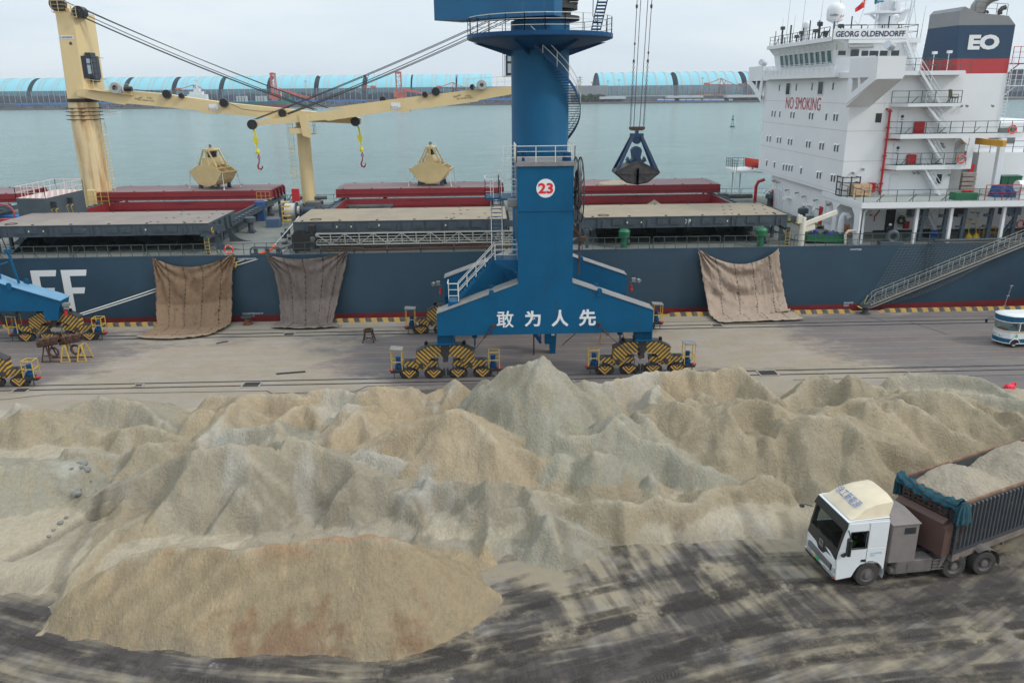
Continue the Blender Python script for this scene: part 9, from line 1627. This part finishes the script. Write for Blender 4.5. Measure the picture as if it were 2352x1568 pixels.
# ================================================================== the far shore
def far():
 YS = 1290.
 LAND = M('far_land', (.16, .14, .13), .95, var=.2, vs=.01); tag(MB().box(-6000, 6000, YS, 9000, -4.5, -1.2).build('far_shore', LAND), kind='structure')
 SH = M('shed_cyan', (.20, .50, .58), .45, var=.05, vs=.02); RB = M('shed_rib', (.42, .42, .40), .6); DKI = M('shed_inside', (.02, .035, .07), .8)
 zt = at(600, 175, Y=1450)[2]
 def shed(x0, x1, n, dbl, lab, grp, i0):
  t = thing('storage_shed', ((x0+x1)/2, 1450, -1), lab, 'shed', grp); A = np.linspace(0, math.pi, 25); arc = [(1450-52*math.cos(a), -1+(zt+1)*math.sin(a)**.9) for a in A]
  b = MB(); b.grid([[(x0, y, z) for y, z in arc], [(x1, y, z) for y, z in arc]]); b.build('vault', SH, t, smooth=True)
  b = MB(); [b.add([(x, 1450-50*math.cos(a), -1+(zt-1)*math.sin(a)**.9) for a in A], [tuple(range(25))]) for x in (x0+2.5, x1-2.5)]; b.grid([[(x0-1, y, z) for y, z in arc], [(x0-.2, 1450+(y-1450)*.97, -1+(z+1)*.97) for y, z in arc]]); b.build('end_opening', DKI, t)
  for k in range(n):
   xc = x0+(x1-x0)*(k+.5)/n
   for dx in ((-3.4, 3.4) if dbl else (0,)): b = MB(); q = .7 if dbl else 1.3; b.grid([[(xc+dx+s*q, 1450+(y-1450)*1.006, z*1.006+.3) for y, z in arc] for s in (-1, 1)]); b.build('roof_rib', RB, t)
 tx = [-30, 94, 202, 309, 417, 523, 630, 736, 844, 948, 1049, 1131]; X = [at(x, 176, Y=1450)[0] for x in tx]
 nm = ['at the far left edge', 'second', 'third', 'fourth', 'fifth', 'sixth', 'seventh', 'eighth', 'ninth', 'tenth', 'last, rightmost']
 for i in range(11): shed(X[i]+(4 if i < 9 else 2), X[i+1]-(4 if i < 8 else 1), 3 if i < 10 else 2, True, 'pale cyan arched shed, %s in the left row' % (nm[i] if i == 0 else nm[i]+' from the left') if i < 10 else 'pale cyan arched shed rightmost in the row, close to the blue tower', 'arched sheds across the water', i)
 tx = [1362, 1538, 1692, 1850, 2010, 2170, 2330, 2500]; X = [at(x, 170, Y=1450)[0] for x in tx]; nr = ['first right of the blue tower', 'between the grab ropes and the ship house', 'partly hidden behind the bridge wing', 'x', 'x', 'x', 'at the right edge behind the funnel']
 for i in (0, 1, 2, 5, 6):
  if i == 5: continue
  shed(X[i]+6, X[i+1]-3, 7, False, 'bright cyan arched shed '+nr[i], 'arched sheds across the water', i)
 def fence(px0, px1, py, nmm, lab, mt, solid=False):
  a, c = at(px0, py, Y=1375), at(px1, py, Y=1375); zt_ = a[2]; t = thing(nmm, ((a[0]+c[0])/2, 1375, -1), lab, 'fence'); b = MB(); b.box(a[0], c[0], 1375, 1375.3, 8, zt_); b.build('fence_screen', mt, t)
  b = MB(); n = int((c[0]-a[0])/9); [b.box(a[0]+9*k, a[0]+9*k+.7, 1374, 1374.8, -1, zt_+.3) for k in range(n)]; b.build('fence_posts', M('post_grey', (.25, .28, .32)), t)
 def see(name, col, al):
  m = bpy.data.materials.new(name); m.use_nodes = True; t = m.node_tree; L = t.links.new; b = t.nodes['Principled BSDF']; b.inputs['Base Color'].default_value = (*col, 1); b.inputs['Roughness'].default_value = .8; tr = nd(t, 'ShaderNodeBsdfTransparent'); mx = nd(t, 'ShaderNodeMixShader'); n = nd(t, 'ShaderNodeTexNoise'); n.inputs['Scale'].default_value = .08; r = nd(t, 'ShaderNodeMapRange'); r.inputs[3].default_value = al-.12; r.inputs[4].default_value = al+.12; L(n.outputs[0], r.inputs[0]); L(r.outputs[0], mx.inputs[0]); L(tr.outputs[0], mx.inputs[1]); L(b.outputs[0], mx.inputs[2]); L(mx.outputs[0], t.nodes['Material Output'].inputs[0]); return m
 fence(-60, 1180, 211, 'wind_fence', 'long translucent wind fence in front of the coal, left of the blue tower', see('fence_net', (.05, .08, .12), .55))
 fence(1395, 2450, 197.5, 'wind_fence', 'long translucent wind fence right of the blue tower', see('fence_net_grey', (.16, .19, .22), .6)); a, c = at(1305, 197.5, Y=1375), at(1395, 197.5, Y=1375); tag(place(MB().box(a[0], c[0], 1374, 1376, -1, a[2]).build('grey_wall', M('grey_cladding', (.22, .24, .26))), (a[0], 1375, -1)), 'solid grey cladding wall between the blue tower and the grab ropes', 'wall')
 rs = random.Random(5)
 def ridge(x0, x1, h, y, seed, amp, st=6, w_=16):
  b = MB(); P = []; xs = np.arange(x0, x1, st)
  for q, zz in ((-w_, -1), (-w_*.55, .55), (0, 1), (w_*.7, .5), (w_, -1)): P.append([(x, y+q, -1 if zz < 0 else (h+amp*(mnoise.noise(Vector((x/26, seed, 0)))+.5*abs(math.sin(x/14+seed))))*zz) for x in xs])
  b.grid(P); return b
 a, c = at(-60, 219, Y=1388), at(1180, 219, Y=1388); tag(ridge(a[0], c[0], a[2]-4, 1388, 1, 4).build('coal_heaps', M('coal_black', (.035, .035, .04), .9, var=.4, vs=.05), smooth=True), 'long dark coal heaps behind the far wind fence', 'coal', kind='stuff')
 OB = M('ore_brown', (.16, .10, .085), .9, var=.3, vs=.05)
 for px, h_, w_, lab in ((1610, 212, 30, 'low brown ore heap behind the grab ropes'), (1645, 211, 24, 'taller brown ore heap beside the ship house')):
  p = at(px+3, h_, Y=1392); b = MB(); b.lathe([(w_*1.9, -1), (w_*.9, p[2]*.55), (w_*.3, p[2]), (.1, p[2]+.5)], (p[0], 1392, 0), 18); tag(place(b.build('ore_heap', OB), (p[0], 1392, -1)), lab, 'ore heap', 'brown ore heaps on the far shore')
 BC = M('conveyor_blue', (.03, .16, .42), .5); b = MB(); a, c = at(-60, 234, Y=1330), at(1230, 226, Y=1330); z1 = at(300, 234.5, Y=1330)[2]; z0 = at(300, 239, Y=1330)[2]; b.box(a[0], c[0], 1328, 1334, z0, z1); t = thing('conveyor_gallery', (0, 1330, -1), 'long blue conveyor gallery along the far shore', 'conveyor'); b.build('gallery', BC, t); b = MB(); [b.box(x, x+1.2, 1329, 1333, -1, z0) for x in np.arange(a[0], c[0], 14)]; b.build('gallery_legs', M('post_grey', (.25, .28, .32)), t)
 b = MB(); x = a[0]
 while x < c[0]: h_ = rs.uniform(1.5, 6); l = rs.uniform(4, 22); b.box(x, x+l, 1306+rs.random()*8, 1322, -1, h_); x += l+rs.uniform(1, 9)
 tag(b.build('shore_works', M('works_dark', (.07, .09, .12), .8, var=.6, vs=.08)), 'low dark works and stores lining the far shore below the conveyor', 'works', kind='stuff')
 tag(MB().box(-1500, 1500, 1286, 1290, -4.5, -.6).build('far_quay_wall', M('far_quay', (.11, .11, .11), .9)), kind='structure')
 f5 = lambda x, y, Y=1330: at((2300+x/2.94)/1.7415, (260+y/2.94)/1.7415, Y=Y)
 for i, (x0_, x1_, y0_, y1_, lab) in enumerate(((290, 590, 375, 400, 'long white-roofed store on the far shore right of the blue tower'), (1780, 2300, 357, 380, 'long white-roofed store on the far shore beside the ship house'), (1080, 1500, 365, 385, 'grey open-sided store in the middle of the far right shore'))):
  p, q = f5(x0_, y0_), f5(x1_, y1_); t = thing('far_store', ((p[0]+q[0])/2, 1330, -1), lab, 'store', 'long stores on the far shore'); b = MB(); b.box(p[0], q[0], 1325, 1345, q[2], p[2]); b.build('roof', M('store_roof', (.45, .48, .5)), t); b = MB(); b.box(p[0], q[0], 1340, 1344, -1, q[2]); [b.box(x, x+.8, 1326, 1327, -1, q[2]) for x in np.arange(p[0], q[0], 12)]; b.build('wall', M('works_dark', (.07, .09, .12)), t)
 b = MB(); a, c = f5(600, 375), f5(2352, 375); b.box(a[0], c[0], 1345, 1350, -1, a[2]); tag(place(b.build('dark_gallery', M('gallery_dark', (.10, .11, .13), .8, var=.5, vs=.05)), (a[0], 1347, -1)), 'dark covered gallery running behind the wagons on the far right shore', 'gallery')
 for i, (x0_, x1_) in enumerate(((970, 1048), (1058, 1168), (1228, 1300), (1312, 1385), (1397, 1475), (1508, 1580), (1593, 1665), (1678, 1752), (1812, 1852))):
  p, q = f5(x0_, 402, 1312), f5(x1_, 428, 1312); t = thing('rail_wagon', ((p[0]+q[0])/2, 1312, -1), 'blue and white rail wagon on the far shore, %s from the left' % 'first second third fourth fifth sixth seventh eighth ninth'.split()[i], 'wagon', 'rail wagons on the far shore'); b = MB(); b.box(p[0], q[0], 1311, 1314, q[2], (p[2]+q[2])/2); b.build('wagon_body', BC, t); b = MB(); b.box(p[0], q[0], 1311.2, 1313.8, (p[2]+q[2])/2, p[2]); b.build('wagon_top', M('store_roof', (.45, .48, .5)), t)
 b = MB(); rs2 = np.random.RandomState(3); a, c = f5(-40, 350, 1340), f5(350, 350, 1340)
 for k in range(2600):
  x = a[0]+(c[0]-a[0])*rs2.rand(); top = (a[2]+1)*(.75+.35*mnoise.noise(Vector((x/7, 0, 0)))+.12); z = -1+top*rs2.rand()**.6; y = 1338+8*rs2.rand(); s = 1.1+rs2.rand(); n = rs2.randn(3); n /= np.linalg.norm(n); u = np.cross(n, [0, 0, 1.01]); u /= np.linalg.norm(u); v = np.cross(n, u); c0 = np.array([x, y, z]); b.quad(c0-u*s-v*s, c0+u*s-v*s*.6, c0+u*s*.7+v*s, c0-u*s*.8+v*s)
 tag(b.build('shore_trees', M('far_foliage', (.045, .09, .045), .9, var=.4, vs=.2)), 'belt of dark green shrubs and trees on the far shore right of the tower', 'trees', kind='stuff')
 def pylon(px, pyt, lab, w_=5, nm='pylon'):
  p = at(px, pyt, Y=1600 if nm == 'pylon' else 1365); Y = 1600 if nm == 'pylon' else 1365; b = MB(); H_ = p[2]+1; x = p[0]
  if nm == 'pylon':
   for s in (-1, 1): b.bar((x+s*w_, Y, -1), (x+s*.8, Y, -1+H_), .8)
   for k in range(7): z0 = -1+H_*k/7; z1 = -1+H_*(k+1)/7; w0 = w_-(w_-.8)*k/7; w1 = w_-(w_-.8)*(k+1)/7; b.bar((x-w0, Y, z0), (x+w1, Y, z1), .5); b.bar((x+w0, Y, z0), (x-w1, Y, z1), .5)
   for q in (.75, .85, .95): b.bar((x-6, Y, -1+H_*q), (x+6, Y, -1+H_*q), .7)
  else: b.tube((x, Y, -1), (x, Y, -1+H_), .45, 8, .25); b.lathe([(.001, -1), (2.2, -.8), (2.2, .2), (.001, .6)], (x, Y, -1+H_), 10)
  tag(place(b.build('pylon' if nm == 'pylon' else 'lamp_mast', M('post_grey', (.25, .28, .32))), (x, Y, -1)), lab, nm.replace('_', ' '))
 pylon((2300+58/2.94)/1.7415, (260+135/2.94)/1.7415, 'lattice power pylon behind the grey wall right of the blue tower')
 for x_, y_, lab in ((202, 205, 'lamp mast in front of the dark shed end'), (387, 190, 'left of two lamp masts before the first bright shed'), (517, 178, 'right of two lamp masts before the first bright shed'), (1502, 155, 'tall lamp mast beside the red reclaimer near the ship house')): pylon((2300+x_/2.94)/1.7415, (260+y_/2.94)/1.7415, lab, nm='lamp_mast')
 for x_, y_, lab in ((948, 190, 'lamp mast between the two red ship loaders'), (1850, 120, 'x')):
  if lab != 'x': pylon((900+x_/2.94)/1.7415, (260+y_/2.94)/1.7415, lab, nm='lamp_mast')
 RM = M('machine_red', (.50, .10, .07), .6, var=.15, vs=.1)
 def tower(f, x0, x1, y0, y1, bx0, by0, bx1, by1, lab):
  Y = 1345; t = None; a, c = f(x0, y0, Y), f(x1, y1, Y); t = thing('ship_loader', ((a[0]+c[0])/2, Y, -1), lab, 'ship loader', 'red loaders and reclaimers on the far shore'); b = MB(); H0, H1 = -1, a[2]
  for x in (a[0], c[0]):
   for y in (Y, Y+8): b.bar((x, y, H0), (x, y, H1), 1.3)
  n = 7
  for k in range(n): z0 = H0+(H1-H0)*k/n; z1 = H0+(H1-H0)*(k+1)/n; b.bar((a[0], Y, z1), (c[0], Y, z1), .9); b.bar((a[0] if k % 2 else c[0], Y, z0), (c[0] if k % 2 else a[0], Y, z1), .6)
  b.box(a[0]-1, c[0]+1, Y, Y+8, H1-3, H1); b.build('tower_frame', RM, t); b = MB(); zm = H1*.36; b.box(a[0]-4, c[0]+7, Y-3, Y+9, zm-8, zm); b.box(a[0], c[0]+3, Y-5, Y+9, zm-14, zm-8); b.build('machine_house', RM, t); b = MB(); p, q = f(bx0, by0, Y-6), f(bx1, by1, Y-6); b.bar(p, q, 2.2, 3.2); b.bar(np.array(p)+(0, 0, 3), q, .7); b.build('boom', RM, t)
 q5f = lambda x, y, Y: at(*q5(x, y), Y=Y)
 tower(q5f, 528, 603, 95, 400, 620, 290, 1050, 405, 'tall red ship loader tower with boom above the green ship'); tower(q5f, 2003, 2077, 82, 395, 2090, 288, 2400, 350, 'second tall red ship loader tower near the right jib')
 def recl(f, pts, lab, base):
  Y = 1380 if base else 1350; P = [f(x, y, Y) for x, y in pts]; t = thing('reclaimer', (P[0][0], Y, -1), lab, 'reclaimer', 'red loaders and reclaimers on the far shore'); b = MB(); tip, apex, k2, end = P; b.bar(tip, end, 1.6); b.bar(tip, apex, 1.1); b.bar(apex, k2, 1.); b.bar(k2, end, 1.); m1 = tip+(end-tip)*.45; m2 = tip+(end-tip)*.62; b.bar(apex, m1, 1.1); b.bar(apex, m2, 1.1); b.bar(k2, m2, 1.); b.build('boom', RM, t); b = MB(); b.box(tip[0]-4, tip[0]+4, Y-2, Y+4, tip[2]-2, tip[2]+3); b.build('counterweight', RM, t); b = MB(); b.prism([(m1[0]-5, -1), (m2[0]+5, -1), (m2[0], m2[2]), (m1[0], m1[2])], 'y', Y, Y+6); b.build('gantry', RM, t)
 c1f = lambda x, y, Y: at(*c1(x, y), Y=Y); c21f = lambda x, y, Y: at(746.5+x/2.9257, y/2.9257, Y=Y); f5f = lambda x, y, Y: at((2300+x/2.94)/1.7415, (260+y/2.94)/1.7415, Y=Y)
 recl(c1f, ((1195, 605), (1300, 572), (1345, 590), (1430, 635)), 'red reclaimer boom left of the green ship', True); recl(c21f, ((765, 590), (860, 555), (885, 570), (965, 600)), 'red reclaimer boom above the right jib', True); recl(c21f, ((325, 590), (265, 572), (250, 580), (235, 610)), 'small red reclaimer before the eighth shed', True)
 recl(f5f, ((1550, 232), (1718, 158), (1770, 185), (1885, 235)), 'red reclaimer beside the ship house, right of the lamp mast', True); recl(f5f, ((1950, 240), (2085, 172), (2120, 190), (2180, 235)), 'red reclaimer partly hidden by the bridge wing', True)
 Y = 1220; a, c = at(*q5(-220, 430), Y=Y), at(*q5(790, 395), Y=Y); zw = -3.5; t = thing('coaster_ship', ((a[0]+c[0])/2, Y, zw), 'green and red cargo ship moored at the far shore behind the jibs', 'cargo ship'); z1 = at(*q5(300, 432), Y=Y)[2]
 xs = [a[0], a[0]+8, c[0]-22, c[0]-8, c[0]]; hz_ = [z1+2, z1, z1, z1+4, z1+6]; wd = [6, 9, 9, 5, .4]; zr = at(*q5(300, 468), Y=Y)[2]
 b = MB(); b.grid([[(x, Y-w_*.9, zr) for x, w_ in zip(xs, wd)], [(x, Y-w_, h_) for x, w_, h_ in zip(xs, wd, hz_)]]); b.grid([[(x, Y-w_, h_) for x, w_, h_ in zip(xs, wd, hz_)], [(x, Y+w_, h_-.3) for x, w_, h_ in zip(xs, wd, hz_)]]); b.build('hull', M('far_green', (.01, .14, .12), .6), t); b = MB(); b.grid([[(x-(6 if i == 4 else 0), Y-w_*.8, zw) for i, (x, w_) in enumerate(zip(xs, wd))], [(x, Y-w_*.9, zr) for x, w_ in zip(xs, wd)]]); b.build('boot_topping', M('far_red', (.22, .03, .05), .6), t)
 p = at(*c1(1330, 650), Y=Y); b = MB(); b.box(p[0]-13, p[0]+13, Y-6, Y+6, z1, p[2]+3); b.box(p[0]-10, p[0]+8, Y-5, Y+5, p[2]+3, p[2]+7); b.box(p[0]-4, p[0]+4, Y-4, Y+4, p[2]+7, p[2]+11); b.tube((p[0], Y, p[2]+11), (p[0], Y, p[2]+27), .8, 6); b.bar((p[0]-4, Y, p[2]+22), (p[0]+4, Y, p[2]+22), .8); b.build('wheelhouse', M('far_white', (.6, .62, .62)), t)
 for x_ in (200, 425): q = at(*q5(x_, 400), Y=Y); b = MB(); [b.box(q[0]+d-1.4, q[0]+d+1.4, Y-3, Y+3, z1, q[2]+4) for d in (-6, -2, 2, 6)]; b.build('hatch_boards', M('far_grey', (.38, .4, .42)), t)
 q = at(*q5(660, 330), Y=Y); b = MB(); b.bar((q[0], Y, z1), (q[0], Y, q[2]+3), .8); b.build('foremast', M('far_white', (.6, .62, .62)), t)
 for px, py, s, lab in ((742/2.9257, 768/2.9257, 1., 'small white work boat on the water right of the cream pedestal'), (685/2.9257, 768/2.9257, -.75, 'small dark-topped boat half hidden by the cream pedestal')):
  p = at(px, py, Z=-3.5); k = abs(s)*1.0; t = thing('work_boat', tuple(p), lab, 'boat', 'small boats on the water', local=True); L_ = 12*k
  b = MB(); b.grid([[(-L_, -2, 0), (L_*.7, -2, 0), (L_, 0, .6)], [(-L_, -2.6, 1.6), (L_*.75, -2.6, 2.6), (L_*1.15, 0, 3.6)], [(-L_, 2.6, 1.6), (L_*.75, 2.6, 2.6), (L_*1.15, 0, 3.6)]]); b.build('hull', M('far_white', (.6, .62, .62)), t); b = MB(); b.box(-L_*.6, L_*.1, -1.8, 1.8, 1.6, 4.6*k); [b.lathe([(.3, 2.6), (1, 3.2), (.3, 3.9)], (L_*.2+1.8*i, -1.5, 0), 8) for i in range(5)]; b.bar((-L_*.1, 0, 4), (-L_*.1, 0, 12*k), .3); b.build('wheelhouse', M('boat_dark', (.04, .06, .12)) if s < 0 else M('boat_top', (.3, .32, .33)), t)
 p = at(1682, 292, Z=-3.5); t = thing('navigation_buoy', tuple(p), 'dark green lattice navigation buoy floating beside the ship house', 'buoy', local=True); t.scale = (.62,)*3; G = M('buoy_green', (.01, .10, .08), .5); b = MB(); b.lathe([(2.2, -.5), (2.4, .3), (2.4, 1.2), (.001, 1.3)], (0, 0, 0), 18); b.build('float', G, t)
 b = MB(); [b.bar((1.8*math.cos(a), 1.8*math.sin(a), 1.2), (.7*math.cos(a), .7*math.sin(a), 6.5), .22) for a in (.5, 2.07, 3.64, 5.2)]; [b.torus((0, 0, z), r, .12, 'z', 12, 5) for z, r in ((3, 1.45), (4.8, 1.1), (6.5, 1.3))]; b.build('lattice', G, t); b = MB(); b.lathe([(1.2, 6.5), (1.3, 7.6), (.5, 8)], (0, 0, 0), 12); b.lathe([(.4, 8), (.4, 9), (.1, 9.2), (.9, 9.3), (.001, 12)], (0, 0, 0), 12); b.build('lantern', G, t)
far()
# ================================================================== sea air
hm = bpy.data.materials.new('haze'); hm.use_nodes = True; t = hm.node_tree; t.nodes.clear(); o = nd(t, 'ShaderNodeOutputMaterial'); v = nd(t, 'ShaderNodeVolumePrincipled'); v.inputs['Color'].default_value = (.95, .98, 1, 1); v.inputs['Density'].default_value = .00009; v.inputs['Anisotropy'].default_value = 0; t.links.new(v.outputs[0], o.inputs['Volume'])
tag(MB().box(-6500, 6500, -1600, 9500, -9.5, 75).build('haze', hm), 'thin sea haze over the whole harbour', 'haze', kind='stuff')
# ================================================================== tyre tracks pressed into the yard
def tracks():
 m = bpy.data.materials.new('tyre_track'); m.use_nodes = True; t = m.node_tree; t.nodes.clear(); L = t.links.new
 o = nd(t, 'ShaderNodeOutputMaterial'); b = nd(t, 'ShaderNodeBsdfPrincipled'); b.inputs['Roughness'].default_value = .9; tr = nd(t, 'ShaderNodeBsdfTransparent'); mx = nd(t, 'ShaderNodeMixShader'); L(tr.outputs[0], mx.inputs[1]); L(b.outputs[0], mx.inputs[2]); L(mx.outputs[0], o.inputs[0])
 at_ = nd(t, 'ShaderNodeVertexColor', layer_name='tread'); sp = nd(t, 'ShaderNodeSeparateColor'); L(at_.outputs[0], sp.inputs[0])
 def op(k, a, c):
  q = nd(t, 'ShaderNodeMath', operation=k)
  for i, v in enumerate((a, c)):
   if isinstance(v, (int, float)): q.inputs[i].default_value = v
   else: L(v, q.inputs[i])
  return q.outputs[0]
 u, v, rnd_ = sp.outputs[0], sp.outputs[1], sp.outputs[2]; au = op('ABSOLUTE', u, 0)
 rib = op('FRACT', op('ADD', op('MULTIPLY', v, 6.5), op('MULTIPLY', au, .9)), 0); rg = op('GREATER_THAN', rib, .45)
 tc = nd(t, 'ShaderNodeTexCoord'); n = nd(t, 'ShaderNodeTexNoise'); n.inputs['Scale'].default_value = .55; n.inputs['Detail'].default_value = 9; n.inputs['Roughness'].default_value = .75; L(tc.outputs['Object'], n.inputs['Vector'])
 c = nd(t, 'ShaderNodeMix', data_type='RGBA'); L(rg, c.inputs[0]); c.inputs[6].default_value = (.03, .026, .025, 1); c.inputs[7].default_value = (.07, .058, .05, 1); L(c.outputs[2], b.inputs['Base Color'])
 e = op('SUBTRACT', 1, op('POWER', au, 6)); r = nd(t, 'ShaderNodeMapRange'); r.inputs[1].default_value = .42; r.inputs[2].default_value = .6; L(n.outputs[0], r.inputs[0]); L(op('MULTIPLY', op('MULTIPLY', e, r.outputs[0]), rnd_), mx.inputs[0])
 bp = nd(t, 'ShaderNodeBump'); bp.inputs['Strength'].default_value = .8; bp.inputs['Distance'].default_value = .04; L(rib, bp.inputs['Height']); L(bp.outputs[0], b.inputs['Normal'])
 rs = random.Random(4); lanes = [([(-60, 1425), (200, 1490), (500, 1540), (900, 1590), (1200, 1640)], 4, 2.6), ([(850, 1620), (1150, 1545), (1450, 1465), (1750, 1395), (2050, 1370), (2420, 1300)], 6, 2.6), ([(1150, 1640), (1500, 1510), (1850, 1440), (2420, 1390)], 4, 3.), ([(1600, 1640), (1900, 1530), (2420, 1470)], 3, 2.5), ([(1000, 1500), (1150, 1430), (1300, 1370)], 3, 1.2),
   ([(1290, 1240), (1320, 1330), (1360, 1420)], 1, 0), ([(1410, 1225), (1440, 1310), (1490, 1400)], 1, 0), ([(1560, 1225), (1590, 1310), (1640, 1400)], 1, .3), ([(1600, 1245), (1640, 1330), (1680, 1390)], 1, .2), ([(1700, 1200), (1730, 1270), (1790, 1340)], 1, .2), ([(0, 1330), (120, 1260), (260, 1180)], 2, .6), ([(1500, 1480), (1620, 1440), (1850, 1350)], 2, .8)]
 k = 0
 for pts, cnt, sp_ in lanes:
  P = [Vector(at(x, y, Z=0)) for x, y in pts]
  for c_ in range(cnt):
   off = rs.uniform(-sp_, sp_); tw = rs.uniform(-.6, .6)*(sp_ > .5)
   for s in ((-1, 1) if cnt > 1 else (0,)):
    Q = []; n_ = 16
    for i in range(len(P)-1):
     p0, p1, p2, p3 = P[max(i-1, 0)], P[i], P[i+1], P[min(i+2, len(P)-1)]
     for j in range(n_): f = j/n_; Q.append(.5*((2*p1)+(p2-p0)*f+(2*p0-5*p1+4*p2-p3)*f*f+(3*p1-p0-3*p2+p3)*f**3))
    Q.append(P[-1]); V = []; C = []; d = 0; W = rs.uniform(.16, .3) if cnt > 1 else .42; al = rs.uniform(.35, .85); z = .006+.0012*k; k += 1
    for i, q in enumerate(Q):
     tg = (Q[min(i+1, len(Q)-1)]-Q[max(i-1, 0)]).normalized(); nn = Vector((-tg.y, tg.x, 0)); c0 = q+nn*(s*1.0+off+tw*(i/len(Q)-.5)*2); d += (Q[i]-Q[i-1]).length if i else 0; fade = min(1, i/5, (len(Q)-1-i)/5)
     for a in (-1, -.5, 0, .5, 1): V.append(tuple(c0+nn*(a*W)+Vector((0, 0, z)))); C += [a, d, al*fade, 1]
    F = [(i*5+j, i*5+j+1, i*5+j+6, i*5+j+5) for i in range(len(Q)-1) for j in range(4)]; me = bpy.data.meshes.new('tyre_track'); me.from_pydata(V, [], F); ca = me.color_attributes.new('tread', 'FLOAT_COLOR', 'POINT'); ca.data.foreach_set('color', C); me.materials.append(m); o_ = bpy.data.objects.new('tyre_track', me); COL.objects.link(o_); tag(o_, kind='structure')
tracks()
